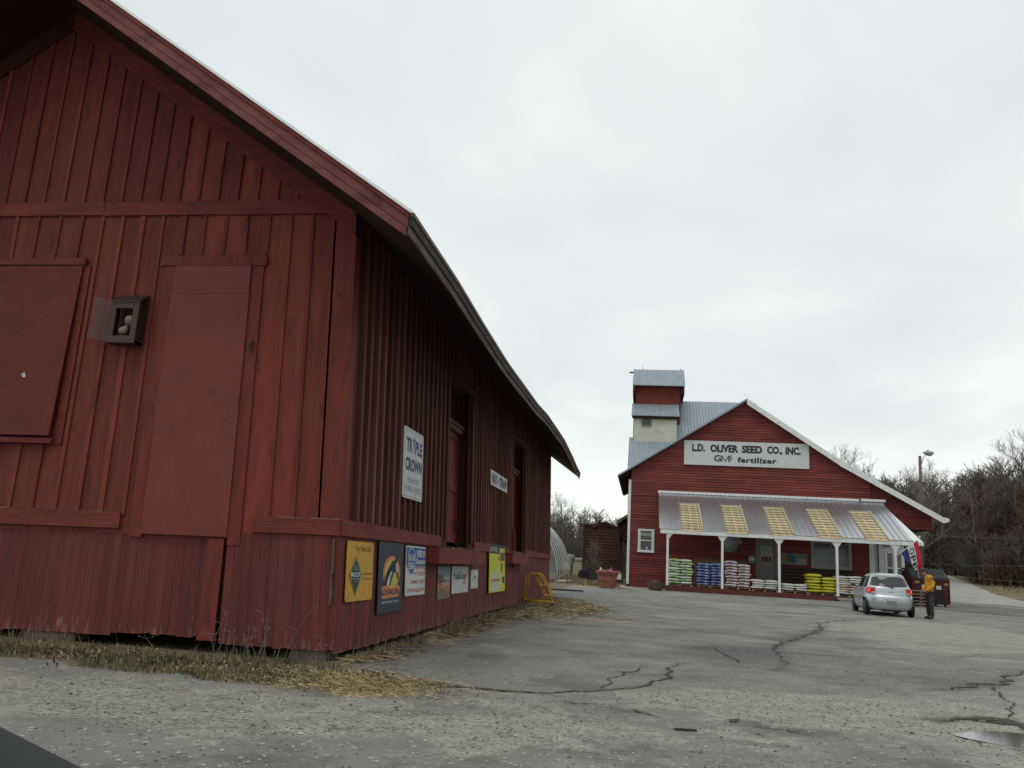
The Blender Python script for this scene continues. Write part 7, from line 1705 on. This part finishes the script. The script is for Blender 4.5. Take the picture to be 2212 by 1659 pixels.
P_ = [tree_proto('bare_tree', '', 'tree', 31, 14, 'twig_dark', spread=0.26), tree_proto('bare_tree', '', 'tree', 37, 15, 'twig_dark', spread=0.30, lean_=0.1), tree_proto('bare_tree', '', 'tree', 41, 13, 'twig', spread=0.22),
      tree_proto('bare_tree', '', 'tree', 53, 16, 'twig', spread=0.34, lean_=0.12), tree_proto('bare_tree', '', 'tree', 59, 12, 'twig_dark', spread=0.28, base=0.1)]
OAK = tree_proto('oak_tree', '', 'tree', 67, 13, 'twig_dark', leaf='leaf_rust', nleaf=9000, spread=0.34)
CON = [conifer(71, 9, ''), conifer(73, 7.5, '')]
BR = tree_proto('roadside_shrub', '', 'shrub', 83, 4, 'twig_dark', spread=0.55, base=0.02, twigs=1.1)
used = set(); rt = random.Random(77)
def put(proto, x, y, s, label, group, sz=None):
    k = proto.as_pointer()
    o = proto if k not in used else copy_tree(proto); used.add(k)
    o.location = (x, y, gz(x, y)); o.rotation_euler = (0, 0, rt.uniform(0, 6.28)); o.scale = (s, s, sz or s); tag(o, label, o['category'], group); return o
# individual trees standing in front of the wood on the right
GR = 'bare trees of the wood on the right'
front = [(25.3, 86, .74, 3), (40.5, 107, .95, 1), (36.8, 101, .85, 2), (38.5, 101, 1.0, 2), (42.0, 100, 1.12, 3), (44.5, 98, 1.18, 1), (47.5, 104, 1.2, 0), (39.0, 110, .85, 4), (24.6, 105, .72, 4)]
lab = ['bare tree with wide branches directly right of the light pole', 'dark bare tree behind the overhead wires, second from the pole', 'slim bare tree with pale twigs between the pole and the rust-leaved oaks', 'tall narrow bare tree rising left of the rust-leaved oak',
       'large spreading bare tree against the sky near the right edge', 'bare tree leaning over the mailboxes', 'tallest bare tree at the right edge of the picture', 'low dark bare tree behind the roadside', 'bare tree just left of the light pole']
for (x, y, s, k), l_ in zip(front, lab): put(P_[k], x, y, s, l_, GR)
for i, (x, y, s) in enumerate(((41.5, 96, .88), (45.5, 92, .95), (37.5, 104, .78), (48.5, 99, .98))): put(OAK, x, y, s, ['rust-leaved oak above the mailboxes', 'biggest rust-leaved oak, at the right edge', 'smaller rust-leaved oak behind the slim bare trees', 'rust-leaved oak behind the biggest oak'][i], 'rust-leaved oaks')
for i, (x, y, s, k) in enumerate(((22.2, 92, .8, 0), (24.0, 99, .85, 1), (40.8, 88, 1.0, 0), (43.6, 84, 1.05, 1), (38.8, 93, .8, 1))): put(CON[k], x, y, s, ['dark evergreen low beside the light pole', 'dark evergreen behind the road bend', 'dark evergreen right of the mailbox', 'largest dark evergreen at the right edge by the road', 'short dark evergreen left of the mailbox'][i], 'evergreens at the roadside')
for i, (x, y, s) in enumerate(((36.0, 100.5, 1.0), (37.8, 103, 1.1), (39.2, 90, .8), (25.4, 103, 1.0), (44.5, 86, .8), (37.4, 99, 1.0))): put(BR, x, y, s, ['pale bushy shrub where the road bends', 'brushy shrub behind the mailboxes', 'low twiggy shrub right of the mailbox', 'twiggy shrub left of the road bend', 'twiggy shrub at the right edge of the verge', 'twiggy shrub just behind the red newspaper box'][i], 'twiggy shrubs at the roadside')
# two bare trees over the store roof and the low wood behind the greenhouse
put(P_[3], 23.4, 101, .98, 'left of the two pale bare trees above the store roof slope', 'bare trees above the store roof'); put(P_[2], 25.6, 103, 1.06, 'right of the two pale bare trees above the store roof slope', 'bare trees above the store roof')
wl_lab = ['leftmost bare tree over the greenhouse hoops', 'bare tree second from the barn wall over the greenhouse', 'tallest bare tree above the greenhouse', 'bare tree midway between greenhouse and boxcar', 'bare tree left of the boxcar roof', 'bare tree directly behind the boxcar', 'small bare tree right of the boxcar roof']
for i, (x, y, s, k) in enumerate(((-11.0, 96, .60, 0), (-9.8, 99, .56, 2), (-8.6, 94, .60, 1), (-7.4, 98, .54, 4), (-6.2, 96, .47, 2), (-5.0, 100, .46, 0), (-3.9, 104, .48, 2))): put(P_[k], x, y, s, wl_lab[i], 'bare trees behind the greenhouse')
# sapling and bush in front of the boxcar
put(tree_proto('sapling', '', 'tree', 91, 3.1, 'twig', spread=0.30, base=0.12, twigs=0.7), -2.95, 55.5, 1.0, 'pale bare sapling in front of the ribbed boxcar end', None)
put(tree_proto('bramble_bush', '', 'bush', 93, 1.3, 'twig_dark', spread=0.9, base=0.02, twigs=0.9), -3.1, 53.2, 0.75, 'dark leafless bush at the foot of the sapling', None)

# far-off woods read as one mass each
def wood_mass(name, label, spots, seed, mat, hrange, tw=0.02):
    rr = random.Random(seed); g = MB()
    for (x, y) in spots:
        H = rr.uniform(*hrange) * (1.12 if y > 137 else 1.0) * ((0.60 + 0.40 * ss((x - 25) / 16)) if x > 0 else 1.0); z0 = gz(x, y)
        g.tube([(x, y, z0 - 0.2), (x + rr.uniform(-0.4, 0.4), y, z0 + H * 0.5), (x + rr.uniform(-0.8, 0.8), y, z0 + H)], [0.10, 0.06, 0.015], 4, cap=False, smooth=False)
        for k in range(46):
            t_ = rr.random() ** 0.9; a = rr.uniform(0, 2 * PI); L_ = H * rr.uniform(0.08, 0.24) * (1.15 - 0.6 * t_); p = Vector((x, y, z0 + H * (0.03 + 0.95 * t_)))
            d = Vector((math.cos(a), math.sin(a) * 0.6, rr.uniform(0.3, 1.5))).normalized(); q = p + d * L_; g.tube([p, q], [tw * 1.3, tw * 0.5], 3, cap=False, smooth=False)
            for _ in range(4):
                b0_ = p.lerp(q, rr.uniform(0.3, 1)); g.tube([b0_, b0_ + (d + Vector((rr.uniform(-1, 1), rr.uniform(-1, 1), rr.uniform(-0.4, 1)))).normalized() * L_ * rr.uniform(0.3, 0.6)], [tw * 0.7, tw * 0.3], 3, cap=False, smooth=False)
    o = g.build(name, mat, recalc=False); tag(o, label, 'woodland'); o['kind'] = 'stuff'
rr = random.Random(101)
def on_road(x, y): return y < 137 and 20 + (y - 74) * 0.27 - 1.0 < x < 32.5 + (y - 90) * 0.281 + 1.0
M['wood_twig'] = mk('wood_twig', (0.135, 0.115, 0.096), 0.95, var=0.45, scale=0.22, col2=(0.10, 0.055, 0.038), thr=0.55, soft=0.1, scale2=0.15)
wood_mass('woodland', 'dense leafless wood behind the road on the right', [q for q in [(rr.uniform(18, 66), rr.uniform(100, 128)) for _ in range(980)] + [(rr.uniform(30, 66), rr.uniform(138, 154)) for _ in range(460)] if not on_road(*q)], 5, 'wood_twig', (8, 14.0), 0.045)
wood_mass('woodland', 'low leafless wood behind the greenhouse and boxcar', [(rr.uniform(-24, -3.2), rr.uniform(98, 118)) for _ in range(380)], 6, 'twig', (4.0, 7.6), 0.022)
wood_mass('woodland', 'brush filling the bank under the trees on the right', [(x, y) for x, y in ((rr.uniform(27, 62), rr.uniform(94, 104)) for _ in range(520)) if not on_road(x, y)] + [(rr.uniform(26, 66), rr.uniform(137.5, 141)) for _ in range(260)], 8, 'wood_twig', (2.0, 6.5), 0.035)
# wooded rise behind them
g = MB(); vs = []; nx_, ny_ = 90, 10
for j in range(ny_ + 1):
    for i in range(nx_ + 1):
        x = lerp(-160, 260, i / nx_); y = lerp(156, 230, j / ny_)
        h = (1.6 + 1.0 * mnoise.noise((x * 0.03, y * 0.03, 0)) + 0.8 * mnoise.noise((x * 0.15, y * 0.1, 4))) * ss(j / 3)
        h = h + 10.0 * ss((x - 30) / 24) * ss(j / 4)
        vs.append((x, y, gz(x, y) - 0.2 + h))
g.add(vs, [(j * (nx_ + 1) + i, j * (nx_ + 1) + i + 1, (j + 1) * (nx_ + 1) + i + 1, (j + 1) * (nx_ + 1) + i) for j in range(ny_) for i in range(nx_)], 0, True)
struct(g.build('hills', mk('wood_floor', (0.085, 0.066, 0.05), 0.95, var=0.5, scale=0.3, bump=1.0, bscale=1.5), recalc=False))
